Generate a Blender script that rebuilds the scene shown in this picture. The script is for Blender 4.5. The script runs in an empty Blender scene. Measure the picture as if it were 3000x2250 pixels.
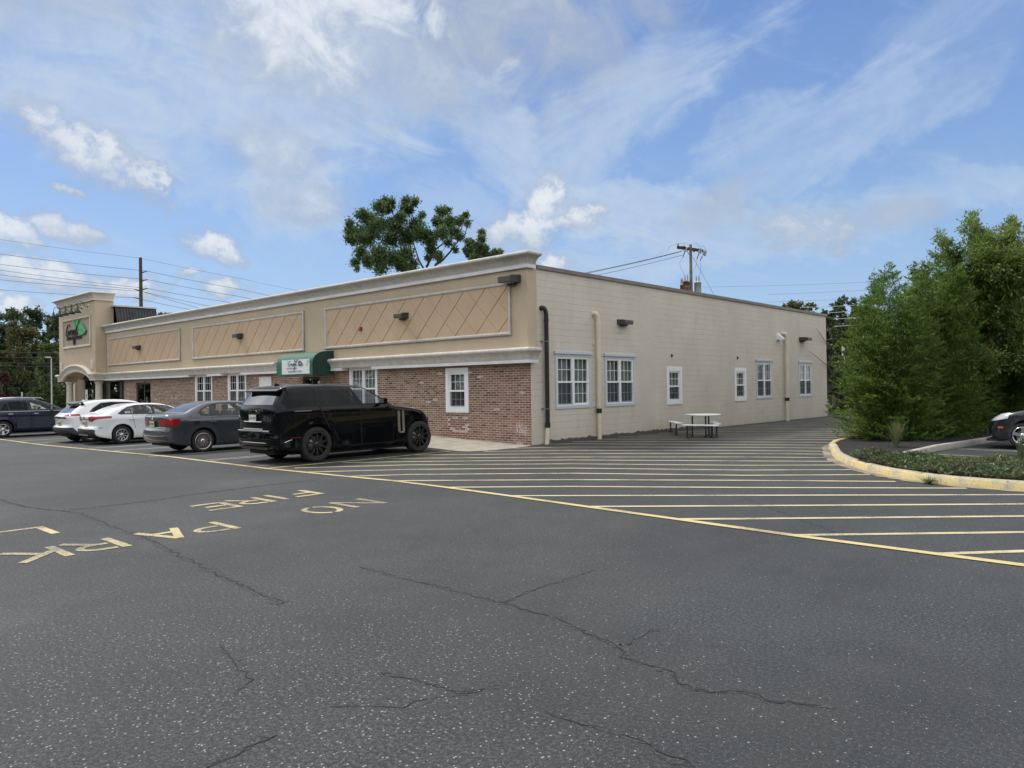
import bpy, bmesh, math, random
import numpy as np
from mathutils import Vector, Matrix, geometry
R = math.radians
scn = bpy.context.scene
col = scn.collection

# ------------------------------------------------------------------ camera
cd = bpy.data.cameras.new('camera'); cam = bpy.data.objects.new('camera', cd); col.objects.link(cam)
fw = Vector((-0.67400913, 0.73871473, 0.00349921)); rt = Vector((0.73861282, 0.67398284, -0.01407943)); up = Vector((0.01275909, 0.0069051, 0.99989476))
m = Matrix((rt, up, -fw)).transposed().to_4x4(); m.translation = Vector((14.28972, -16.48095, 1.72))
cam.matrix_world = m
cd.sensor_width = 36.0; cd.lens = 36.0 * 2189.35 / 3000.0
cd.clip_start = 0.1; cd.clip_end = 6000
scn.camera = cam

# ------------------------------------------------------------------ light
SUN_AZ = -100.0      # degrees clockwise from +Y (negative = towards -X)
SUN_EL = 52.0
scn.view_settings.view_transform = 'Standard'; scn.view_settings.look = 'None'
scn.view_settings.gamma = 1; scn.view_settings.use_curve_mapping = False
scn.view_settings.exposure = 0.68
sd = bpy.data.lights.new('sun', 'SUN'); sun = bpy.data.objects.new('sun', sd); col.objects.link(sun)
sd.energy = 2.0; sd.angle = R(10); sd.color = (1.0, 0.93, 0.83)
sdir = Vector((math.sin(R(SUN_AZ)) * math.cos(R(SUN_EL)), math.cos(R(SUN_AZ)) * math.cos(R(SUN_EL)), math.sin(R(SUN_EL))))
sun.rotation_euler = sdir.to_track_quat('Z', 'Y').to_euler(); sun.location = sdir * 60

# ------------------------------------------------------------------ node helpers
class NT:
    def __init__(s, tree): s.t = tree; s.n = tree.nodes; s.l = tree.links
    def new(s, typ, **kw):
        nd = s.n.new(typ)
        for k, v in kw.items(): setattr(nd, k, v)
        return nd
    def put(s, sock, v):
        if isinstance(v, bpy.types.NodeSocket): s.l.new(v, sock)
        elif v is not None:
            if hasattr(sock, 'default_value'):
                dv = sock.default_value
                if hasattr(dv, '__len__') and not hasattr(v, '__len__'): v = [v] * len(dv)
                if hasattr(dv, '__len__') and len(dv) == 4 and len(v) == 3: v = (*v, 1)
                sock.default_value = v
    def math(s, op, a, b=None, c=None, clamp=False):
        nd = s.new('ShaderNodeMath', operation=op, use_clamp=clamp)
        s.put(nd.inputs[0], a); s.put(nd.inputs[1], b)
        if c is not None: s.put(nd.inputs[2], c)
        return nd.outputs[0]
    def vmath(s, op, a, b=None):
        nd = s.new('ShaderNodeVectorMath', operation=op); s.put(nd.inputs[0], a); s.put(nd.inputs[1], b)
        return nd.outputs[0] if op not in ('LENGTH', 'DOT_PRODUCT') else nd.outputs[1]
    def mix(s, f, a, b, blend='MIX'):
        nd = s.new('ShaderNodeMix', data_type='RGBA', blend_type=blend)
        s.put(nd.inputs[0], f); s.put(nd.inputs[6], a); s.put(nd.inputs[7], b); return nd.outputs[2]
    def noise(s, vec, scale, detail=3, rough=0.55, dist=0, w=None):
        nd = s.new('ShaderNodeTexNoise'); s.put(nd.inputs['Vector'], vec); nd.inputs['Scale'].default_value = scale
        nd.inputs['Detail'].default_value = detail; nd.inputs['Roughness'].default_value = rough; nd.inputs['Distortion'].default_value = dist
        return nd.outputs['Fac']
    def ramp(s, f, lo, hi, a=0.0, b=1.0, smooth=True):
        nd = s.new('ShaderNodeMapRange', interpolation_type='SMOOTHSTEP' if smooth else 'LINEAR')
        s.put(nd.inputs[0], f); nd.inputs[1].default_value = lo; nd.inputs[2].default_value = hi
        nd.inputs[3].default_value = a; nd.inputs[4].default_value = b; return nd.outputs[0]
    def sep(s, v):
        nd = s.new('ShaderNodeSeparateXYZ'); s.put(nd.inputs[0], v); return nd.outputs
    def comb(s, x, y, z):
        nd = s.new('ShaderNodeCombineXYZ'); s.put(nd.inputs[0], x); s.put(nd.inputs[1], y); s.put(nd.inputs[2], z); return nd.outputs[0]
    def obj(s): return s.new('ShaderNodeTexCoord').outputs['Object']
    def bump(s, h, strength=0.3, dist=0.01):
        nd = s.new('ShaderNodeBump'); nd.inputs['Strength'].default_value = strength; nd.inputs['Distance'].default_value = dist
        s.put(nd.inputs['Height'], h); return nd.outputs[0]

MATS = {}
def mat(name, fn=None, color=(.5, .5, .5), rough=.6, metal=0.0, spec=0.5, **kw):
    if name in MATS: return MATS[name]
    m = bpy.data.materials.new(name); m.use_nodes = True
    t = NT(m.node_tree); b = m.node_tree.nodes['Principled BSDF']
    b.inputs['Base Color'].default_value = (*color, 1); b.inputs['Roughness'].default_value = rough
    b.inputs['Metallic'].default_value = metal; b.inputs['Specular IOR Level'].default_value = spec
    for k, v in kw.items(): b.inputs[k.replace('_', ' ')].default_value = v
    if fn: fn(t, b)
    MATS[name] = m; return m

def varied(c1, c2, scale=3, rough=.7, bump=0.0, bscale=40, detail=4, lo=.35, hi=.65, **kw):
    def fn(t, b):
        o = t.obj(); f = t.ramp(t.noise(o, scale, detail), lo, hi)
        t.put(b.inputs['Base Color'], t.mix(f, c1, c2)); b.inputs['Roughness'].default_value = rough
        if bump: t.put(b.inputs['Normal'], t.bump(t.noise(o, bscale, 3), bump, .01))
    return fn

# ------------------------------------------------------------------ world: physical sky with clouds at real directions, plus a bright veil added out of view
w = bpy.data.worlds.new('World'); scn.world = w; w.use_nodes = True
t = NT(w.node_tree); bg = w.node_tree.nodes['Background']
sky = t.new('ShaderNodeTexSky', sky_type='NISHITA'); sky.sun_disc = False
sky.sun_elevation = R(SUN_EL); sky.sun_rotation = R(SUN_AZ); sky.altitude = 50; sky.air_density = 1.0; sky.dust_density = 1.0; sky.ozone_density = 2.5
bg.inputs['Strength'].default_value = 0.10
tc = t.new('ShaderNodeTexCoord').outputs['Generated']
d = t.vmath('NORMALIZE', tc); dx, dy, dz = t.sep(d)
az = t.math('MULTIPLY', t.math('ARCTAN2', dx, dy), 57.29578)
el = t.math('MULTIPLY', t.math('ARCSINE', dz), 57.29578)
pz = t.math('ADD', t.math('MAXIMUM', dz, 0.0), 0.16)
plane = t.comb(t.math('DIVIDE', dx, pz), t.math('DIVIDE', dy, pz), 0.0)
ae = t.comb(az, el, 0.0)
n_fine = t.noise(ae, 0.42, 8, .62, .5)
n_mid = t.noise(ae, 0.13, 6, .58, .4)
n_mid2 = t.noise(t.vmath('ADD', ae, (37, 11, 3)), 0.2, 7, .62, 1.2)
# cirrus: stretched streaks
def streak(angle, sx, sy, off, sc, dist=1.0):
    mp = t.new('ShaderNodeMapping'); t.put(mp.inputs[0], ae); mp.inputs['Rotation'].default_value = (0, 0, R(angle))
    mp2 = t.new('ShaderNodeMapping'); t.put(mp2.inputs[0], mp.outputs[0]); mp2.inputs['Scale'].default_value = (sx, sy, 1); mp2.inputs['Location'].default_value = (off, off * .7, 0)
    return t.noise(mp2.outputs[0], sc, 7, .6, dist)
def warpfield(scale, det):
    nd = t.new('ShaderNodeTexNoise'); t.put(nd.inputs['Vector'], ae); nd.inputs['Scale'].default_value = scale; nd.inputs['Detail'].default_value = det; nd.inputs['Roughness'].default_value = .6
    return t.sep(nd.outputs['Color'])
w1 = warpfield(.085, 5); w2 = warpfield(.42, 5)
def warp(amp1, amp2, k): return t.math('ADD', t.math('MULTIPLY', t.math('SUBTRACT', w1[k], .5), amp1), t.math('MULTIPLY', t.math('SUBTRACT', w2[k], .5), amp2))
azw = t.math('ADD', az, warp(20, 3.5, 0)); elw = t.math('ADD', el, warp(9, 2.5, 1)); azc = t.math('ADD', az, warp(0, 4.2, 0)); elc = t.math('ADD', el, warp(0, 2.6, 1))
def gauss(a0, e0, wa, we, rot=0.0, soft=False):
    c, s_ = math.cos(R(rot)), math.sin(R(rot))
    da = t.math('SUBTRACT', azw if soft else azc, a0); de = t.math('SUBTRACT', elw if soft else elc, e0)
    u = t.math('DIVIDE', t.math('ADD', t.math('MULTIPLY', da, c), t.math('MULTIPLY', de, s_)), wa)
    v = t.math('DIVIDE', t.math('SUBTRACT', t.math('MULTIPLY', de, c), t.math('MULTIPLY', da, s_)), we)
    return t.math('ADD', t.math('MULTIPLY', u, u), t.math('MULTIPLY', v, v)), v
def fall(r2, lo=1.0, hi=0.0): return t.ramp(r2, hi, lo, 1.0, 0.0)
def mx(*a):
    o = a[0]
    for b_ in a[1:]: o = t.math('MAXIMUM', o, b_)
    return o
def veilmask(a0, e0, wa, we, rot, hard=0.0): return t.ramp(gauss(a0, e0, wa, we, rot, True)[0], 1.25, hard)
st1 = streak(24, .14, .55, 5, .42, 1.4); st2 = streak(-24, .12, .50, 21, .42, 1.6); st3 = streak(10, .2, .5, 13, .5, 1.5)
wisp = t.math('SUBTRACT', n_mid2, .5)
def layer(mask, tex, lo, hi, amt):        # soft sheet whose edge is torn by the texture
    return t.math('MULTIPLY', t.math('MULTIPLY', t.ramp(t.math('ADD', mask, t.math('MULTIPLY', t.math('SUBTRACT', tex, .5), 1.6)), lo, hi + .15), amt), t.ramp(t.math('ADD', t.math('MULTIPLY', tex, .6), t.math('MULTIPLY', n_fine, .4)), .30, .66, .45, 1.1))
cir = mx(layer(veilmask(-70, 23.5, 26, 9.5, -6), st3, .05, .70, .88), layer(veilmask(-57, 24, 14, 9, -10), n_mid, .1, .8, .8),
         layer(veilmask(-59.5, 15.2, 7.5, 5.6, -20), n_mid2, .15, .95, .88), layer(veilmask(-65.5, 16.0, 7.5, 3.4, -22), n_mid2, .2, 1.0, .6),
         layer(veilmask(-44, 18.5, 9, 4.0, -30), st1, .05, .8, .85), layer(veilmask(-36, 14.0, 13, 2.8, -25), st1, .05, .8, .9), layer(veilmask(-44, 12.5, 10, 2.5, -22), st1, .2, 1.0, .45),
         layer(veilmask(-33, 20, 13, 5.0, 22), st2, .15, .9, .7), layer(veilmask(-20, 16.5, 16, 3.8, 24), st2, .15, .95, .55), layer(veilmask(-22, 11, 24, 2.6, 3), st3, .1, .9, .62), layer(veilmask(-12, 22, 9, 5, 30), st2, .3, 1.1, .35))
cir = t.math('ADD', cir, t.math('MULTIPLY', t.ramp(el, 15, 0, 0, 1), .28), clamp=True)      # pale air near the horizon
added_veil = t.math('MAXIMUM', t.ramp(el, 27, 42), t.ramp(t.math('ABSOLUTE', t.math('ADD', az, 42.0)), 40, 62))  # bright cloud cover added outside the view to light the scene
added_veil = t.math('MULTIPLY', added_veil, t.ramp(t.noise(t.vmath('ADD', plane, (5, 5, 0)), 1.1, 6, .6, .5), .30, .62, .35, .95))
grad = t.mix(t.ramp(el, -1, 26, smooth=False), (2.35, 3.6, 4.95), (.98, 1.80, 3.75))
skyc = t.mix(.78, t.mix(1.0, sky.outputs[0], (0.96, 1.02, 1.22), 'MULTIPLY'), grad)
skyc = t.mix(cir, skyc, (3.25, 3.95, 4.95))
# cumulus: az, el, half width, half height, tilt, softness, brightness
CU = [(-58.0, 24.6, 6.5, 3.4, -14, .95, 1.0), (-53.5, 26.4, 6, 2.6, -4, 1.0, .95), (-44.5, 26.5, 11, 5.6, 0, .9, .47), (-50, 22.6, 6.5, 2.0, -6, 1.1, .55), (-42.5, 22.0, 2.2, 1.6, 0, 1.1, .75),
      (-71.8, 15.8, 3.9, 1.35, -26, .6, .95), (-74.6, 17.0, 1.3, .6, -20, .7, .85), (-68.2, 14.2, 1.9, 1.1, -34, .7, .85), (-59.4, 17.0, 2.6, 1.5, -10, 1.2, .80), (-57.6, 13.6, 2.6, 1.3, 0, 1.2, .74),
      (-63.9, 10.2, 2.1, .95, -12, .45, .97), (-40.8, 12.1, 3.0, 1.3, 8, .45, .98), (-39.7, 13.6, 1.5, 1.9, -14, .45, 1.05), (-37.0, 12.7, 1.3, .85, 0, .45, .98),
      (-43.0, 11.6, 1.9, .8, 0, .6, .85), (-20.9, 10.9, 2.9, 1.35, -8, .75, .72), (-27.0, 12.8, 2.6, 1.4, 20, 1.2, .42), (-39.2, 9.5, 1.3, .75, 0, .5, .95),
      (-76.3, 10.3, 2.0, .95, -12, .5, 1.0), (-73.2, 10.6, 1.8, .6, -14, .9, .8), (-74.8, 7.8, 3.0, 1.05, -6, .55, .97), (-69.6, 7.4, 2.2, .75, 0, .65, .9), (-63.4, 7.4, 1.5, .6, 8, .55, .9),
      (-65.8, 8.0, .8, .3, 0, .6, .8), (-76.5, 5.5, 1.5, .8, 0, .5, 1.0), (-16, 11.2, 3.0, .8, 0, 1.2, .48), (-73.2, 13.2, .8, .35, 0, .8, .7), (-76, 26, 6, 3, 0, 1.2, .62)]
den = None; br = None
n_f2 = t.noise(t.vmath('MULTIPLY', ae, (1, 1.25, 1)), 1.1, 8, .62, .25)
edge = t.math('ADD', t.math('MULTIPLY', t.math('SUBTRACT', n_fine, .5), 2.6), t.math('MULTIPLY', t.math('SUBTRACT', n_f2, .5), 2.4))
for a0, e0, wa, we, ro, so, bb in CU:
    r2, v = gauss(a0, e0, wa * 1.35, we * 1.35, ro)
    dd = t.ramp(t.math('ADD', r2, t.math('MULTIPLY', edge if so < .85 else t.math('MULTIPLY', t.math('SUBTRACT', n_mid2, .5), 3.0), .62 if so < .62 else 1.0)), .10 - so * .6, .95 + so * .6, 1.0, 0.0)
    lit = t.math('MULTIPLY', dd, t.ramp(t.math('ADD', v, t.math('MULTIPLY', edge, .9)), -1.3, .7, bb * .62, bb))
    dd = t.math('MULTIPLY', dd, .72 if so > 1.0 else (.88 if so > .7 else .97))
    den = dd if den is None else t.math('MAXIMUM', den, dd)
    br = lit if br is None else t.math('MAXIMUM', br, lit)
cc = t.mix(t.ramp(br, .25, 1.0), (2.6, 3.05, 3.75), (5.1, 5.35, 5.65))
final = t.mix(added_veil, t.mix(den, skyc, cc), (10.2, 10.1, 9.9))
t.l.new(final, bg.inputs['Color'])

# ------------------------------------------------------------------ object helpers
def tag(o, label=None, cat=None, group=None, kind=None):
    if label: o['label'] = label
    if cat: o['category'] = cat
    if group: o['group'] = group
    if kind: o['kind'] = kind
    return o
def thing(name, label, cat, loc=(0, 0, 0), rz=0.0, group=None):
    o = bpy.data.objects.new(name, None); col.objects.link(o); o.location = loc; o.rotation_euler = (0, 0, rz); o.empty_display_size = .2
    return tag(o, label, cat, group)
def copy_tree(o, parent=None):
    c = o.copy(); col.objects.link(c)
    if parent: c.parent = parent
    for ch in o.children: copy_tree(ch, c)
    return c

class MB:
    def __init__(s): s.v = []; s.f = []; s.mi = []; s.sm = []; s.cm = 0; s.smooth = False
    def add(s, vs, fs, smooth=None):
        o = len(s.v); s.v += [tuple(v) for v in vs]
        for f in fs: s.f.append(tuple(i + o for i in f)); s.mi.append(s.cm); s.sm.append(s.smooth if smooth is None else smooth)
        return s
    def box(s, x0, x1, y0, y1, z0, z1):
        if x0 > x1: x0, x1 = x1, x0
        if y0 > y1: y0, y1 = y1, y0
        if z0 > z1: z0, z1 = z1, z0
        v = [(x, y, z) for z in (z0, z1) for y in (y0, y1) for x in (x0, x1)]
        return s.add(v, [(0, 2, 3, 1), (4, 5, 7, 6), (0, 1, 5, 4), (2, 6, 7, 3), (0, 4, 6, 2), (1, 3, 7, 5)])
    def cyl(s, a, b, r0, r1=None, n=12, caps=True):
        a = Vector(a); b = Vector(b); r1 = r0 if r1 is None else r1
        d_ = (b - a).normalized(); q = d_.to_track_quat('Z', 'Y'); vs = []
        for p, r in ((a, r0), (b, r1)):
            for i in range(n):
                an = 2 * math.pi * i / n; vs.append(p + q @ Vector((math.cos(an) * r, math.sin(an) * r, 0)))
        fs = [(i, (i + 1) % n, n + (i + 1) % n, n + i) for i in range(n)]
        s.add(vs, fs, True)
        if caps: s.add(vs, [tuple(range(n - 1, -1, -1)), tuple(range(n, 2 * n))], False)
        return s
    def tube(s, pts, rad, n=8, caps=True):
        pts = [Vector(p) for p in pts]; rr = rad if hasattr(rad, '__len__') else [rad] * len(pts)
        vs = []; prev = None
        for i, p in enumerate(pts):
            a = pts[max(i - 1, 0)]; b = pts[min(i + 1, len(pts) - 1)]; d_ = (b - a).normalized()
            if prev is None: ux = d_.orthogonal().normalized()
            else: ux = (prev - d_ * prev.dot(d_)).normalized()
            prev = ux; uy = d_.cross(ux)
            for k in range(n):
                an = 2 * math.pi * k / n; vs.append(p + (ux * math.cos(an) + uy * math.sin(an)) * rr[i])
        fs = [(i * n + k, i * n + (k + 1) % n, (i + 1) * n + (k + 1) % n, (i + 1) * n + k) for i in range(len(pts) - 1) for k in range(n)]
        s.add(vs, fs, True)
        if caps: s.add(vs, [tuple(range(n - 1, -1, -1)), tuple(range((len(pts) - 1) * n, len(pts) * n))], False)
        return s
    def lathe(s, prof, c=(0, 0, 0), axis='Z', n=24):      # prof: (r, h)
        vs = []; c = Vector(c)
        for r, h in prof:
            for k in range(n):
                an = 2 * math.pi * k / n; a, b = math.cos(an) * r, math.sin(an) * r
                vs.append(c + (Vector((a, b, h)) if axis == 'Z' else Vector((a, h, b))))
        m_ = len(prof)
        fs = [(i * n + k, i * n + (k + 1) % n, (i + 1) * n + (k + 1) % n, (i + 1) * n + k) for i in range(m_ - 1) for k in range(n)]
        return s.add(vs, fs, True)
    def prism(s, poly, fn, d0, d1):      # poly 2D, fn(u,v,d)->3D
        n = len(poly); vs = [fn(u, v, d0) for u, v in poly] + [fn(u, v, d1) for u, v in poly]
        return s.add(vs, [tuple(range(n)), tuple(range(2 * n - 1, n - 1, -1))] + [(i, n + i, n + (i + 1) % n, (i + 1) % n) for i in range(n)])
    def build(s, name, mats, parent=None, bevel=0.0, recalc=True):
        me = bpy.data.meshes.new(name); me.from_pydata([tuple(v) for v in s.v], [], s.f)
        if not isinstance(mats, (list, tuple)): mats = [mats]
        for m_ in mats: me.materials.append(m_)
        me.polygons.foreach_set('material_index', s.mi); me.polygons.foreach_set('use_smooth', s.sm)
        if recalc or bevel:
            bm = bmesh.new(); bm.from_mesh(me)
            if recalc: bmesh.ops.recalc_face_normals(bm, faces=bm.faces)
            bm.to_mesh(me); bm.free()
        o = bpy.data.objects.new(name, me); col.objects.link(o)
        if parent: o.parent = parent
        if bevel:
            md = o.modifiers.new('bevel', 'BEVEL'); md.width = bevel; md.segments = 2; md.limit_method = 'ANGLE'; md.angle_limit = R(40)
        return o

def gz(x, y):
    z = 0.0
    if x < -5.5: z = -.0125 * min(-x - 5.5, 10.5)
    if y > 0 and x > -0.5: z -= .0042 * min(y, 24)
    return z

exec_parts = []
# ------------------------------------------------------------------ materials
def f_asphalt(t, b):
    o = t.obj(); x, y, z = t.sep(o)
    big = t.noise(o, .22, 4, .6); med = t.noise(o, 1.6, 4, .6); fine = t.noise(o, 42, 3, .7); grain = t.noise(o, 130, 2, .8)
    c = t.mix(t.ramp(big, .3, .7), (.020, .0225, .024), (.038, .041, .043))
    c = t.mix(t.math('MULTIPLY', t.ramp(med, .35, .7), .6), c, (.018, .021, .024))
    tone = t.ramp(t.noise(t.vmath('ADD', o, (3, 17, 0)), .30, 5, .62, .4), .34, .66, .38, 1.0)
    c = t.mix(t.math('MULTIPLY', t.ramp(fine, .42, .64), tone), c, (.080, .087, .090)); c = t.mix(t.math('MULTIPLY', t.ramp(grain, .50, .36), .95), c, (.008, .009, .010))
    vo = t.new('ShaderNodeTexVoronoi'); t.put(vo.inputs['Vector'], o); vo.inputs['Scale'].default_value = 55
    rnd = t.sep(vo.outputs['Color'])[0]
    # worn patch of exposed stone in the foreground
    wx = t.math('SUBTRACT', x, 10.9); wy = t.math('SUBTRACT', y, -15.4)
    rr = t.math('SQRT', t.math('ADD', t.math('MULTIPLY', t.math('DIVIDE', wx, 2.6), t.math('DIVIDE', wx, 2.6)), t.math('MULTIPLY', t.math('DIVIDE', wy, 2.6), t.math('DIVIDE', wy, 2.6))))
    worn = t.ramp(t.math('ADD', rr, t.math('MULTIPLY', med, .8)), 1.9, .7)
    dens = t.math('ADD', .010, t.math('MULTIPLY', worn, .13))
    spk = t.math('MULTIPLY', t.math('LESS_THAN', rnd, dens), t.ramp(vo.outputs['Distance'], .42, .25))
    tar = t.math('MULTIPLY', t.ramp(t.noise(t.vmath('MULTIPLY', o, (1, .35, 1)), .55, 5, .65, .6), .56, .70), .35); c = t.mix(tar, c, (.020, .023, .025))
    c = t.mix(t.math('MULTIPLY', t.ramp(t.noise(t.vmath('ADD', o, (31, 7, 0)), .33, 5, .65), .55, .75), .35), c, (.085, .09, .092))
    c = t.mix(t.math('MULTIPLY', spk, .65), c, (.36, .355, .33))
    vo2 = t.new('ShaderNodeTexVoronoi'); t.put(vo2.inputs['Vector'], o); vo2.inputs['Scale'].default_value = 120
    spk2 = t.math('MULTIPLY', t.math('LESS_THAN', t.sep(vo2.outputs['Color'])[1], .038), t.ramp(vo2.outputs['Distance'], .4, .3))
    c = t.mix(t.math('MULTIPLY', spk2, .55), c, (.30, .30, .29))
    t.put(b.inputs['Base Color'], c); b.inputs['Roughness'].default_value = .78; b.inputs['Specular IOR Level'].default_value = .35
    h = t.math('ADD', t.math('MULTIPLY', fine, .6), t.math('ADD', t.math('MULTIPLY', grain, .5), t.math('MULTIPLY', spk, .4)))
    t.put(b.inputs['Normal'], t.bump(h, .5, .010))
M_asph = mat('asphalt', f_asphalt)
def f_paint(c1, thr_lo=.56, thr_hi=.66, wear=.75):
    def fn(t, b):
        o = t.obj(); n1 = t.noise(o, 60, 3, .75); n2 = t.noise(o, 1.3, 4, .6)
        wv = t.math('ADD', n1, t.math('MULTIPLY', t.math('SUBTRACT', n2, .5), .7))
        c = t.mix(t.math('MULTIPLY', t.ramp(wv, thr_lo, thr_hi), wear), c1, (.085, .085, .083))
        t.put(b.inputs['Base Color'], c); b.inputs['Roughness'].default_value = .65
        t.put(b.inputs['Normal'], t.bump(n1, .3, .006))
    return fn
M_yel = mat('yellow_paint', f_paint((.50, .41, .19), .50, .66, .85))
M_letter = mat('worn_yellow_paint', f_paint((.46, .385, .19), .42, .60, .92))
M_pale = mat('pale_hatch_paint', f_paint((.50, .435, .255), .49, .67, .85))
M_white = mat('white_line_paint', f_paint((.36, .37, .37), .46, .62, .9))
M_faint = mat('faded_paint', f_paint((.16, .155, .135), .42, .60, 1.0))
M_crack = mat('crack', color=(.014, .014, .014), rough=.95)
M_conc = mat('sidewalk_concrete', varied((.255, .232, .195), (.33, .305, .262), 2.2, .85, .25, 60))
def f_curb_y(t, b):
    o = t.obj(); n = t.noise(o, 3.0, 6, .7); n2 = t.noise(o, 22, 5, .7)
    c = t.mix(t.ramp(n2, .35, .7), (.55, .45, .22), (.49, .38, .16))
    bare = t.ramp(t.math('ADD', t.math('ADD', n, t.math('MULTIPLY', t.ramp(t.sep(o)[2], .118, .142), .16)), t.math('MULTIPLY', t.math('SUBTRACT', n2, .5), .5)), .50, .62)
    c = t.mix(t.math('MULTIPLY', bare, .9), c, (.33, .30, .24)); c = t.mix(t.ramp(n2, .44, .32), c, (.13, .11, .08))
    t.put(b.inputs['Base Color'], c); b.inputs['Roughness'].default_value = .75; t.put(b.inputs['Normal'], t.bump(n2, .5, .01))
M_curby = mat('yellow_curb', f_curb_y)
def f_curb(t, b):
    o = t.obj(); n = t.noise(o, 2.5, 6, .7); n2 = t.noise(o, 30, 4, .7)
    c = t.mix(t.ramp(n, .3, .7), (.27, .25, .22), (.38, .36, .33)); c = t.mix(t.ramp(n2, .42, .3), c, (.14, .13, .11))
    t.put(b.inputs['Base Color'], c); b.inputs['Roughness'].default_value = .85; t.put(b.inputs['Normal'], t.bump(n2, .4, .01))
M_curb = mat('concrete_curb', f_curb)
def f_mulch(t, b):
    o = t.obj(); vo = t.new('ShaderNodeTexVoronoi'); t.put(vo.inputs['Vector'], t.vmath('MULTIPLY', o, (1, .5, 1))); vo.inputs['Scale'].default_value = 38
    c = t.mix(t.sep(vo.outputs['Color'])[0], (.005, .005, .006), (.020, .018, .018)); t.put(b.inputs['Base Color'], c); b.inputs['Roughness'].default_value = .9
    t.put(b.inputs['Normal'], t.bump(t.math('ADD', vo.outputs['Distance'], t.noise(o, 25, 4)), .9, .04))
M_mulch = mat('black_mulch', f_mulch)
M_grass = mat('far_grass', varied((.055, .085, .03), (.09, .11, .045), .35, .95, .3, 8))

def brick_vec(t, swap): # facade coords: swap 'x' -> (x,z) ; 'y' -> (y,z)
    x, y, z = t.sep(t.obj()); return t.comb(x if swap == 'x' else y, z, 0.0), x, y, z
def brick_node(t, v, c1, c2, mort, w_, h_, ms=.008, sm=.1, bias=0.0):
    nd = t.new('ShaderNodeTexBrick'); nd.offset = .5; t.put(nd.inputs['Vector'], v)
    for k, vv in (('Color1', c1), ('Color2', c2), ('Mortar', mort)): t.put(nd.inputs[k], vv)
    nd.inputs['Scale'].default_value = 1; nd.inputs['Mortar Size'].default_value = ms; nd.inputs['Mortar Smooth'].default_value = sm
    nd.inputs['Bias'].default_value = bias; nd.inputs['Brick Width'].default_value = w_; nd.inputs['Row Height'].default_value = h_
    return nd
def boxmask(t, a, b_, a0, a1, b0, b1, soft=.03):
    f = t.math('MULTIPLY', t.ramp(a, a0 - soft, a0 + soft), t.ramp(a, a1 + soft, a1 - soft))
    return t.math('MULTIPLY', f, t.math('MULTIPLY', t.ramp(b_, b0 - soft, b0 + soft), t.ramp(b_, b1 + soft, b1 - soft)))
def f_brick(t, b):
    v, x, y, z = brick_vec(t, 'x')
    v = t.vmath('ADD', v, t.vmath('MULTIPLY', t.new('ShaderNodeTexNoise').outputs['Color'], (0, 0, 0)))
    W_, H_ = .232, .0715
    wob = t.comb(t.math('MULTIPLY', t.math('SUBTRACT', t.noise(t.obj(), 9, 2), .5), .014), t.math('MULTIPLY', t.math('SUBTRACT', t.noise(t.obj(), 11, 2), .5), .012), 0.0)
    v = t.vmath('ADD', v, wob)
    br = brick_node(t, v, (0, 0, 0), (1, 1, 1), (0, 0, 0), W_, H_, .0095, .25)
    rnd = t.sep(br.outputs['Color'])[0]; fac = br.outputs['Fac']
    red = t.ramp(t.math('ADD', x, t.math('MULTIPLY', z, -1.2)), -6.5, -.5)
    base = t.mix(rnd, (.125, .072, .050), (.295, .180, .122))
    base = t.mix(t.math('MULTIPLY', red, .38), base, t.mix(rnd, (.18, .066, .056), (.30, .125, .105)))
    base = t.mix(t.math('MULTIPLY', t.ramp(t.noise(t.obj(), 30, 4, .7), .45, .75), .45), base, (.30, .20, .165))
    dark = t.math('LESS_THAN', t.math('FRACT', t.math('MULTIPLY', rnd, 17.31)), .07)
    base = t.mix(t.math('MULTIPLY', dark, .75), base, (.045, .028, .026))
    redpatch = boxmask(t, x, z, -3.75, -2.62, .0, .72); base = t.mix(t.math('MULTIPLY', redpatch, .6), base, (.19, .055, .05))
    mort = t.mix(t.ramp(t.noise(t.obj(), 4, 4), .35, .65), (.40, .325, .265), (.55, .475, .40))
    c = t.mix(fac, base, mort)
    # leftover white paint on single bricks
    f2 = t.math('FRACT', t.math('MULTIPLY', rnd, 41.7)); chip = t.noise(t.obj(), 26, 4, .8); mask = boxmask(t, x, z, -3.6, -2.6, .28, .80)
    zone = t.math('ADD', .007, t.math('MULTIPLY', mask, .34)); zone = t.math('ADD', zone, t.math('MULTIPLY', boxmask(t, x, z, -6.3, -3.6, .9, 2.0, .3), .012))
    wh = t.math('MULTIPLY', t.math('MULTIPLY', t.math('LESS_THAN', f2, zone), t.math('SUBTRACT', 1.0, fac)), t.ramp(chip, .46, .52))
    wh = t.math('MAXIMUM', wh, t.math('MULTIPLY', boxmask(t, x, z, -.62, -.18, .30, .62, .08), t.ramp(t.noise(t.vmath('MULTIPLY', t.obj(), (2.2, 1, .6)), 14, 6, .8), .50, .56)))
    c = t.mix(t.math('MULTIPLY', wh, .9), c, (.72, .70, .66))
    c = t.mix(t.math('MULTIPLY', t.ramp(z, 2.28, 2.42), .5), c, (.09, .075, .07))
    t.put(b.inputs['Base Color'], c); b.inputs['Roughness'].default_value = .88
    hgt = t.math('SUBTRACT', t.math('MULTIPLY', t.noise(t.obj(), 60, 4), .35), fac); t.put(b.inputs['Normal'], t.bump(hgt, .7, .008))
M_brick = mat('brick', f_brick)
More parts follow.
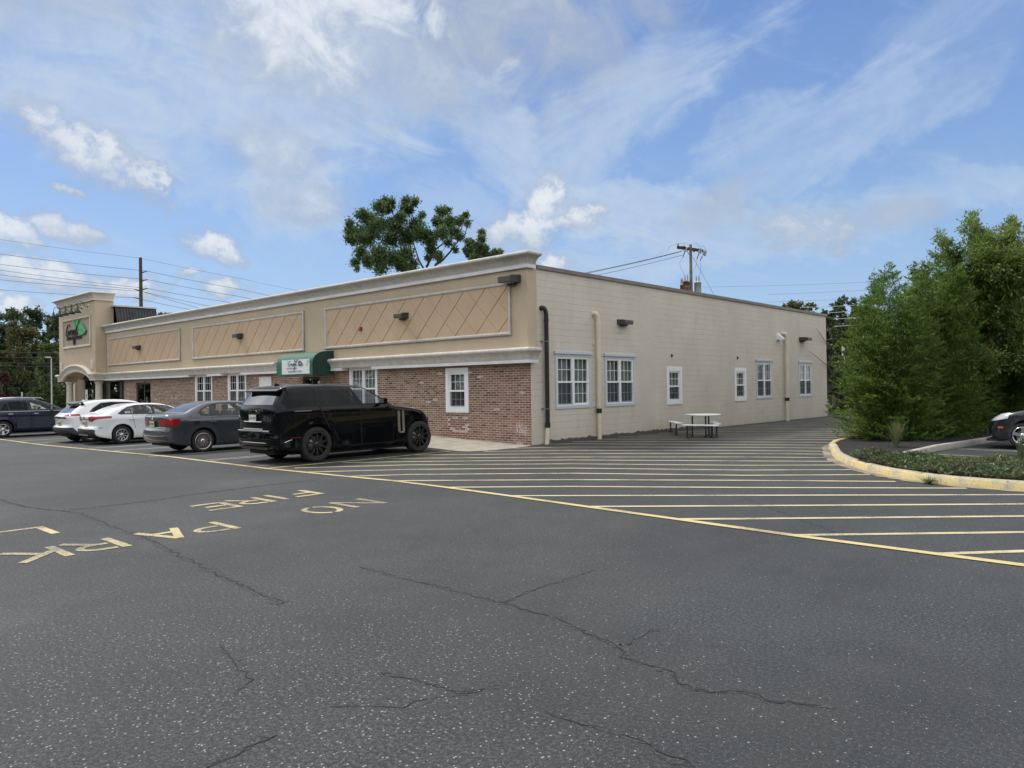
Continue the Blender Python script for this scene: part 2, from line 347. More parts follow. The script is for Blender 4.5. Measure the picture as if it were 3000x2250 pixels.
def f_block(t, b):
    v, x, y, z = brick_vec(t, 'y')
    wob = t.comb(t.math('MULTIPLY', t.math('SUBTRACT', t.noise(t.obj(), 2.5, 3), .5), .03), t.math('MULTIPLY', t.math('SUBTRACT', t.noise(t.obj(), 3, 3), .5), .018), 0.0)
    v = t.vmath('ADD', v, wob)
    b1 = brick_node(t, v, (1, 1, 1), (.8, .8, .8), (0, 0, 0), .405, .203, .007, .5); b2 = brick_node(t, v, (1, 1, 1), (.8, .8, .8), (0, 0, 0), .21, .0677, .006, .5)
    brkn = t.ramp(t.noise(t.vmath('MULTIPLY', t.obj(), (1, .5, 3)), 4, 5, .7), .42, .6)
    row = brick_node(t, v, (1, 1, 1), (1, 1, 1), (0, 0, 0), 50.0, .203, .008, .5)     # bed joints show, head joints are nearly filled with paint
    # toothed bands of small brick where wall bays join
    my = t.math('ADD', y, t.math('MULTIPLY', t.math('SUBTRACT', t.noise(t.comb(0, 0, z), 1.7, 2), .5), .5))
    band = mx_(t, boxmask(t, my, z, 5.75, 6.75, .05, 5.1, .15), boxmask(t, my, z, 12.4, 13.2, .05, 5.1, .15), boxmask(t, my, z, 18.5, 19.5, .05, 5.1, .15))
    j1 = t.math('MAXIMUM', t.math('MULTIPLY', row.outputs['Fac'], t.math('ADD', .45, t.math('MULTIPLY', brkn, .55))), t.math('MULTIPLY', b1.outputs['Fac'], t.math('MULTIPLY', brkn, .30)))
    j = t.new('ShaderNodeMix'); t.put(j.inputs[0], band); t.put(j.inputs[2], j1); t.put(j.inputs[3], t.math('MULTIPLY', b2.outputs['Fac'], .7)); j = j.outputs[0]
    c = t.mix(t.ramp(t.noise(t.obj(), .7, 5, .6), .3, .7), (.55, .50, .42), (.60, .555, .475))
    c = t.mix(t.math('MULTIPLY', t.ramp(t.noise(t.vmath('MULTIPLY', t.obj(), (1, 1, .25)), 2.2, 5, .7), .52, .8), .5), c, (.40, .36, .30))
    c = t.mix(t.math('MULTIPLY', t.ramp(z, .9, .05), t.math('MULTIPLY', t.ramp(t.noise(t.obj(), 1.5, 5, .7), .35, .7), .4)), c, (.44, .39, .27))
    c = t.mix(t.math('MULTIPLY', j, .30), c, (.20, .175, .14))
    peel = t.math('MULTIPLY', t.ramp(t.math('ADD', z, t.math('MULTIPLY', t.noise(t.comb(y, 0, 0), 2.0, 6, .75), -.42)), -.10, -.13), boxmask(t, y, z, .8, 11, -1, 1, .1))
    c = t.mix(peel, c, (.085, .08, .075))
    t.put(b.inputs['Base Color'], c); b.inputs['Roughness'].default_value = .8
    hgt = t.math('SUBTRACT', t.math('MULTIPLY', t.noise(t.obj(), 35, 4), .3), t.math('ADD', j, t.math('MULTIPLY', peel, 1.0))); t.put(b.inputs['Normal'], t.bump(hgt, .6, .012))
def mx_(t, *a):
    o = a[0]
    for q in a[1:]: o = t.math('MAXIMUM', o, q)
    return o
M_block = mat('painted_block', f_block)
def f_stucco(c1, c2, streaks=.25):
    def fn(t, b):
        o = t.obj(); n = t.noise(o, 1.2, 6, .7); n2 = t.noise(o, 90, 3, .7)
        c = t.mix(t.ramp(n, .3, .7), c1, c2)
        st = t.ramp(t.noise(t.vmath('MULTIPLY', o, (1, 1, .12)), 6, 5, .7), .52, .78); c = t.mix(t.math('MULTIPLY', st, streaks), c, tuple(k * .62 for k in c1))
        c = t.mix(t.math('MULTIPLY', t.ramp(n2, .5, .8), .25), c, tuple(k * .8 for k in c1))
        t.put(b.inputs['Base Color'], c); b.inputs['Roughness'].default_value = .9; t.put(b.inputs['Normal'], t.bump(n2, .35, .006))
    return fn
M_stucco = mat('tan_stucco', f_stucco((.46, .375, .265), (.51, .42, .30)))
M_panel = mat('orange_tan_stucco', f_stucco((.485, .36, .235), (.52, .39, .26), .15))
M_signpan = mat('grey_tan_stucco', f_stucco((.37, .31, .225), (.40, .34, .25), .1))
M_brown = mat('brown_stucco', f_stucco((.20, .15, .105), (.22, .165, .115), .1))
def f_trim(t, b):
    o = t.obj(); x, y, z = t.sep(o)
    n = t.noise(t.vmath('MULTIPLY', o, (1, 1, .10)), 16, 6, .75); n2 = t.noise(o, 3.5, 5, .7)
    c = t.mix(t.ramp(n2, .35, .7), (.46, .44, .40), (.56, .54, .50))
    c = t.mix(t.math('MULTIPLY', t.ramp(n, .47, .72), .55), c, (.26, .245, .22)); t.put(b.inputs['Base Color'], c); b.inputs['Roughness'].default_value = .85
    c2 = t.noise(o, 50, 3); t.put(b.inputs['Normal'], t.bump(c2, .2, .005))
M_trim = mat('stained_trim', f_trim)
M_trimc = mat('cream_trim', f_stucco((.54, .50, .43), (.60, .56, .49), .25))
M_wtrim = mat('white_trim', varied((.66, .66, .66), (.74, .74, .74), 2, .6))
M_vinyl = mat('white_vinyl', color=(.78, .79, .80), rough=.4)
M_alum = mat('grey_blue_casing', color=(.50, .545, .58), rough=.5)
M_flash = mat('brown_flashing', varied((.135, .115, .10), (.17, .15, .13), 1.5, .5))
M_roof = mat('roof_membrane', color=(.30, .30, .29), rough=.9)
M_darkmetal = mat('dark_metal_roof', varied((.018, .019, .022), (.03, .032, .036), 2, .5))
M_bronze = mat('bronze_fixture', color=(.045, .04, .037), rough=.45)
M_black = mat('black_plastic', color=(.012, .012, .013), rough=.45)
M_blackpipe = mat('black_pipe', color=(.012, .013, .015), rough=.35)
M_creampipe = mat('cream_pipe', varied((.60, .54, .42), (.66, .60, .47), 3, .5))
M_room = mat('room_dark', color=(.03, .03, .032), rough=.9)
M_curtain = mat('curtain', varied((.24, .27, .26), (.33, .36, .345), 4, .9))
def f_blind(t, b):
    x, y, z = t.sep(t.obj()); s_ = t.math('FRACT', t.math('MULTIPLY', z, 32.0)); t.put(b.inputs['Base Color'], t.mix(t.ramp(s_, .0, .35), (.16, .18, .18), (.32, .35, .34)))
M_blind = mat('blind', f_blind)
def f_glass(t, b, tint=(.80, .85, .84), rough=.02, ior=1.5, boost=.04):
    g = t.new('ShaderNodeBsdfGlossy'); g.inputs['Roughness'].default_value = rough; tr = t.new('ShaderNodeBsdfTransparent'); tr.inputs[0].default_value = (*tint, 1)
    fr = t.new('ShaderNodeFresnel'); bf_ = t.new('ShaderNodeNewGeometry').outputs['Backfacing']; t.put(fr.inputs[0], t.math('ADD', ior, t.math('MULTIPLY', bf_, 1 / ior - ior))); mxn = t.new('ShaderNodeMixShader'); t.put(mxn.inputs[0], t.math('ADD', fr.outputs[0], boost, clamp=True))
    t.l.new(tr.outputs[0], mxn.inputs[1]); t.l.new(g.outputs[0], mxn.inputs[2]); t.l.new(mxn.outputs[0], t.n['Material Output'].inputs[0])
M_glass = mat('window_glass', f_glass)
M_store = mat('storefront_glass', lambda t, b: f_glass(t, b, (.10, .13, .12), .01, 1.6, .10))
M_cglass = mat('car_glass', lambda t, b: f_glass(t, b, (.80, .85, .83), .01, 1.45, .02))
M_tint = mat('tinted_car_glass', lambda t, b: f_glass(t, b, (.035, .04, .045), .01, 1.3, .01))
M_rear = mat('rear_car_glass', lambda t, b: f_glass(t, b, (.10, .12, .12), .01, 1.6, .22))
def f_screen(t, b):
    tr = t.new('ShaderNodeBsdfTransparent'); tr.inputs[0].default_value = (1, 1, 1, 1); mxn = t.new('ShaderNodeMixShader'); mxn.inputs[0].default_value = .5
    df = t.new('ShaderNodeBsdfDiffuse'); df.inputs[0].default_value = (.075, .085, .10, 1)
    t.l.new(tr.outputs[0], mxn.inputs[1]); t.l.new(df.outputs[0], mxn.inputs[2]); t.l.new(mxn.outputs[0], t.n['Material Output'].inputs[0])
M_screen = mat('insect_screen', f_screen)

# ------------------------------------------------------------------ ground
def sheet(name, pts_fn, m, xs, ys, dz=0.0, kind='structure'):
    b = MB(); nx, ny = len(xs), len(ys)
    vs = [(x, y, gz(x, y) + dz) for y in ys for x in xs]
    fs = [(j * nx + i, j * nx + i + 1, (j + 1) * nx + i + 1, (j + 1) * nx + i) for j in range(ny - 1) for i in range(nx - 1)]
    b.add(vs, fs); return tag(b.build(name, m, recalc=False), kind=kind)
b = MB(); b.add([(-3000, -3000, -.42), (3000, -3000, -.42), (3000, 3000, -.42), (-3000, 3000, -.42)], [(0, 1, 2, 3)])
tag(b.build('ground', M_grass, recalc=False), kind='structure')
sheet('parking_lot', None, M_asph, [-62, -40, -30] + [round(-26 + i * .75, 2) for i in range(75)] + [36, 50, 70], [-60, -30, -20] + [round(-16 + i, 2) for i in range(50)] + [42])
b = MB(); b.add([(-98, -60, -.37), (-70, -60, -.37), (-70, 90, -.37), (-98, 90, -.37)], [(0, 1, 2, 3)])
tag(b.build('road', mat('pale_road', varied((.20, .195, .18), (.26, .25, .23), .3, .9)), recalc=False), kind='structure')

def ribbon(bm_, pts, w_, dz, wv=0.0, step=.5, ends=True):
    P = []
    for a, c in zip(pts[:-1], pts[1:]):
        n = max(1, int(math.dist(a, c) / step))
        for i in range(n): P.append((a[0] + (c[0] - a[0]) * i / n, a[1] + (c[1] - a[1]) * i / n))
    P.append(pts[-1]); vs = []; fs = []
    for i, p in enumerate(P):
        a = P[max(i - 1, 0)]; c = P[min(i + 1, len(P) - 1)]; L = math.dist(a, c) or 1; nx, ny = -(c[1] - a[1]) / L, (c[0] - a[0]) / L
        ww = (w_[i * (len(w_) - 1) // max(1, len(P) - 1)] if hasattr(w_, '__len__') else w_) * .5 * (1 + random.uniform(-wv, wv))
        for s_ in (1, -1): vs.append((p[0] + nx * ww * s_, p[1] + ny * ww * s_, gz(*p) + dz))
    for i in range(len(P) - 1): fs.append((2 * i + 1, 2 * i + 3, 2 * i + 2, 2 * i))
    bm_.add(vs, fs)
random.seed(3)
HL = [[(3.34, -7.71), (3.51, -7.53), (5.86, -5.66), (8.39, -3.96), (10.50, -2.60)], [(1.97, -7.82), (2.75, -6.89), (5.24, -4.86), (8.07, -3.26), (9.86, -1.85)],
      [(.62, -7.91), (2.03, -6.29), (4.68, -4.14), (7.7, -2.46), (9.36, -1.2)], [(-.3, -7.6), (1.31, -5.69), (4.15, -3.46), (7.31, -1.65), (8.9, -.47)],
      [(-.38, -6.3), (.74, -5.22), (3.62, -2.78), (6.93, -.82), (8.5, .18)], [(-.45, -5.3), (.12, -4.7), (3.19, -2.22), (6.53, .03), (8.1, .96)],
      [(-.59, -4.1), (2.63, -1.5), (6.12, .9), (7.74, 1.78)], [(.3, -2.29), (2.08, -.79), (5.74, 1.7), (7.46, 2.6)], [(.25, -1.1), (1.37, .12), (5.31, 2.63), (7.2, 3.6)],
      [(.10, .45), (.62, 1.09), (4.88, 3.55), (6.85, 4.55)], [(.06, 1.85), (4.43, 4.51), (6.78, 5.75)], [(.06, 3.1), (3.88, 5.69), (6.7, 7.1)],
      [(4.77, -7.75), (6.44, -6.4), (8.79, -4.81), (11.6, -2.85)], [(6.32, -7.83), (7.07, -7.23), (9.18, -5.64), (12.4, -3.13), (12.9, -2.8)],
      [(7.91, -7.94), (9.61, -6.56), (12.54, -4.14), (14.4, -2.8)], [(9.42, -8.04), (10.05, -7.5), (12.69, -5.23), (15.7, -2.8)], [(10.94, -8.14), (12.86, -6.4), (16.9, -2.8)],
      [(12.39, -8.17), (13.01, -7.53), (18.2, -2.8)], [(13.9, -8.2), (19.6, -3)], [(15.4, -8.2), (21, -3)], [(16.9, -8.2), (22.4, -3)]]
for k in range(17): HL.append([(.06, 4.4 + 1.22 * k), (3.5, 6.55 + 1.2 * k), (6.68, 8.35 + 1.19 * k)])
b = MB()
for i, pl in enumerate(HL): ribbon(b, [(p[0] + random.uniform(-.012, .012), p[1] + random.uniform(-.012, .012)) for p in pl], .105, .0045 + .00004 * i, .07)
tag(b.build('hatch_markings', M_pale, recalc=False), kind='structure')
b = MB(); ribbon(b, [(-34, -8.2), (-26, -8.12), (-21.7, -8.1), (-15.2, -8.08), (-10.4, -8.06), (-5.5, -8.05), (-.8, -8.04), (1.97, -7.86), (3.34, -7.74), (4.77, -7.77), (6.32, -7.85), (7.9, -7.96), (9.42, -8.06), (10.94, -8.16), (12.4, -8.2), (20, -8.3)], .125, .0085, .05)
ribbon(b, [(-.72, -7.95), (-.52, -5.5), (-.50, -2.75)], .10, .0085, .05)
tag(b.build('yellow_edge_line', M_yel, recalc=False), kind='structure')
b = MB()
for x in (-3.78, -9.9, -12.0, -17.5, -19.6): 
    for dx_ in (-.10, .16): ribbon(b, [(x + dx_, -7.9), (x + dx_ + .02, -2.9)], .08, .0045, .1)
ribbon(b, [(-6.2, -8.35), (-6.3, -7.9), (-6.2, -2.9)], .08, .0045, .1); ribbon(b, [(-1.43, -7.9), (-1.2, -3)], .07, .0045, .1)
for y in (2.75, 3.22, 5.12, 5.42, 8.0, 8.4): ribbon(b, [(9.85, y), (15.5, y - .3)], .07, .0045, .1)
tag(b.build('stall_lines', M_white, recalc=False), kind='structure')
# pavement lettering: letter height along +x, reading direction -y
STR = {'N': [[(0, 0), (0, 1)], [(0, 1), (1, 0)], [(1, 0), (1, 1)]], 'O': 'O', 'P': [[(0, 0), (0, 1)], 'Pb'], 'A': [[(0, 0), (.5, 1)], [(.5, 1), (1, 0)], [(.22, .36), (.78, .36)]],
       'R': [[(0, 0), (0, 1)], 'Pb', [(.45, .48), (1, 0)]], 'K': [[(0, 0), (0, 1)], [(.08, .38), (.95, 1)], [(.35, .56), (1, 0)]], 'I': [[(.5, 0), (.5, 1)]], 'G': 'G',
       'F': [[(0, 0), (0, 1)], [(0, .93), (1, .93)], [(0, .52), (.75, .52)]], 'E': [[(0, 0), (0, 1)], [(0, .93), (1, .93)], [(0, .5), (.8, .5)], [(0, .07), (1, .07)]], 'L': [[(0, 0), (0, 1)], [(0, .07), (1, .07)]]}
def letter(bm_, ch, x0, y0, h=.70, w_=.50, th=.115, dz=.0046):
    def T(p): return (x0 + p[1] * h, y0 - p[0] * w_)
    def arc(cx, cy, rx, ry, a0, a1, n=14): return [(cx + rx * math.cos(R(a0 + (a1 - a0) * i / n)), cy + ry * math.sin(R(a0 + (a1 - a0) * i / n))) for i in range(n + 1)]
    L = STR[ch]; segs = []
    if L == 'O': segs = [arc(.5, .5, .45, .43, 98, 262), arc(.5, .5, .45, .43, -82, 82)]
    elif L == 'G': segs = [arc(.5, .5, .45, .43, 45, 330), [(.95, .3), (.95, .45)], [(.95, .45), (.6, .45)]]
    else:
        for q in L: segs.append([(.18, .93)] + arc(.45, .70, .45, .23, 80, -80, 8) + [(.18, .47)] if q == 'Pb' else q)
    for i, q in enumerate(segs): ribbon(bm_, [T(p) for p in q], th * (1.0 if len(q) == 2 else .85), dz + .0006 * i, .05, .12)
def word(name, items, x0, dx=0.0, w_=.46):
    b = MB()
    for i, (ch, y) in enumerate(items): letter(b, ch, x0 + dx * i, y, .70, w_ if ch != 'I' else .2, .100)
    return tag(b.build(name, M_letter, recalc=False), kind='structure')
word('pavement_lettering', [('N', -9.50), ('O', -10.20)], 4.62, .12, .50)
word('pavement_lettering', [('P', -11.92), ('A', -12.42), ('R', -13.23), ('K', -13.81), ('I', -14.45), ('N', -14.80), ('G', -15.45)], 4.78, .01)
word('pavement_lettering', [('F', -9.52), ('I', -10.10), ('R', -10.46), ('E', -11.04)], 3.0, .06)
word('pavement_lettering', [('L', -13.50), ('A', -14.1), ('N', -14.75), ('E', -15.4)], 3.28)
# cracks
CR = [([(2.43, -12.76), (3.41, -12.84), (5.39, -12.92), (6.86, -13.1), (7.62, -13.19), (8.28, -13.25), (8.9, -13.3)], .022), ([(8.33, -12.15), (8.99, -12.17), (9.51, -12.14), (10.14, -12.16), (10.77, -12.18), (11.09, -12.29), (11.39, -12.36), (11.51, -12.39), (11.61, -12.52), (11.89, -12.54), (12.2, -12.71), (12.29, -12.66), (12.4, -12.53), (12.62, -12.56), (12.92, -12.39)], .013),
      ([(11.48, -12.36), (11.46, -12.07), (11.51, -11.84)], .008), ([(10.2, -12.12), (10.14, -11.72), (10.15, -11.22), (10.13, -10.77)], .010), ([(2.08, -12.77), (2.12, -11.81), (1.97, -10.87), (1.88, -9.65), (1.97, -8.35)], .028),
      ([(9.43, -14.09), (9.78, -14.17), (10.12, -14.28), (10.28, -14.4)], .008), ([(10.62, -13.69), (10.89, -13.62), (11.21, -13.59), (11.35, -13.32)], .007), ([(11.75, -13.47), (11.96, -13.43), (12.21, -13.41), (12.42, -13.42), (12.61, -13.47), (12.8, -13.6)], .009),
      ([(10.95, -14.91), (10.92, -14.76), (10.88, -14.62), (10.93, -14.45)], .008), ([(-6, -13.3), (-.03, -13.14), (1.26, -13.09), (2.43, -12.76)], .03), ([(11.25, -13.6), (11.05, -14.0), (10.75, -14.2)], .006), ([(9.3, -5.9), (10.8, -7.3), (11.5, -7.9)], .012), ([(1.1, -3.3), (2.4, -1.8), (3.3, .3)], .016)]
b = MB()
for pl, w_ in CR:
    P = []
    for a, c in zip(pl[:-1], pl[1:]):
        n = max(2, int(math.dist(a, c) / .06))
        for i in range(n): P.append((a[0] + (c[0] - a[0]) * i / n + random.gauss(0, .016), a[1] + (c[1] - a[1]) * i / n + random.gauss(0, .016)))
    
    k0 = 0
    while k0 < len(P) - 2:
        k1 = min(len(P), k0 + random.randint(5, 22)); ribbon(b, P[k0:k1], w_ * random.uniform(.6, 1.15), .003, .7, 9); k0 = k1 - 1 + (1 if random.random() < .25 else 0)
tag(b.build('asphalt_cracks', M_crack, recalc=False), kind='structure')
def f_stain(t, b):
    o = t.obj(); n = t.noise(o, 38, 4, .75); t.put(b.inputs['Base Color'], t.mix(t.ramp(n, .42, .60), (.012, .013, .014), (.062, .068, .072))); b.inputs['Roughness'].default_value = .85; t.put(b.inputs['Normal'], t.bump(n, .8, .02))
b = MB()
for pl, w_ in CR[:5] + CR[5:9]:
    P = []
    for a, c in zip(pl[:-1], pl[1:]):
        n = max(2, int(math.dist(a, c) / .07))
        for i in range(n): P.append((a[0] + (c[0] - a[0]) * i / n + random.gauss(0, .018), a[1] + (c[1] - a[1]) * i / n + random.gauss(0, .018)))
    ribbon(b, P, w_ * 3.2, .0018, .85, 9)
tag(b.build('crack_edges', mat('crumbled_asphalt', f_stain), recalc=False), kind='structure')

# sidewalk in front of the store
SW = [(-33, -2.6), (-6, -2.6), (-.75, -2.62), (.15, -2.3), (.30, -1.4), (.22, -.3), (.02, -.02), (-33, -.02)]
b = MB(); vs = []
def swz(x, y): return gz(x, y) + (.13 if x < -4.0 else .13 - .122 * min(1, (x + 4.0) / 3.6))
for x0_, x1_ in zip([-40, -30, -20, -12, -8, -6, -5, -4, -3.2, -2.4, -1.6, -1.0], [-30, -20, -12, -8, -6, -5, -4, -3.2, -2.4, -1.6, -1.0, -.4]):
    q = [(x0_, -2.6), (x1_, -2.6), (x1_, 1.2 if x1_ < -30 else -.003), (x0_, 1.2 if x1_ < -29 else -.003)]
    b.add([(x, y, swz(x, y)) for x, y in q] + [(q[0][0], q[0][1], gz(*q[0]) - .1), (q[1][0], q[1][1], gz(*q[1]) - .1)], [(0, 1, 2, 3), (4, 5, 1, 0)])
b.add([(x, y, swz(x, y)) for x, y in [(-.4, -2.6), (-.05, -2.55), (.2, -2.1), (.28, -1.2), (.18, -.4), (.02, -.003), (-.4, -.003)]], [tuple(range(7))])
tag(b.build('sidewalk', M_conc, recalc=False), kind='structure')

# planting island with its kerbs
OUT = [(6.62, 25), (6.62, 14), (6.66, 8), (6.78, 6.0), (6.93, 4.58), (7.2, 3.6), (7.5, 2.9), (8.04, 1.47), (8.42, .6), (8.84, -.15), (9.42, -1.05), (9.78, -1.5), (10.2, -1.92), (10.85, -2.38), (11.3, -2.58), (11.8, -2.66), (12.4, -2.68), (14, -2.66), (26, -2.6)]
def kerb(name, pts, m, w_=.16, h=.145):
    b = MB(); n = len(pts); prof = [(-.02, 0), (0, h - .03), (.03, h), (w_ - .02, h), (w_, h - .02), (w_, 0)]; vs = []
    for i, p in enumerate(pts):
        a = pts[max(i - 1, 0)]; c = pts[min(i + 1, n - 1)]; L = math.dist(a, c); nx, ny = -(c[1] - a[1]) / L, (c[0] - a[0]) / L
        for o_, z in prof: vs.append((p[0] + nx * o_, p[1] + ny * o_, gz(*p) + z - (.02 if z == 0 else 0)))
    k = len(prof); fs = [(i * k + j, i * k + j + 1, (i + 1) * k + j + 1, (i + 1) * k + j) for i in range(n - 1) for j in range(k - 1)] + [tuple(range(k)), tuple(range((n - 1) * k + k - 1, (n - 1) * k - 1, -1))]
    b.add(vs, fs, True); return tag(b.build(name, m), kind='structure')
kerb('yellow_curb', OUT, M_curby)
b = MB(); ribbon(b, [(p[0] - .09, p[1] - .05 if p[1] < 3 else p[1]) for p in OUT if p[1] < 9], .20, .0065, .35, .15)
tag(b.build('gutter_overspray', mat('overspray', f_paint((.30, .26, .16), .42, .58, .95)), recalc=False), kind='structure')
INN = [(9.55, .62), (9.58, 2.2), (9.62, 4.3), (9.9, 6.6), (10.08, 8.5), (10.3, 12), (10.6, 18), (10.8, 25)]
kerb('concrete_curb', [(26, .5), (12, .5), (9.8, .5), (9.62, .52)], M_curb)
kerb('concrete_curb', [(x - .16, y) for x, y in INN][::-1], M_curb)
b = MB()
poly = [(x + .1, y) for x, y in OUT if y > .6] + [(8.9, .0), (9.45, .55)] + [(x - .1, y) for x, y in INN]
def fillgrid(b, inside, x0, x1, y0, y1, st, zf):
    ids = {}
    def vid(i, j):
        if (i, j) not in ids: ids[(i, j)] = len(b.v); x = x0 + i * st; y = y0 + j * st; b.v.append((x, y, zf(x, y)))
        return ids[(i, j)]
    for i in range(int((x1 - x0) / st)):
        for j in range(int((y1 - y0) / st)):
            if inside(x0 + (i + .5) * st, y0 + (j + .5) * st): b.f.append((vid(i, j), vid(i + 1, j), vid(i + 1, j + 1), vid(i, j + 1))); b.mi.append(0); b.sm.append(True)
def pip(x, y, P):
    c = False; n = len(P)
    for i in range(n):
        x1, y1 = P[i]; x2, y2 = P[(i + 1) % n]
        if (y1 > y) != (y2 > y) and x < (x2 - x1) * (y - y1) / (y2 - y1) + x1: c = not c
    return c
from mathutils import noise as mnoise
def mz(x, y): return gz(x, y) + .135 + .05 * mnoise.noise((x * .9, y * .9, 0)) + .02 * mnoise.noise((x * 7, y * 7, 0))
OUTp = [(x, y) for x, y in OUT]; ISL = OUTp + [(26, .45), (9.5, .45)] + [(x - .05, y) for x, y in INN]
def inset_ok(x, y):
    return pip(x, y, ISL) and all(pip(x + a, y + c, ISL) for a, c in ((.08, 0), (-.08, 0), (0, .08), (0, -.08)))
fillgrid(b, inset_ok, 6.5, 26, -2.8, 25, .09, mz)
tag(b.build('mulch_bed', M_mulch, recalc=False), 'black shredded mulch covering the planting island', None, None, 'stuff')
# ------------------------------------------------------------------ store building
BLD = thing('store_building', 'long tan stucco and brick store with painted block side wall and arched entrance tower', 'building')
FX = lambda u, v, d_: (u, -d_, v)        # front facade: u = x, v = z, d = outwards
SX = lambda u, v, d_: (d_, u, v)         # side facade: u = y
def wallgrid(fn, u0, u1, v0, v1, holes, depth, d0=0.0, flip=False):
    b = MB(); U = sorted({u0, u1, *[h[0] for h in holes], *[h[1] for h in holes]}); V = sorted({v0, v1, *[h[2] for h in holes], *[h[3] for h in holes]})
    for i in range(len(U) - 1):
        for j in range(len(V) - 1):
            cu, cv = (U[i] + U[i + 1]) / 2, (V[j] + V[j + 1]) / 2
            if any(h[0] < cu < h[1] and h[2] < cv < h[3] for h in holes): continue
            b.add([fn(U[i], V[j], d0), fn(U[i + 1], V[j], d0), fn(U[i + 1], V[j + 1], d0), fn(U[i], V[j + 1], d0)], [(0, 1, 2, 3)])
    for h in holes:
        a, c, e, f = h; q = [(a, e), (c, e), (c, f), (a, f)]
        for k in range(4):
            p, r = q[k], q[(k + 1) % 4]; b.add([fn(*p, d0), fn(*r, d0), fn(*r, d0 - depth), fn(*p, d0 - depth)], [(0, 1, 2, 3)])
    return b
def B(bm_, fn, u0, u1, v0, v1, d0, d1):
    p = [fn(u0, v0, d0), fn(u1, v1, d1)]; return bm_.box(p[0][0], p[1][0], p[0][1], p[1][1], p[0][2], p[1][2])
FW = [(-8.82, -7.33, 1.02, 2.46), (-18.2, -16.72, 1.02, 2.46), (-21.5, -19.92, 1.02, 2.46), (-3.50, -2.74, 1.06, 2.20), (-28.86, -26.9, .12, 2.22), (-12.1, -10.9, .12, 2.22)]
SWN = [(1.20, 2.82, 1.10, 2.62, 2), (3.78, 5.38, 1.10, 2.60, 2), (7.74, 8.54, 1.12, 2.22, 1), (13.22, 14.02, 1.12, 2.22, 1), (15.28, 16.8, 1.10, 2.62, 2), (20.10, 21.62, 1.10, 2.62, 2)]
wallgrid(FX, -30.6, 0.0, -.12, 2.62, FW, .16).build('brick_wall', M_brick, BLD, recalc=False)
wallgrid(SX, 0.0, 23.8, -.25, 5.20, [h[:4] for h in SWN], .16).build('block_wall', M_block, BLD, recalc=False)
b = MB(); b.box(-38.0, -.2, 10.0, 23.55, 0, 5.1); b.build('rear_wall', M_block, BLD)
b = MB(); b.add([(-38, .02, 5.05), (-.01, .02, 5.05), (-.01, 23.78, 5.05), (-38, 23.78, 5.05)], [(0, 1, 2, 3)]); b.build('roof', M_roof, BLD, recalc=False)
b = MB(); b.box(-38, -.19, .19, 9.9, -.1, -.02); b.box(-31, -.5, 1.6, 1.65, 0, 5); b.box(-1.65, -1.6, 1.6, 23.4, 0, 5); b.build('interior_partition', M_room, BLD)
# parapet flashing of the side wall
b = MB(); b.box(-.28, .045, .30, 23.86, 5.20, 5.305); b.box(.045, .055, .30, 23.86, 5.185, 5.215)
b.build('roof_edge_flashing', M_flash, BLD)
# stucco fascia
b = MB(); b.box(-32.62, .05, -.17, -.004, 2.62, 5.40); b.box(-.30, .05, -.004, .25, 2.62, 5.40); b.build('stucco_fascia', M_stucco, BLD)
def sweep(prof, path, close=True):     # prof [(out, z)], path [(x, y, nx, ny, dz)]
    b = MB(); k = len(prof); vs = []
    for x, y, nx, ny, dz_ in path:
        for o_, z in prof: vs.append((x + nx * o_, y + ny * o_, z + dz_))
    n = len(path); fs = [(i * k + j, i * k + (j + 1) % k, (i + 1) * k + (j + 1) % k, (i + 1) * k + j) for i in range(n - 1) for j in range(k)]
    sm = True
    b.add(vs, fs, sm); b.add(vs, [tuple(range(k)), tuple(range(n * k - 1, (n - 1) * k - 1, -1))], False); return b
def rounded(p, r, a0, a1, n=6): return [(p[0] + r * math.cos(R(a0 + (a1 - a0) * i / n)), p[1] + r * math.sin(R(a0 + (a1 - a0) * i / n))) for i in range(n + 1)]
def autosmooth(o, ang=35):
    bm = bmesh.new(); bm.from_mesh(o.data)
    for e in bm.edges:
        if len(e.link_faces) == 2 and e.calc_face_angle(0) > R(ang): e.smooth = False
    for f in bm.faces: f.smooth = True
    bm.to_mesh(o.data); bm.free(); return o
CORN = [(.0, 5.17), (.0, 5.60), (.27, 5.60)] + rounded((.29, 5.545), .055, 80, -60, 6) + [(.27, 5.485), (.21, 5.46), (.15, 5.40), (.105, 5.33), (.085, 5.27), (.085, 5.265)]
CORNW = [(.0, 5.16), (.0, 5.262), (.095, 5.262), (.095, 5.16)]
def mitre(x0, z=0, end=.12): return [(x0, -.17, 0, -1, 0), (.05, -.17, 1, -1, 0), (.05, end, 1, 0, 0)]
autosmooth(sweep(CORN, mitre(-32.60)).build('cornice', M_trim, BLD)); autosmooth(sweep(CORNW, mitre(-32.60)).build('cornice_band', M_wtrim, BLD))
MO = [(-.16, 2.50), (-.16, 2.85), (.20, 2.85)] + rounded((.225, 2.78), .07, 90, -75, 7) + [(.235, 2.70), (.20, 2.665), (.17, 2.60), (.145, 2.53), (.14, 2.505)]
MW = [(-.16, 2.405), (-.16, 2.498), (.15, 2.498), (.15, 2.405)]
def run(name, prof, m, x0, x1, ret=False):
    p = [(x0, -.17, 0, -1, 0), (x1, -.17, 0, -1, 0)] if not ret else mitre(x0)
    autosmooth(sweep(prof, p).build(name, m, BLD))
run('lower_moulding', MO, M_trim, -10.12, 0, True); run('lower_moulding', MO, M_trim, -32.62, -13.53)
for x0_, x1_, r_ in ((-10.12, -8.98, False), (-7.17, 0, True), (-16.56, -13.53, False), (-19.76, -18.36, False), (-32.62, -21.66, False)): run('moulding_band', MW, M_wtrim, x0_, x1_, r_)
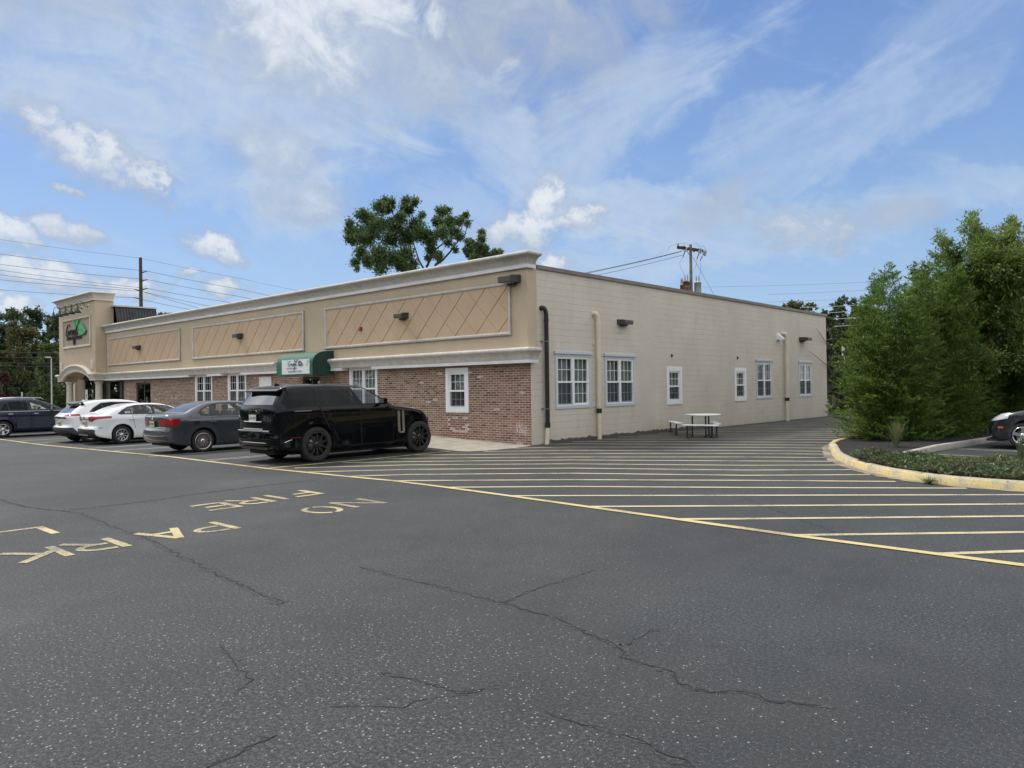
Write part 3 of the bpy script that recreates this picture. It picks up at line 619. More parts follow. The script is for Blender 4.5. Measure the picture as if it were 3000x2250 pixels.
# diamond panels: raised stucco lozenges on a recessed backing, inside a moulded frame
def clip(poly, a, b_, c):    # keep a*x+b*y<=c
    out = []
    for i in range(len(poly)):
        p, q = poly[i], poly[(i + 1) % len(poly)]; dp, dq = a * p[0] + b_ * p[1] - c, a * q[0] + b_ * q[1] - c
        if dp <= 0: out.append(p)
        if (dp < 0) != (dq < 0) and dp != dq:
            s_ = dp / (dp - dq); out.append((p[0] + (q[0] - p[0]) * s_, p[1] + (q[1] - p[1]) * s_))
    return out
def panel(x0, x1, z0, z1, phase, y=-.17):
    fr = .105; g = .019; b = MB(); a, c, e, f = x0 + fr, x1 - fr, z0 + fr, z1 - fr
    b.box(a, c, y, y - .012, e, f); back = b.build('wall_panel', M_panel, BLD)
    b = MB(); S_, K = .937, 1.37 / 1.39        # spacing and lean
    for i in range(-40, 40):
        for j in range(-40, 40):
            # bands: i <= (x - K*(z-e) - phase)/S <= i+1 and j <= (x + K*(z-e) - phase2)/S <= j+1
            P = [(a, e), (c, e), (c, f), (a, f)]
            for sgn, idx in ((-1, i), (1, j)):
                ph = phase if sgn == -1 else phase + .02
                gg = g if sgn == -1 else .006; lo = ph + idx * S_ + gg; hi = ph + (idx + 1) * S_ - gg
                P = clip(P, -1, -sgn * K, -(lo + sgn * K * e)) if P else P
                if P: P = clip(P, 1, sgn * K, hi + sgn * K * e)
                if len(P) < 3: P = None; break
            if P and len(P) > 2: b.prism(P, lambda u, v, d_: (u, y - d_, v), .006, .034)
    b.build('diamond_tiles', M_panel, back)
    prof = [(0, 0), (0, .05)] + rounded((.0525, .03), .0525, 180, 0, 8) + [(fr, 0)]
    b = MB(); cs = [(x0, z0, 1, 1), (x1, z0, -1, 1), (x1, z1, -1, -1), (x0, z1, 1, -1)]; vs = []
    for cx, cz, sx, sz in cs:
        for o_, h in prof: vs.append((cx + sx * o_, y - max(h, -.001), cz + sz * o_))
    k = len(prof); fs = [(i * k + j, i * k + j + 1, ((i + 1) % 4) * k + j + 1, ((i + 1) % 4) * k + j) for i in range(4) for j in range(k - 1)]
    b.add(vs, fs, True); autosmooth(b.build('panel_frame', M_trim, back))
panel(-10.18, -.56, 3.235, 4.825, -10.18 + .65); panel(-21.40, -11.62, 3.235, 4.83, -21.4 + .5); panel(-32.33, -22.76, 3.24, 4.85, -32.33 + .5)

# windows -----------------------------------------------------------
def window(fn, u0, u1, v0, v1, units, casing, cw, sill, cap, screens, drapes):
    b = MB(); e = .004
    for q in ((u0 - cw, u0, v0 - cw, v1 + cw), (u1, u1 + cw, v0 - cw, v1 + cw), (u0, u1, v0 - cw * sill, v0), (u0, u1, v1, v1 + cw)): B(b, fn, *q, -.02, .028)
    if cap: B(b, fn, u0 - cw - .06, u1 + cw + .06, v1 + cw, v1 + cw + .085, -.02, .075); B(b, fn, u0 - cw - .06, u1 + cw + .06, v1 + cw - .012, v1 + cw, .034, .072)
    W = b.build('window', casing, BLD, bevel=.004)
    fb = MB(); pw = .045; n = units; uw = (u1 - u0) / n
    for q in ((u0 + e, u0 + pw, v0 + e, v1 - e), (u1 - pw, u1 - e, v0 + e, v1 - e), (u0 + pw, u1 - pw, v0 + e, v0 + pw), (u0 + pw, u1 - pw, v1 - pw, v1 - e)): B(fb, fn, *q, -.06, .012)
    if n == 2: B(fb, fn, u0 + uw - .055, u0 + uw + .055, v0 + pw, v1 - pw, -.06, .016)
    fb.build('frame', M_vinyl, W)
    vm = (v0 + v1) / 2 - .02
    for k in range(n):
        a = u0 + pw if k == 0 else u0 + uw + .055; c = u0 + uw - (.055 if n == 2 else pw) if k == 0 else u1 - pw
        b = MB(); B(b, fn, a, c, vm - .028, vm + .028, -.055, .006)
        for q in ((a, a + .025, vm + .028, v1 - pw), (c - .025, c, vm + .028, v1 - pw), (a + .025, c - .025, v1 - pw - .025, v1 - pw)): B(b, fn, *q, -.045, -.005)
        for q in ((a, a + .03, v0 + pw, vm - .028), (c - .03, c, v0 + pw, vm - .028), (a + .03, c - .03, v0 + pw, v0 + pw + .035)): B(b, fn, *q, -.05, -.022)
        b.build('sash', M_vinyl, W)
        for lo, hi, dd in ((vm + .028, v1 - pw, -.03), (v0 + pw, vm - .028, -.042)):
            b = MB()
            for i in (1, 2): B(b, fn, a + (c - a) * i / 3 - .008, a + (c - a) * i / 3 + .008, lo, hi, dd, dd + .008)
            B(b, fn, a, c, (lo + hi) / 2 - .008, (lo + hi) / 2 + .008, dd + .0005, dd + .009); b.build('muntin', M_vinyl, W)
            b = MB(); b.add([fn(a, lo, dd - .004), fn(c, lo, dd - .004), fn(c, hi, dd - .004), fn(a, hi, dd - .004)], [(0, 1, 2, 3)]); b.build('pane', M_glass, W, recalc=False)
        if screens[k]:
            b = MB(); b.add([fn(a, v0 + pw, -.012), fn(c, v0 + pw, -.012), fn(c, vm - .03, -.012), fn(a, vm - .03, -.012)], [(0, 1, 2, 3)]); b.build('insect_screen', M_screen, W, recalc=False)
    for kind, a, c, lo, hi in drapes:
        b = MB()
        if kind == 'blind': b.add([fn(a, lo, -.17), fn(c, lo, -.17), fn(c, hi, -.17), fn(a, hi, -.17)], [(0, 1, 2, 3)]); b.build('blind', M_blind, W, recalc=False)
        else:
            n_ = 40; vs = []
            for i in range(n_ + 1):
                u = a + (c - a) * i / n_; dd = -.14 + .018 * math.sin(i * 1.35) + .01 * math.sin(i * .6)
                lean = .12 * (i / n_) * (1 if kind == 'curtain' else -1)
                vs += [fn(u - (lean if i == n_ else lean * .6) * .6, lo, dd), fn(u, hi, dd)]
            b.add(vs, [(2 * i, 2 * i + 2, 2 * i + 3, 2 * i + 1) for i in range(n_)], True); b.build('curtain', M_curtain, W, recalc=False)
    return W
for i, (a, c, e, f, n) in enumerate(SWN):
    dr = [('curtain', a, a + (c - a) * (.47 if i < 2 else .40), e, f), ('curtain', a + (c - a) * .52, c - .12, e, f), ('blind', a, c, e, f)] if n == 2 else [('blind', a, c, e + .25, f)]
    window(SX, a, c, e, f, n, M_alum if n == 2 else M_vinyl, .085 if n == 2 else .15, 1.0, n == 2, (True, i != 0) if n == 2 else (True,), dr)
for i, (a, c, e, f) in enumerate(FW[:4]):
    n = 2 if i < 3 else 1
    dr = [('curtain', a, c, e, f)] if i == 0 else ([('blind', a, c, e + .55, f)] if i == 3 else [('blind', a, c, e, e + .75)])
    window(FX, a, c, e, f, n, M_vinyl, .09 if n == 2 else .145, 1.0, False, (True, True), dr)
b = MB(); b.box(-3.66, -2.58, -.02, -.003, .855, .905); b.build('brick_sill', mat('sill_brick', f_brick_sill) if 'f_brick_sill' in globals() else M_brick, BLD)
# glazed doors
def door(u0, u1, v0, v1, y, name='glass_door', split=.5):
    b = MB(); f = .07
    for q in ((u0, u0 + f, v0, v1), (u1 - f, u1, v0, v1), (u0 + f, u1 - f, v1 - f, v1), (u0 + (u1 - u0) * split - .05, u0 + (u1 - u0) * split + .05, v0, v1 - f)): b.box(q[0], q[1], y, y + .06, q[2], q[3])
    d_ = b.build(name, mat('black_frame', color=(.015, .016, .018), rough=.4), BLD)
    for a, c in ((u0 + f, u0 + (u1 - u0) * split - .05), (u0 + (u1 - u0) * split + .05, u1 - f)):
        b = MB(); b.box(a, c, y + .02, y + .03, v0, v1 - f); b.build('pane', M_store, d_)
door(-28.84, -26.92, .13, 2.2, .07); door(-12.05, -10.95, .13, 2.2, .07)
# entrance tower ----------------------------------------------------
TX0, TX1, TY = -38.95, -32.66, -.77
XC, HW = -35.85, 2.55
def adz(x):
    t_ = abs(x - XC) / HW
    return .56 * (math.sqrt(max(0, 1 - (t_ * .86) ** 2)) - math.sqrt(1 - .86 ** 2)) / (1 - math.sqrt(1 - .86 ** 2)) if t_ < 1 else 0.0
xs = [TX0] + [XC - HW + 2 * HW * i / 36 for i in range(37)] + [TX1]
b = MB(); vs = []
for x in xs: vs += [(x, TY, 2.55 + adz(x)), (x, TY, 7.2)]
b.add(vs, [(2 * i, 2 * i + 2, 2 * i + 3, 2 * i + 1) for i in range(len(xs) - 1)])
b.add([(TX1, TY, 2.55), (TX1, .25, 2.55), (TX1, .25, 7.2), (TX1, TY, 7.2)], [(0, 1, 2, 3)]); b.add([(TX0, TY, 2.55), (TX0, .25, 2.55), (TX0, .25, 7.2), (TX0, TY, 7.2)], [(3, 2, 1, 0)])
b.add([(TX0, .25, 5.4), (TX1, .25, 5.4), (TX1, .25, 7.2), (TX0, .25, 7.2)], [(3, 2, 1, 0)])
vs = []
for x in xs: vs += [(x, TY, 2.55 + adz(x)), (x, 1.1, 2.55 + adz(x))]
b.add(vs, [(2 * i, 2 * i + 1, 2 * i + 3, 2 * i + 2) for i in range(len(xs) - 1)])
b.build('entrance_tower', M_stucco, BLD, recalc=False)
TC = [(0, 7.08), (0, 7.56), (.26, 7.56)] + rounded((.28, 7.50), .055, 80, -60, 6) + [(.26, 7.45), (.20, 7.41), (.14, 7.34), (.10, 7.25), (.085, 7.19)]
TW = [(0, 7.07), (0, 7.185), (.095, 7.185), (.095, 7.07)]
tp = [(TX0, .25, -1, 0, 0), (TX0, TY, -1, -1, 0), (TX1, TY, 1, -1, 0), (TX1, .25, 1, 0, 0)]
autosmooth(sweep(TC, tp).build('tower_cornice', M_trimc, BLD)); autosmooth(sweep(TW, tp).build('tower_cornice_band', M_trimc, BLD))
b = MB(); b.box(TX0, TX1, TY, .25, 7.2, 7.54); b.build('tower_roof', M_roof, BLD)
ap = [(TX0 - .0, .25, -1, 0, 0), (TX0, TY, -1, -1, 0)] + [(x, TY, 0, -1, adz(x)) for x in xs[1:-1]] + [(TX1, TY, 1, -1, 0), (TX1, -.18, 1, 0, 0)]
AO = [(-.05, 2.54), (-.05, 2.86), (.12, 2.86)] + rounded((.14, 2.79), .07, 90, -75, 6) + [(.15, 2.71), (.11, 2.66), (.08, 2.58), (.07, 2.545)]
AW = [(-.05, 2.42), (-.05, 2.535), (.09, 2.535), (.09, 2.42)]
autosmooth(sweep(AO, ap).build('arch_moulding', M_trimc, BLD)); autosmooth(sweep(AW, ap).build('arch_band', M_trimc, BLD))
b = MB(); x0, x1, z0, z1 = -38.17, -33.30, 4.44, 6.27; b.box(x0 + .1, x1 - .1, TY - .006, TY, z0 + .1, z1 - .1); sp = b.build('sign_panel', M_signpan, BLD)
b = MB()
for q in ((x0, x1, z1 - .13, z1), (x0, x1, z0, z0 + .13), (x0, x0 + .13, z0 + .131, z1 - .131), (x1 - .13, x1, z0 + .131, z1 - .131)): b.box(q[0], q[1], TY - .07, TY - .001, q[2], q[3])
b.build('panel_frame', M_trimc, sp, bevel=.03)
for x in (-38.55, -33.12):
    b = MB(); b.box(x - .22, x + .22, TY - .04, TY - .001, 3.08, 3.62); b.box(x - .12, x + .12, TY - .055, TY - .04, 3.2, 3.5); b.build('wall_medallion', M_trimc, BLD, bevel=.012)
for x in (-38.1, -33.08):
    b = MB(); b.lathe([(.0, .1), (.27, .1), (.27, .22), (.22, .26), (.205, .3), (.20, 1.2), (.185, 2.2), (.185, 2.22), (.21, 2.24), (.21, 2.28), (.23, 2.31), (.25, 2.34), (.25, 2.415), (0, 2.415)], (x, -.45, 0), 'Z', 24)
    b.build('column', M_trimc, BLD)
b = MB(); b.box(-41.0, -40.45, .55, 1.1, 0, 2.6); b.build('pilaster', mat('cream_stucco', f_stucco((.60, .52, .42), (.64, .56, .46), .1)), BLD)
b = MB(); b.box(-40.45, -38.75, .62, 1.0, 0, 3.3); b.build('brown_entrance_wall', M_brown, BLD)
door(-38.74, -33.7, .1, 2.55, .62, 'storefront_window', .30); door(-33.7, -30.62, .1, 2.42, .35, 'storefront_window', .62)
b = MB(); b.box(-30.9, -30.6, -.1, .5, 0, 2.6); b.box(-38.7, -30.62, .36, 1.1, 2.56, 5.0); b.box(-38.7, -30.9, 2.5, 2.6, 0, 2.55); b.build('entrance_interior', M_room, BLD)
b = MB(); b.box(-31.6, -31.0, .9, .95, .6, 2.2); b.build('poster', mat('blue_poster', varied((.03, .10, .35), (.10, .30, .12), 2.5)), BLD)
# mansard screen behind the tower
b = MB(); V_ = [(-32.1, .12, 6.72), (-32.1, 2.46, 6.72), (-31.7, .12, 5.5), (-31.7, 2.46, 5.5), (-38.6, .12, 6.72), (-38.6, 2.46, 6.72), (-38.9, .12, 5.5), (-38.9, 2.46, 5.5)]
b.add(V_, [(0, 1, 3, 2), (4, 6, 7, 5), (0, 4, 5, 1), (1, 5, 7, 3)])
for i in range(14):
    y = .2 + i * .17; b.add([(-32.09, y, 6.70), (-32.06, y + .012, 6.70), (-32.09, y + .024, 6.70), (-31.69, y, 5.5), (-31.66, y + .012, 5.5), (-31.69, y + .024, 5.5)], [(0, 1, 4, 3), (1, 2, 5, 4)])
ms = b.build('mansard_roof', M_darkmetal, BLD, recalc=False)
b = MB(); b.box(-38.7, -32.02, .10, 2.50, 6.72, 6.80); b.build('coping', M_trim, ms)
b = MB(); b.box(-31.98, -31.9, .35, .9, 5.88, 5.98); b.build('nameplate', M_wtrim, ms)

# ------------------------------------------------------------------ lettering and logos
def text_mesh(txt, size, ext, m, parent, loc, rx, rz, shear=0.0, sx=1.0, align='CENTER', name='lettering', offset=0.0, space=1.0):
    cu = bpy.data.curves.new('t', 'FONT'); cu.body = txt; cu.size = size; cu.extrude = ext; cu.shear = shear; cu.align_x = align; cu.offset = offset; cu.space_character = space; cu.resolution_u = 3
    o = bpy.data.objects.new('t', cu); col.objects.link(o); dg = bpy.context.evaluated_depsgraph_get(); dg.update()
    me = bpy.data.meshes.new_from_object(o.evaluated_get(dg)); bpy.data.objects.remove(o); bpy.data.curves.remove(cu)
    me.transform(Matrix.Translation(loc) @ Matrix.Rotation(rz, 4, 'Z') @ Matrix.Rotation(rx, 4, 'X') @ Matrix.Diagonal((sx, 1, 1, 1)))
    me.materials.clear(); me.materials.append(m); o = bpy.data.objects.new(name, me); col.objects.link(o)
    if parent: o.parent = parent
    return o
def leafshape(cx, cz, L, W_, ang, n=12):
    P = []
    for i in range(n + 1):
        u = i / n; P.append((u * L, W_ * math.sin(math.pi * u ** .8) * (1 - .25 * u)))
    for i in range(n - 1, 0, -1):
        u = i / n; P.append((u * L, -W_ * .75 * math.sin(math.pi * u ** .9)))
    c, s_ = math.cos(R(ang)), math.sin(R(ang)); return [(cx + p[0] * c - p[1] * s_, cz + p[0] * s_ + p[1] * c) for p in P]
def logo(parent, cx, cz, y, s_, ink, leafm, ext, dark=False, bold=0.03):
    """script word with a long looping n and three leaves beside it"""
    def T(p): return (cx + (p[0] * 1.54 + .54) * s_, y, cz + p[1] * .82 * s_)
    st = [[(-.58, .60), (-.66, .70), (-.78, .64), (-.92, .36), (-1.0, .05), (-.98, -.12), (-.90, -.16), (-.80, -.06), (-.74, .16), (-.72, .22), (-.84, .20), (-.64, .22)],
          [(-.64, -.12), (-.60, .06), (-.56, .24), (-.52, .18), (-.44, .27)], [(-.48, .04), (-.38, .14), (-.34, .24), (-.40, .25), (-.46, .08), (-.42, -.10), (-.33, -.06)],
          [(-.30, .04), (-.20, .14), (-.16, .24), (-.22, .25), (-.28, .08), (-.24, -.10), (-.16, -.04)], [(-.13, -.10), (-.07, .26), (-.08, .04), (.03, .26), (.07, .16), (.02, -.30), (-.04, -.66), (-.10, -.84), (-.15, -.70), (-.10, -.48), (.00, -.34), (.04, -.30)],
          [(.12, -.02), (.22, .36), (.18, .20), (.26, .02), (.20, -.12), (.10, -.08)], [(.20, .42), (.23, .52)]]
    for P in st:
        b = MB(); Q = []
        for i in range(len(P) - 1):       # Catmull-Rom
            p0, p1, p2, p3 = P[max(i - 1, 0)], P[i], P[i + 1], P[min(i + 2, len(P) - 1)]
            for j in range(5):
                u = j / 5; Q.append(tuple(.5 * (2 * p1[a] + (-p0[a] + p2[a]) * u + (2 * p0[a] - 5 * p1[a] + 4 * p2[a] - p3[a]) * u * u + (-p0[a] + 3 * p1[a] - 3 * p2[a] + p3[a]) * u ** 3) for a in (0, 1)))
        Q.append(P[-1]); b.tube([T(q) for q in Q], [s_ * bold] * len(Q), 6); b.build('script_letter', ink, parent)
    big = [(1.25, .15), (1.35, .40), (1.6, .55), (1.92, .52), (2.18, .32), (2.35, .14), (2.55, .08), (2.35, -.08), (2.1, -.17), (1.75, -.17), (1.45, -.10), (1.28, .02)]
    for q in (big, [(.82, .30), (.80, .50), (.62, .70), (.38, .78), (.42, .58), (.58, .42)], [(.86, .30), (.92, .56), (1.10, .72), (1.38, .80), (1.26, .60), (1.12, .42)]):
        b = MB(); b.prism([(p[0], p[1]) for p in q], lambda u, v, d_: (cx + u * s_, y - d_, cz + v * s_), 0, ext); b.build('leaf', leafm, parent)
    W2 = lambda p: (cx + p[0] * s_, y - ext, cz + p[1] * s_)
    b = MB(); b.tube([W2(p) for p in [(1.02, -.05), (1.25, .12), (1.55, .20), (1.9, .14), (2.3, .05)]], s_ * .018, 5); b.build('leaf_vein', mat('leaf_vein', color=(.03, .16, .07)) if not dark else M_wtrim, parent)
M_ink = mat('sign_black', color=(.018, .015, .017), rough=.5)
M_leafsign = mat('sign_green', color=(.05, .36, .13), rough=.5)
SG = thing('tower_sign', 'large channel letter sign with a green leaf logo on the entrance tower', 'sign', (0, 0, 0))
logo(SG, -36.39, 5.34, TY - .07, 1.0, M_ink, M_leafsign, .06, False, .036)
text_mesh('NATURAL', .29, .02, M_ink, SG, (-36.72, TY - .05, 4.96), R(90), 0, 0, 1.0, offset=.002); text_mesh('FOODS', .29, .02, M_ink, SG, (-35.2, TY - .05, 4.96), R(90), 0, 0, 1.0, offset=.002)
# gooseneck lamps over the sign
M_goose = mat('dark_green_metal', color=(.03, .045, .045), rough=.4)
def goose(x, label):
    g = thing('gooseneck_lamp', label, 'lamp', (x, TY, 6.75), 0, 'gooseneck lamps over the tower sign')
    b = MB(); b.box(-.09, .09, -.03, -.001, -.13, .13); b.build('mounting_plate', M_wtrim, g, bevel=.008)
    b = MB(); b.tube([(0, -.02, 0), (0, -.12, .0), (0, -.24, .10), (0, -.34, .26), (0, -.46, .32), (0, -.58, .24), (0, -.62, .02), (0, -.62, -.10)], .020, 6); b.cyl((0, -.03, 0), (0, -.07, 0), .06); b.build('arm', M_goose, g)
    b = MB(); b.lathe([(.0, .05), (.06, .04), (.07, -.1), (.10, -.14), (.22, -.30), (.21, -.30), (.08, -.15), (0, -.12)], (0, -.62, -.08), 'Z', 16); sh = b.build('lamp_shade', M_goose, g)
    return g
for i, (x, l) in enumerate([(-33.62, 'gooseneck lamp nearest the right edge of the tower'), (-34.66, 'gooseneck lamp second from the right on the tower'), (-35.7, 'middle gooseneck lamp above the tower sign'), (-36.75, 'gooseneck lamp second from the left on the tower'), (-37.85, 'gooseneck lamp at the far left end of the tower')]): goose(x, l)

# awning ------------------------------------------------------------
AW_ = thing('awning', 'dark green rounded fabric awning with a white sign over the side door', 'awning', (-10.95, 0, 0))
X0, X1 = -12.18, -9.68; ax = -10.95
prof = [(-.172, 3.17), (-.5, 3.15)] + [(-.50 - .60 * math.sin(R(a)), 2.72 + .43 * math.cos(R(a))) for a in range(10, 91, 10)] + [(-1.1, 2.25)]
b = MB(); vs = []
NX = 12
for i in range(NX + 1):
    x = X0 + (X1 - X0) * i / NX - ax; sag = -.012 * abs(math.sin(math.pi * i / 3))
    for y, z in prof: vs.append((x, y - (sag if y < -.3 and y > -1.09 else 0), z + sag))
k = len(prof); b.add(vs, [(i * k + j, i * k + j + 1, (i + 1) * k + j + 1, (i + 1) * k + j) for i in range(NX) for j in range(k - 1)], True)
def f_canvas(c):
    def fn(t, b):
        o = t.obj(); n = t.noise(t.vmath('MULTIPLY', o, (1, 1, .4)), 5, 5, .7); t.put(b.inputs['Base Color'], t.mix(t.ramp(n, .35, .7), c, tuple(k * 1.35 for k in c))); b.inputs['Roughness'].default_value = .7
        t.put(b.inputs['Normal'], t.bump(t.noise(o, 200, 2), .15, .002))
    return fn
autosmooth(b.build('canopy', mat('green_canvas', f_canvas((.016, .088, .056))), AW_))
for x in (X0, X1):
    b = MB(); P = [(y, z) for y, z in prof] + [(-.172, 2.25)] if x == X0 else [(y, z) for y, z in prof] + [(-.50, 2.25), (-.172, 2.25)]
    b.prism(P, lambda u, v, d_: (x - ax + d_, u, v), -.006, .006); b.build('side_panel', mat('shaded_green_canvas', f_canvas((.008, .036, .032))), AW_)  # same canvas darkened, the shade on the sides is put into its colour
b = MB(); b.box(-11.78 - ax, -9.86 - ax, -1.112, -1.102, 2.31, 2.86)
def f_banner(t, b):
    o = t.obj(); n = t.noise(o, 3.2, 3, .5, .6); t.put(b.inputs['Base Color'], t.mix(t.ramp(n, .60, .68), (.66, .70, .70), (.40, .42, .42))); b.inputs['Roughness'].default_value = .45
bn = b.build('banner', mat('banner_vinyl', f_banner), AW_)
M_inkg = mat('faded_ink', color=(.10, .12, .115), rough=.6)
logo(bn, -11.02 - ax, 2.645, -1.116, .30, M_inkg, M_inkg, .003, True, .028)
text_mesh('NATURAL FOODS', .085, .001, M_inkg, bn, (-11.07 - ax, -1.116, 2.495), R(90), 0, 0, 1.0); text_mesh('ADMINISTRATIVE OFFICE', .095, .001, M_inkg, bn, (-10.85 - ax, -1.116, 2.37), R(90), 0, 0, .9)

# wall mounted fixtures -----------------------------------------------
def wallpack(label, u, v, side, w_=.50, h_=.20, dp=.30, group='bronze wall lights on the building'):
    loc = (u, -.196 if side == 'F' else 0, v) if side == 'F' else (.002, u, v); g = thing('wall_light', label, 'wall light', loc, 0 if side == 'F' else R(90), group)
    b = MB(); y = -dp; W2 = w_ / 2
    P = [(-W2, 0, h_ * .5), (W2, 0, h_ * .5), (W2 * .9, y * .75, h_ * .42), (-W2 * .9, y * .75, h_ * .42), (-W2 * .85, y, h_ * .28), (W2 * .85, y, h_ * .28), (W2 * .82, y, -h_ * .42), (-W2 * .82, y, -h_ * .42), (-W2, 0, -h_ * .42), (W2, 0, -h_ * .42)]
    b.add(P, [(0, 1, 2, 3), (3, 2, 5, 4), (4, 5, 6, 7), (1, 9, 6, 5, 2), (0, 3, 4, 7, 8), (8, 7, 6, 9)]); b.build('housing', M_bronze, g, bevel=.012)
    b = MB(); b.box(-W2 * .4, W2 * .4, -.15, 0, -h_ * .72, -h_ * .425); b.build('mount', M_bronze, g, bevel=.008)
    b = MB(); b.box(-W2 * .7, W2 * .7, y * .9, -.155, -h_ * .46, -h_ * .425); b.build('lens', mat('lens', color=(.35, .36, .35), rough=.3), g)
    return g
wallpack('bronze wall light in the middle of the nearest diamond panel', -5.48, 4.17, 'F'); wallpack('bronze wall light on the middle diamond panel', -16.72, 4.13, 'F'); wallpack('bronze wall light on the farthest diamond panel beside the tower', -27.8, 4.13, 'F')
wallpack('largest grey brown wall light, at the upper right corner of the front facade', -.46, 4.86, 'F', .58, .25, .42)
wallpack('dark wall light between the two nearest side wall windows and the small one', 4.75, 3.84, 'S', .60, .18, .30); wallpack('dark wall light near the far end of the block side wall', 20.45, 3.86, 'S', .66, .19, .42)
ST = thing('alarm_strobe', 'small red fire alarm strobe on the nearest diamond panel', 'alarm', (-7.9, -.196, 3.88))
b = MB(); b.box(-.07, .07, -.07, 0, -.07, .07); b.build('body', mat('alarm_red', color=(.22, .025, .02), rough=.4), ST, bevel=.01); b = MB(); b.box(-.04, .04, -.085, -.07, -.02, .05); b.build('lens', mat('strobe_lens', color=(.35, .12, .1), rough=.2), ST)
VH = thing('vent_hood', 'small white louvered vent hood high on the block wall beside the far cream downpipe', 'vent', (.002, 17.6, 3.86))
b = MB(); b.box(0, .012, -.2, .2, -.19, .2); b.build('flange', M_wtrim, VH)
b = MB(); b.add([(.012, -.15, .15), (.012, .15, .15), (.30, .12, -.10), (.30, -.12, -.10), (.26, -.12, -.16), (.26, .12, -.16), (.012, -.15, -.12), (.012, .15, -.12)], [(0, 1, 2, 3), (3, 2, 5, 4), (0, 3, 4, 6), (1, 7, 5, 2)]); b.build('hood', M_wtrim, VH)
BX = thing('wall_panel_box', 'plain white rectangular cover panel on the brick wall left of the green awning', 'panel', (-14.95, 0, 1.85))
b = MB(); b.box(-.49, .49, -.05, -.002, -.43, .43); b.build('cover', M_wtrim, BX, bevel=.01); b = MB(); b.box(-.51, .51, -.058, -.05, .34, .44); b.build('lid_trim', M_wtrim, BX)
for i, (y, z, l) in enumerate([(7.95, 2.78, 'tiny rusty bracket above the first small side window'), (13.35, 2.80, 'tiny rusty bracket above the second small side window')]):
    g = thing('wall_bracket', l, 'bracket', (0, y, z), 0, 'rusty brackets above the small windows'); b = MB(); b.box(.0, .05, -.02, .02, -.06, .06); b.cyl((.05, 0, -.02), (.09, 0, .02), .012); b.build('bracket_plate', mat('rust', color=(.12, .06, .035), rough=.9), g)
# downpipes -----------------------------------------------------------
def pipe(label, y, ztop, body, foot, rad, zb, cuff=True, lean=0.0):
    g = thing('downpipe', label, 'downpipe', (0, y, 0), 0, 'round downpipes on the side wall'); xo = rad + .05
    zj = zb
    b = MB(); pts = [(-.0, -.10, ztop), (.03, -.07, ztop + .04)] + [(xo * (1 - math.cos(R(a))) ** .5 if a < 90 else xo, -.07 + .07 * math.sin(R(a)), ztop + .05 - .14 * (1 - math.cos(R(a)))) for a in (30, 60, 90)] + [(xo, 0, ztop - .3), (xo, 0, 2.2), (xo, 0, zj)]
    b.tube([(-.02, -.12, ztop), (.05, -.11, ztop + .03), (xo * .8, -.08, ztop + .02), (xo, -.03, ztop - .06), (xo, 0, ztop - .18), (xo, 0, 2.4), (xo, 0, zj)], rad, 14); b.build('pipe', body, g)
    b = MB(); b.tube([(xo, 0, zj), (xo, lean, gz(.1, y) - .02)], rad * .92, 14); b.build('lower_pipe', foot, g)
    b = MB(); 
    for z in (ztop - .34,): b.cyl((xo, 0, z - .04), (xo, 0, z + .04), rad * 1.16, n=14)
    b.build('collar', body, g)
    if cuff:
        b = MB(); b.cyl((xo, 0, zj - .09), (xo, 0, zj + .06), rad * 1.2, n=14); b.build('rubber_coupling', M_black, g)
    for z in (3.05, 1.05):
        b = MB(); b.cyl((xo, 0, z - .012), (xo, 0, z + .012), rad * 1.12, n=14); b.box(.0, .03, -rad - .08, -rad, z - .02, z + .02); b.build('strap', body if body is M_creampipe else mat('strap_metal', color=(.25, .25, .24), rough=.4, metal=.6), g)
    return g
pipe('black round downpipe with a cream lower end next to the building corner', .60, 4.02, M_blackpipe, M_creampipe, .068, .58, True, -.06)
pipe('cream round downpipe with a black band between the two nearest side windows', 3.20, 4.02, M_creampipe, M_creampipe, .072, .92)
pipe('cream round downpipe near the far end of the side wall', 18.25, 4.02, M_creampipe, M_creampipe, .085, .96)
# roof box
RB = thing('rooftop_vent', 'small cream rooftop vent box seen above the cornice', 'vent', (-11.15, 4.0, 5.05)); b = MB(); b.box(-.36, .36, -.3, .3, 0, 1.5); b.build('box', M_stucco, RB, bevel=.02); b = MB(); b.box(-.4, .4, -.34, .34, 1.5, 1.56); b.build('cap', M_trim, RB)
# branches leaning on the far end of the wall
for i, (pts, l) in enumerate([([(.05, 23.9, 3.75), (.1, 23.2, 3.95), (.08, 22.6, 4.3), (.05, 22.3, 4.45)], 'bare twig against the far end of the block wall, upper one'), ([(.05, 24.0, 2.55), (.15, 22.9, 2.75), (.12, 21.8, 3.1), (.06, 21.2, 3.3)], 'bare twig against the far end of the block wall, lower one')]):
    b = MB(); b.tube(pts, [.022, .018, .012, .005], 5); b.tube([pts[1], (.2, pts[1][1] - .3, pts[1][2] - .1)], .006, 4); tag(b.build('twig', mat('twig_bark', color=(.10, .07, .05), rough=.9)), l, 'twig', 'bare twigs at the far wall end')
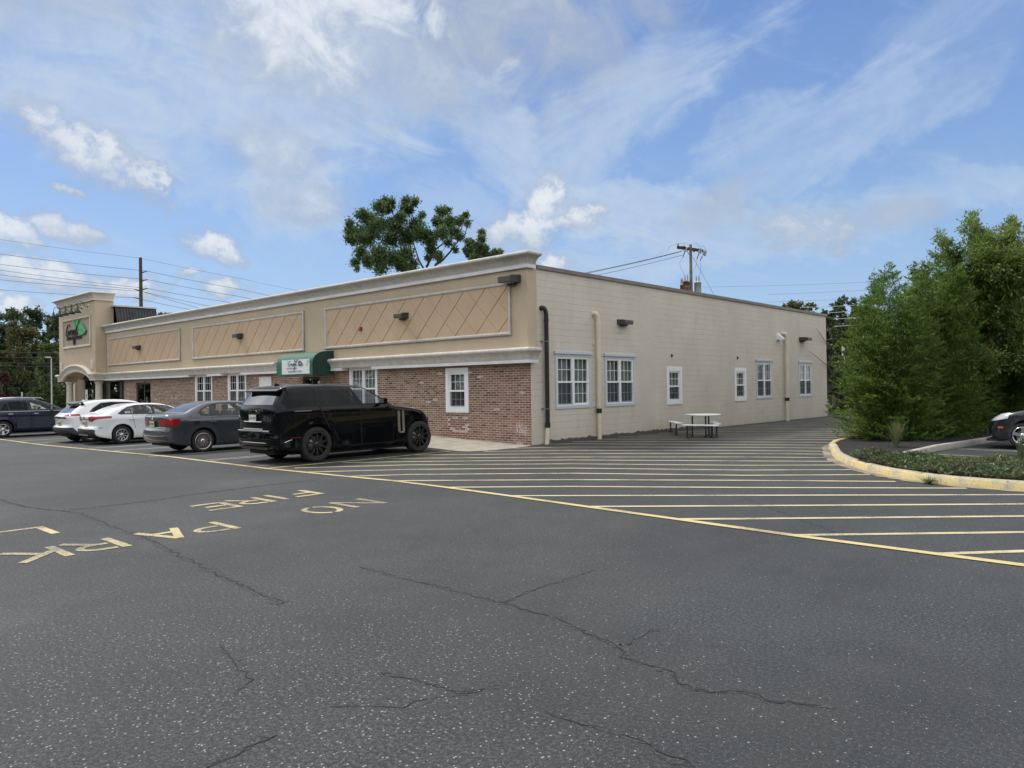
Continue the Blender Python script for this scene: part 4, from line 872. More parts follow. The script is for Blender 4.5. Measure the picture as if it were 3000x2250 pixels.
# ------------------------------------------------------------------ vehicles
def paint(name, c, metallic=.0, rough=.28, coat=1.0, spec=.4):
    def fn(t, b):
        b.inputs['Coat Weight'].default_value = coat; b.inputs['Specular IOR Level'].default_value = spec; b.inputs['Coat Roughness'].default_value = .03
        g = t.new('ShaderNodeNewGeometry'); dk = t.new('ShaderNodeBsdfDiffuse'); dk.inputs[0].default_value = (.02, .02, .021, 1)
        mxn = t.new('ShaderNodeMixShader'); t.l.new(g.outputs['Backfacing'], mxn.inputs[0]); t.l.new(b.outputs[0], mxn.inputs[1]); t.l.new(dk.outputs[0], mxn.inputs[2])
        t.l.new(mxn.outputs[0], t.n['Material Output'].inputs[0])
    return mat(name, fn, color=c, rough=rough, metal=metallic)
M_under = mat('underbody', color=(.010, .010, .011), rough=.8)
M_gap = mat('panel_gap', color=(.006, .006, .006), rough=.9)
M_gloss = mat('gloss_black_trim', color=(.008, .008, .009), rough=.08)
M_clad = mat('grey_cladding', color=(.035, .036, .038), rough=.6)
M_tyre = mat('tyre_rubber', varied((.013, .013, .013), (.022, .022, .022), 14, .8))
M_alloy = mat('silver_alloy', color=(.62, .62, .64), rough=.25, metal=.9)
M_alloyd = mat('dark_polished_alloy', color=(.66, .60, .60), rough=.25, metal=.9)
M_alloyb = mat('black_alloy', color=(.014, .014, .015), rough=.22)
M_chrome = mat('chrome', color=(.75, .75, .76), rough=.12, metal=1.0)
M_bronzetrim = mat('champagne_trim', color=(.30, .28, .25), rough=.3, metal=.8)
M_red = mat('red_lens', color=(.33, .008, .012), rough=.08, spec=.8)
M_redd = mat('dark_red_lens', color=(.10, .004, .008), rough=.08, spec=.8)
M_clear = mat('clear_lens', color=(.62, .63, .63), rough=.08, spec=.9)
M_amber = mat('amber_lens', color=(.50, .13, .02), rough=.2)
M_plate = mat('cream_plate', color=(.52, .47, .27), rough=.5); M_platew = mat('white_plate', color=(.55, .57, .53), rough=.5); M_platei = mat('plate_ink', color=(.03, .04, .05), rough=.6)
M_seat = mat('seat_fabric', color=(.035, .036, .04), rough=.85)

def catmull(P, step):
    out = []
    for i in range(len(P) - 1):
        p0, p1, p2, p3 = P[max(i - 1, 0)], P[i], P[i + 1], P[min(i + 2, len(P) - 1)]; n = max(1, round(math.dist(p1, p2) / step))
        for j in range(n):
            u = j / n; c = [.5 * (2 * p1[a] + (-p0[a] + p2[a]) * u + (2 * p0[a] - 5 * p1[a] + 4 * p2[a] - p3[a]) * u * u + (-p0[a] + 3 * p1[a] - 3 * p2[a] + p3[a]) * u ** 3) for a in (0, 1)]
            l = [p1[a] + (p2[a] - p1[a]) * u for a in (0, 1)]; out.append((c[0] * .75 + l[0] * .25, c[1] * .75 + l[1] * .25))
    out.append(P[-1]); return out
def sstep(a, b_, x):
    t_ = min(1, max(0, (x - a) / (b_ - a))); return t_ * t_ * (3 - 2 * t_)

def make_car(name, label, loc, rz, sp, group=None):
    L, W = sp['L'], sp['W']; ra, fa = sp['axles']; RW, RA = sp['wheel'], sp['arch']; zb = sp['belt']; zr = max(p[1] for p in sp['top'])
    body_m, clad_m = sp['paint'], sp.get('lower', sp['paint'])
    root = thing(name, label, 'car', loc, rz, group)
    # side outline: top from rear to front, then bottom with wheel arches
    top = catmull(sp['top'], .055); sill = sp['sill']; kinds = ['b'] * len(top)
    bot = []
    def arc(cx):
        zc = RW; dz_ = max(-.9, (sill - zc) / RA); a0 = math.degrees(math.asin(dz_)); return [(cx + RA * math.cos(R(a)), zc + RA * math.sin(R(a))) for a in np.linspace(a0, 180 - a0, 17)]
    A = arc(fa); B_ = arc(ra)
    def line(p, q, st=.09):
        n = max(1, int(math.dist(p, q) / st)); return [(p[0] + (q[0] - p[0]) * i / n, p[1] + (q[1] - p[1]) * i / n) for i in range(1, n)]
    bot = line(top[-1], A[0]) + A + line(A[-1], B_[0]) + B_ + line(B_[-1], top[0])
    S_ = top + bot; nt = len(top); n = len(S_)
    area = sum(S_[i][0] * S_[(i + 1) % n][1] - S_[(i + 1) % n][0] * S_[i][1] for i in range(n)); sgn = 1 if area > 0 else -1
    nor = []
    for i in range(n):
        a, c = S_[i - 1], S_[(i + 1) % n]; l = math.dist(a, c) or 1; nor.append((-(c[1] - a[1]) / l * sgn, (c[0] - a[0]) / l * sgn))    # inward
    tk = sp.get('tumble', .20); Lf, Lr = sp.get('taper', (1.0, .8)); tf, tr = sp.get('tin', (.16, .09))
    def half(x, z):
        w_ = W
        uf = (x - (L - Lf)) / Lf; ur = (Lr - x) / Lr
        if uf > 0: w_ -= tf * min(uf, 1.1) ** 2.4
        if ur > 0: w_ -= tr * min(ur, 1.1) ** 2.4
        if z > zb: w_ -= .035 * sstep(zb, zb + .06, z) + tk * (z - zb) / (zr - zb) * .92
        elif z > .32: w_ -= .016 * math.sin(math.pi * (z - .32) / (zb - .32)) + (.022 * sstep(zb - .10, zb, z))
        if z < .34: w_ -= .05 * ((.34 - z) / .2) ** 2
        for cx in (ra, fa):
            dd = math.hypot(x - cx, z - RW)
            if dd < RA + .11 and z < RW + RA + .1: w_ += sp.get('flare', .018) * (1 - max(0, dd - RA) / .11)
        return w_
    def deform(x, y, z):
        q = (y / W) ** 2
        x2 = x - sp.get('bf', .20) * q * sstep(L - 1.3, L, x) * (1 if z < zb + .1 else .6) + sp.get('brr', .10) * q * sstep(.9, 0, x)
        z2 = z - (.035 * q * sstep(zb, zr, z)) - .03 * q * sstep(zb - .35, zb, z) * (1 - sstep(zb, zb + .1, z))
        return (x2, y, z2)
    def rad(i):
        x, z = S_[i]
        if i < nt: return .095 if z > .5 else .05
        return .022
    bm = bmesh.new(); rings = {1: [], -1: []}
    TH = [0, 30, 60, 90]; pts90 = []
    for th in TH:
        rr = {1: [], -1: []}
        for i in range(n):
            r = rad(i); ins = r * (1 - math.cos(R(th))); x = S_[i][0] + nor[i][0] * ins; z = S_[i][1] + nor[i][1] * ins
            y = half(x, z) - r + r * math.sin(R(th))
            if th == 90: pts90.append((x, z))
            for s_ in (1, -1): rr[s_].append(bm.verts.new(deform(x, y * s_, z)))
        for s_ in (1, -1): rings[s_].append(rr[s_])
    dark_faces = []
    for s_ in (1, -1):
        for k in range(3):
            a, c = rings[s_][k], rings[s_][k + 1]
            for i in range(n):
                j = (i + 1) % n
                try: bm.faces.new((a[i], a[j], c[j], c[i]) if s_ * sgn > 0 else (a[i], c[i], c[j], a[j]))
                except ValueError: pass
    # across
    NY = 12; strip = [rings[-1][0]]
    for k in range(1, NY):
        row = []
        for i in range(n):
            yy = (half(*S_[i]) - rad(i)) * (-1 + 2 * k / NY); row.append(bm.verts.new(deform(S_[i][0], yy, S_[i][1])))
        strip.append(row)
    strip.append(rings[1][0])
    for k in range(NY):
        a, c = strip[k], strip[k + 1]
        for i in range(n):
            j = (i + 1) % n; f = bm.faces.new((a[i], a[j], c[j], c[i]))
            if i >= nt - 1 and j != 0: f.material_index = 1
    # sides
    minx, maxx = min(p[0] for p in pts90), max(p[0] for p in pts90); inner = []
    poly = pts90; h = .065
    seg = [(poly[i], poly[(i + 1) % n]) for i in range(n)]; sa = np.array([s_[0] for s_ in seg]); sb = np.array([s_[1] for s_ in seg]); dab = sb - sa; l2 = (dab ** 2).sum(1) + 1e-12
    for xi in np.arange(minx, maxx, h):
        for zi in np.arange(.15, zr, h):
            if pip(xi, zi, poly):
                p = np.array([xi, zi]); tt = np.clip(((p - sa) * dab).sum(1) / l2, 0, 1); dm = np.sqrt(((sa + dab * tt[:, None] - p) ** 2).sum(1).min())
                if dm > .028: inner.append((float(xi), float(zi)))
    V2 = [Vector(p) for p in poly] + [Vector(p) for p in inner]
    res = geometry.delaunay_2d_cdt(V2, [(i, (i + 1) % n) for i in range(n)], [], 1, 1e-6)
    ov, oe, of, orig = res[0], res[1], res[2], res[3]
    for s_ in (1, -1):
        vm = []
        for idx, v in enumerate(ov):
            o = [q for q in orig[idx] if q < n]
            if o: vm.append(rings[s_][3][o[0]])
            else: vm.append(bm.verts.new(deform(v[0], half(v[0], v[1]) * s_, v[1])))
        for f in of:
            vv = [vm[q] for q in f]
            if len(set(vv)) < 3: continue
            try: bm.faces.new(vv if s_ < 0 else vv[::-1])
            except ValueError: pass
    bmesh.ops.recalc_face_normals(bm, faces=bm.faces)
    for f in bm.faces: f.smooth = True
    # ---- carving: cut the shell along convex prisms and lift the pieces out as parts
    def planes_xz(P, ymin=None, ymax=None):
        a = sum(P[i][0] * P[(i + 1) % len(P)][1] - P[(i + 1) % len(P)][0] * P[i][1] for i in range(len(P)))
        if a < 0: P = P[::-1]
        pl = []
        for i in range(len(P)):
            p, q = P[i], P[(i + 1) % len(P)]; pl.append((Vector((p[0], 0, p[1])), Vector(((q[1] - p[1]), 0, -(q[0] - p[0]))).normalized()))
        if ymin is not None: pl.append((Vector((0, ymin, 0)), Vector((0, -1, 0))))
        if ymax is not None: pl.append((Vector((0, ymax, 0)), Vector((0, 1, 0))))
        return pl
    def planes_yz(P, xmin, xmax):
        a = sum(P[i][0] * P[(i + 1) % len(P)][1] - P[(i + 1) % len(P)][0] * P[i][1] for i in range(len(P)))
        if a < 0: P = P[::-1]
        pl = []
        for i in range(len(P)):
            p, q = P[i], P[(i + 1) % len(P)]; pl.append((Vector((0, p[0], p[1])), Vector((0, (q[1] - p[1]), -(q[0] - p[0]))).normalized()))
        return pl + [(Vector((xmin, 0, 0)), Vector((-1, 0, 0))), (Vector((xmax, 0, 0)), Vector((1, 0, 0)))]
    def select(pl):
        for co, no in pl:
            fs = [f for f in bm.faces if all(any((v.co - c2).dot(n2) < .002 for v in f.verts) for c2, n2 in pl)]
            es = {e for f in fs for e in f.edges}; vs = {v for f in fs for v in f.verts}
            bmesh.ops.bisect_plane(bm, geom=list(fs) + list(es) + list(vs), plane_co=co, plane_no=no, dist=1e-5)
        out = []
        for f in bm.faces:
            c = f.calc_center_median()
            if all((c - co).dot(no) < 1e-4 for co, no in pl): out.append(f)
        return out
    def lift(faces, nm, m, parent=root, off=0.0, lab=None, keepidx=False, thick=0.0):
        if not faces: return None
        nb = bmesh.new(); vm = {}
        for f in faces:
            vv = []
            for v in f.verts:
                if v not in vm: vm[v] = nb.verts.new(v.co + v.normal * off)
                vv.append(vm[v])
            g = nb.faces.new(vv); g.smooth = True; g.material_index = f.material_index if keepidx else 0
        me = bpy.data.meshes.new(nm); nb.to_mesh(me); nb.free(); 
        for q in (m if isinstance(m, (list, tuple)) else [m]): me.materials.append(q)
        o = bpy.data.objects.new(nm, me); col.objects.link(o); o.parent = parent
        if lab: o['label'] = lab
        bmesh.ops.delete(bm, geom=faces, context='FACES'); return o
    def carve(pl, nm, m, **kw):
        bm.normal_update(); return lift(select(pl), nm, m, **kw)
    for k in sp['carve']:
        typ, nm, m, P, lo, hi = k[:6]; kw = k[6] if len(k) > 6 else {}
        kw = dict(kw)
        if typ == 'side':
            for s_ in (-1, 1): carve(planes_xz(P, *((lo, hi) if s_ > 0 else (-hi, -lo))), nm, m, **kw)
        elif typ == 'full': carve(planes_xz(P, lo, hi), nm, m, **kw)
        elif typ == 'end': carve(planes_yz(P, lo, hi), nm, m, **kw)
        elif typ == 'end2':
            for s_ in (-1, 1): carve(planes_yz([(y * s_, z) for y, z in P], lo, hi), nm, m, **kw)
    doors = []
    for P in sp['doors']:
        for s_ in (-1, 1):
            cx = sum(p[0] for p in P) / len(P); cz = sum(p[1] for p in P) / len(P)
            bm.normal_update(); g = .010; big = [(p[0] + g * (1 if p[0] > cx else -1), p[1] + g * (1 if p[1] > cz else -1)) for p in P]
            rng = (.4, 1.3) if s_ > 0 else (-1.3, -.4)
            fs = select(planes_xz(P, *rng)); lift(fs, 'door', [body_m, M_gap]); dob = bpy.data.objects[-1] if False else root.children[-1]
            doors.append((root.children[-1], P, s_))
            for f in select(planes_xz(big, *rng)): f.material_index = 2
    for P in sp.get('lines', []):         # thin shut lines kept in the body
        for s_ in (-1, 1):
            bm.normal_update()
            for f in select(planes_xz(P, *((.3, 1.3) if s_ > 0 else (-1.3, -.3)))): f.material_index = 2
    if 'clad' in sp:
        for P, lo, hi in sp['clad']:
            for f in select(planes_xz(P, lo, hi)):
                if f.material_index == 0: f.material_index = 3
    me = bpy.data.meshes.new('body'); bm.to_mesh(me); bm.free()
    for q in (body_m, M_under, M_gap, clad_m): me.materials.append(q)
    bo = bpy.data.objects.new('body', me); col.objects.link(bo); bo.parent = root
    # handles
    hm = sp.get('handle_m', body_m)
    for dob, P, s_ in doors:
        x0 = min(p[0] for p in P) + sp.get('hx', .10); zz = sp.get('hz', zb - .13); yy = half(x0, zz) + .004
        b = MB(); b.tube([(x0, s_ * (yy), zz), (x0 + .03, s_ * (yy + .03), zz), (x0 + .17, s_ * (yy + .032), zz - .004), (x0 + .20, s_ * yy, zz - .006)], .013, 6); b.build('handle', hm, dob)
    # wheels
    def wheel(cx, s_):
        yo = s_ * (W - sp.get('inset', .035)); tw = .23; D = lambda y: yo - s_ * y
        b = MB(); pr = [(RW - .10, .0), (RW - .06, -.006), (RW - .02, .01), (RW, .035), (RW, tw - .035), (RW - .02, tw - .01), (RW - .06, tw), (RW * .62, tw)]; rimr = sp['rimr']; pr = [(rimr, .012), (rimr + .01, .004)] + pr[1:]
        b.lathe([(r, D(y)) for r, y in pr], (cx, 0, RW), 'Y', 36); b.lathe([(0, D(.20)), (rimr + .01, D(.20)), (rimr + .012, D(.01))], (cx, 0, RW), 'Y', 36); b.mi = [0] * len(b.f)
        k = 7 * 36 + 36 * 0
        w_ = b.build('wheel', [M_tyre, M_under], root, recalc=True)
        for i, p in enumerate(w_.data.polygons):
            c = p.center; r = math.hypot(c[0] - cx, c[2] - RW)
            if r < rimr + .002: p.material_index = 1
        b = MB(); b.lathe([(rimr + .004, D(.012)), (rimr + .002, D(-.004)), (rimr - .012, D(-.004)), (rimr - .022, D(.02)), (rimr - .025, D(.15))], (cx, 0, RW), 'Y', 36)
        N = sp['spokes']; typ = sp.get('rimtype', 'plain')
        b.lathe([(0, D(.008)), (.035, D(.008)), (.07, D(.018)), (.075, D(.06))], (cx, 0, RW), 'Y', 16)
        for i in range(N):
            a0 = 2 * math.pi * i / N + .3 * s_
            def spoke(a_in, a_out, w0, w1):
                p = lambda a, r, y: (cx + r * math.cos(a), D(y), RW + r * math.sin(a)); vs = []
                for a, r, ww, y in ((a_in, .055, w0, .018), (a_out, rimr - .012, w1, .004)):
                    da = ww / 2 / r
                    vs += [p(a - da, r, y), p(a + da, r, y), p(a + da * .8, r, y + .05), p(a - da * .8, r, y + .05)]
                b.add(vs, [(0, 1, 5, 4), (1, 2, 6, 5), (2, 3, 7, 6), (3, 0, 4, 7), (0, 3, 2, 1), (4, 5, 6, 7)], False)
            if typ == 'plain': spoke(a0, a0, sp.get('sw', (.05, .07))[0], sp.get('sw', (.05, .07))[1])
            elif typ == 'twin': spoke(a0 - .10, a0 - .06, .022, .022); spoke(a0 + .10, a0 + .06, .022, .022)
            elif typ == 'mesh': spoke(a0, a0 - .22, .020, .014); spoke(a0, a0 + .22, .020, .014); spoke(a0, a0, .016, .010)
        b.build('rim', sp['rim_m'], w_)
        b = MB(); b.lathe([(0, D(.07)), (rimr * .72, D(.07)), (rimr * .72, D(.09)), (0, D(.09))], (cx, 0, RW), 'Y', 24); b.build('brake_disc', mat('brake_disc', color=(.22, .21, .20), rough=.4, metal=.8), w_)
    for cx in (ra, fa):
        for s_ in (-1, 1): wheel(cx, s_)
    # underbody, interior
    b = MB()
    for cx in (ra, fa): b.box(cx - RA - .05, cx + RA + .05, -(W - .30), W - .30, .20, RW + RA + .02)
    b.box(ra, fa, -(W - .2), W - .2, .17, sill - .01); b.box(.25, L - .35, -.55, .55, .22, .34); b.build('underbody', M_under, root)
    zi = zb - .16; gx0, gx1 = sp['cabin']
    b = MB(); b.box(gx0, gx1, -(W - .16), W - .16, zi - .05, zi); b.build('cabin_floor', M_seat, root)
    def seat(x, y, nm='seat', wide=.24):
        b = MB(); b.box(x, x + .13, y - wide, y + wide, zi, zb + .16); b.box(x - .02, x + .08, y - .13, y + .13, zb + .18, zb + .34); b.cyl((x + .03, y - .05, zb + .1), (x + .03, y - .05, zb + .2), .008); b.cyl((x + .03, y + .05, zb + .1), (x + .03, y + .05, zb + .2), .008)
        b.build(nm, M_seat, root, bevel=.03)
    if sp.get('seats', True):
        xm = sp['seatx']
        for y in (-.38, .38): seat(xm, y); seat(xm - .85, y, 'rear_seat', .28)
        b = MB(); q = xm + .62; b.lathe([(.17, -.012), (.185, 0), (.17, .012)], (0, 0, 0), 'Z', 20); st_ = b.build('steering_wheel', M_black, root); st_.location = (q, .38, zb + .04); st_.rotation_euler = (0, R(-65), 0)
    # mirrors
    mx_x, mz_ = sp['mirror']
    for s_ in (-1, 1):
        yb = half(mx_x, zb + .02); b = MB(); vs = []
        b.box(mx_x - .02, mx_x + .10, min(s_ * (yb + .05), s_ * (yb + .23)), max(s_ * (yb + .05), s_ * (yb + .23)), mz_ - .07, mz_ + .08); b.box(mx_x + .02, mx_x + .07, min(s_ * (yb - .04), s_ * (yb + .06)), max(s_ * (yb - .04), s_ * (yb + .06)), mz_ - .05, mz_ - .015)
        mo = b.build('door_mirror', sp.get('mirror_m', body_m), root, bevel=.028)
        b = MB(); b.box(mx_x - .026, mx_x - .021, min(s_ * (yb + .07), s_ * (yb + .215)), max(s_ * (yb + .07), s_ * (yb + .215)), mz_ - .05, mz_ + .06); b.build('mirror_glass', M_chrome, mo)
    # shark fin
    if 'fin' in sp:
        x, z = sp['fin']; b = MB(); b.add([(x - .02, -.03, z), (x - .02, .03, z), (x + .16, 0, z + .005), (x, 0, z + .065), (x + .03, 0, z + .06)], [(0, 1, 3), (1, 2, 4, 3), (2, 0, 3, 4), (0, 2, 1)]); b.build('antenna_fin', sp.get('fin_m', body_m), root)
    # plate
    px, pz_, pm = sp['plate']; b = MB(); b.box(px - .012, px, -.155, .155, pz_ - .078, pz_ + .078); pl = b.build('license_plate', pm, root)
    text_mesh(sp.get('platetxt', 'LXV 4792'), .085, .001, M_platei, pl, (px - .0135, 0, pz_ - .03), R(90), R(-90), 0, .8)
    for e in sp.get('extra', []): e(root, half, deform)
    return root

def bxp(nm, m, *q, bevel=.006):
    def fn(root, half, deform):
        b = MB(); b.box(*q); b.build(nm, m, root, bevel=bevel)
    return fn
def tubep(nm, m, pts, r):
    def fn(root, half, deform):
        b = MB(); b.tube(pts, r, 6); b.build(nm, m, root)
    return fn
def beltline(x0, x1, z, m, nm='belt_trim'):
    def fn(root, half, deform):
        for s_ in (-1, 1):
            b = MB(); pts = [deform(x, s_ * (half(x, z) + .003), z) for x in np.linspace(x0, x1, 14)]; b.tube(pts, .009, 5); b.build(nm, m, root)
    return fn
def strake(P, m, nm):
    """flat trim lying on the body side: P in side view"""
    def fn(root, half, deform):
        for s_ in (-1, 1):
            b = MB(); b.prism(P, lambda u, v, d_: deform(u, s_ * (half(u, v) + d_), v), -.01, .010); b.build(nm, m, root)
    return fn

# black luxury suv ---------------------------------------------------------
BLK = paint('gloss_black_paint', (.0018, .0022, .0034), .0, .12, .35, .08)
def rr_extra(root, half, deform):
    b = MB(); b.tube([(.035, -.40, .985), (.015, 0, .985), (.035, .40, .985)], .016, 6); b.build('tailgate_trim', M_chrome, root)
    b = MB(); b.box(.022, .05, -.44, .44, .79, .83); b.box(.03, .06, -.70, .70, .755, .79); b.build('tailgate_trim', M_chrome, root, bevel=.006)
    text_mesh('RANGE ROVER', .085, .004, M_chrome, root, (.030, 0, 1.235), R(90), R(-90), 0, 1.25, space=1.35, name='tailgate_lettering')
    b = MB()
    pts = [(.030 + .085 * (y / .78) ** 2, y, .50) for y in np.linspace(-.78, .78, 17)]
    sidep = lambda s_: [deform(x, s_ * (half(x, z) + .002), z) for x, z in ((.24, .52), (.32, .55), (.42, .575))]
    b.tube(sidep(-1)[::-1] + pts + sidep(1), .011, 5)
    b.build('bumper_trim', M_chrome, root)
    b = MB()
    for s_ in (-1, 1): b.add([(.10, s_ * .62, .45), (.10, s_ * .62, .36), (.62, s_ * .965, .345), (.62, s_ * .965, .375), (.16, s_ * .90, .46)], [(0, 1, 2, 3, 4)])
    b.add([(.045, -.62, .40), (.045, .62, .40), (.06, .62, .345), (.06, -.62, .345)], [(0, 1, 2, 3)]); b.build('skid_plate', M_clad, root)
    for s_ in (-1, 1):
        b = MB(); b.box(.42, .70, min(s_ * .93, s_ * .985), max(s_ * .93, s_ * .985), .605, .625); b.build('reflector', M_redd, root)
        b = MB(); x0 = .62
        b.tube([deform(x, s_ * (half(x, 1.245) + .002), 1.245) for x in (.50, .65, .85, .98)], .008, 5); b.build('side_repeater', M_bronzetrim, root)
    b = MB(); b.add([(.22, -.72, 1.70), (.22, .72, 1.70), (.50, .74, 1.80), (.50, -.74, 1.80), (.26, -.72, 1.675), (.26, .72, 1.675)], [(0, 1, 2, 3), (0, 4, 5, 1), (4, 3, 2, 5)]); b.build('roof_spoiler', M_clad, root)
def fuelflap(x, z, r=.085):
    return strake([(x - r, z - r * .8), (x + r * .9, z - r * .9), (x + r, z + r), (x - r, z + r)], M_gap, 'fuel_flap_gap')
RR = dict(L=4.95, W=.985, axles=(1.33, 4.33), wheel=.405, arch=.475, belt=1.335, sill=.27, paint=BLK, rim_m=M_alloyb, rimr=.295, spokes=10, rimtype='twin', tumble=.235,
    top=[(.14, .34), (.04, .42), (.0, .58), (.03, .70), (.035, .95), (.05, 1.22), (.09, 1.36), (.22, 1.53), (.37, 1.70), (.36, 1.76), (.46, 1.80), (.9, 1.835), (1.6, 1.855), (2.3, 1.845), (2.72, 1.79), (3.10, 1.57), (3.50, 1.315), (3.62, 1.275), (4.2, 1.205), (4.6, 1.12), (4.79, 1.0), (4.88, .85), (4.94, .65), (4.94, .45), (4.88, .32), (4.80, .27)],
    carve=[('end', 'rear_window', M_rear, [(-.68, 1.38), (.68, 1.38), (.60, 1.69), (-.60, 1.69)], -.1, .55), ('full', 'windshield', M_cglass, [(2.80, 1.80), (3.52, 1.37), (3.40, 1.28), (2.70, 1.70)], -.72, .72),
           ('side', 'window_trim', M_gloss, [(.14, 1.36), (.44, 1.73), (.60, 1.765), (1.4, 1.79), (2.30, 1.785), (2.72, 1.76), (2.84, 1.735), (3.30, 1.40), (3.30, 1.33)], .4, 1.2, dict(keepidx=False))],
    doors=[[(1.38, 1.325), (2.50, 1.325), (2.50, .36), (1.86, .36), (1.70, .70), (1.55, .86), (1.42, 1.0)], [(2.53, 1.325), (3.42, 1.325), (3.50, 1.0), (3.45, .36), (2.53, .36)]],
    cabin=(.6, 3.3), seatx=2.0, mirror=(3.02, 1.40), fin=(.62, 1.82), plate=(.030, 1.07, M_platew), platetxt='LUD-4792', taper=(1.0, .9), tin=(.15, .07), handle_m=BLK,
    extra=[rr_extra, strake([(3.55, .60), (3.63, .60), (3.61, 1.15), (3.53, 1.15)], M_bronzetrim, 'side_vent_trim'), strake([(3.70, .60), (3.78, .60), (3.75, 1.15), (3.68, 1.15)], M_bronzetrim, 'side_vent_trim'), strake([(3.60, .56), (3.76, .56), (3.76, .60), (3.60, .60)], M_bronzetrim, 'side_vent_trim')])
def remap_x(P): return [(float(np.interp(x, [-.2, 0, 1.33, 4.33, 5.2], [-.2, .02, 1.15, 4.31, 5.18])), z) for x, z in P]
RR['top'] = remap_x(RR['top']); RR['carve'] = [k if k[0] == 'end' else (k[0], k[1], BLK if k[1] == 'window_trim' else k[2], remap_x(k[3])) + tuple(k[4:]) for k in RR['carve']]; RR['doors'] = [remap_x(P) for P in RR['doors']]
RR.update(L=4.93, axles=(1.15, 4.31), wheel=.42, arch=.485, mirror=(2.95, 1.40), cabin=(.5, 3.25))
def split_windows(root, wins, parent_name='window_trim'):
    """cut the window openings out of the lifted trim pieces and glaze them"""
    for tr in [c for c in root.children if c.name.split('.')[0] == parent_name]:
        bm = bmesh.new(); bm.from_mesh(tr.data)
        for P, m in wins:
            a = sum(P[i][0] * P[(i + 1) % len(P)][1] - P[(i + 1) % len(P)][0] * P[i][1] for i in range(len(P))); Q = P if a > 0 else P[::-1]; pl = []
            for i in range(len(Q)):
                p, q = Q[i], Q[(i + 1) % len(Q)]; pl.append((Vector((p[0], 0, p[1])), Vector(((q[1] - p[1]), 0, -(q[0] - p[0]))).normalized()))
            for co, no in pl: bmesh.ops.bisect_plane(bm, geom=bm.faces[:] + bm.edges[:] + bm.verts[:], plane_co=co, plane_no=no, dist=1e-5)
            bm.normal_update(); fs = [f for f in bm.faces if all((f.calc_center_median() - co).dot(no) < 1e-4 for co, no in pl)]
            if not fs: continue
            nb = bmesh.new(); vm = {}
            for f in fs:
                vv = []
                for v in f.verts:
                    if v not in vm: vm[v] = nb.verts.new(v.co - v.normal * .006)
                    vv.append(vm[v])
                nb.faces.new(vv).smooth = True
            me = bpy.data.meshes.new('side_window'); nb.to_mesh(me); nb.free(); me.materials.append(m); o = bpy.data.objects.new('side_window', me); col.objects.link(o); o.parent = root
            bmesh.ops.delete(bm, geom=fs, context='FACES')
        bm.to_mesh(tr.data); bm.free()
suv = make_car('parked_suv', 'large glossy black luxury SUV with black wheels parked beside the hatched lines', (-1.95, -7.71, 0), R(90), RR, 'cars parked in front of the store')
split_windows(suv, [(remap_x(P), m_) for P, m_ in [([(.27, 1.385), (.50, 1.68), (.62, 1.725), (1.36, 1.76), (1.31, 1.375)], M_tint), ([(1.40, 1.375), (1.45, 1.76), (2.26, 1.755), (2.46, 1.35)], M_tint), ([(2.58, 1.355), (2.35, 1.755), (2.70, 1.735), (2.80, 1.70), (3.20, 1.40), (3.19, 1.35)], M_cglass)]])

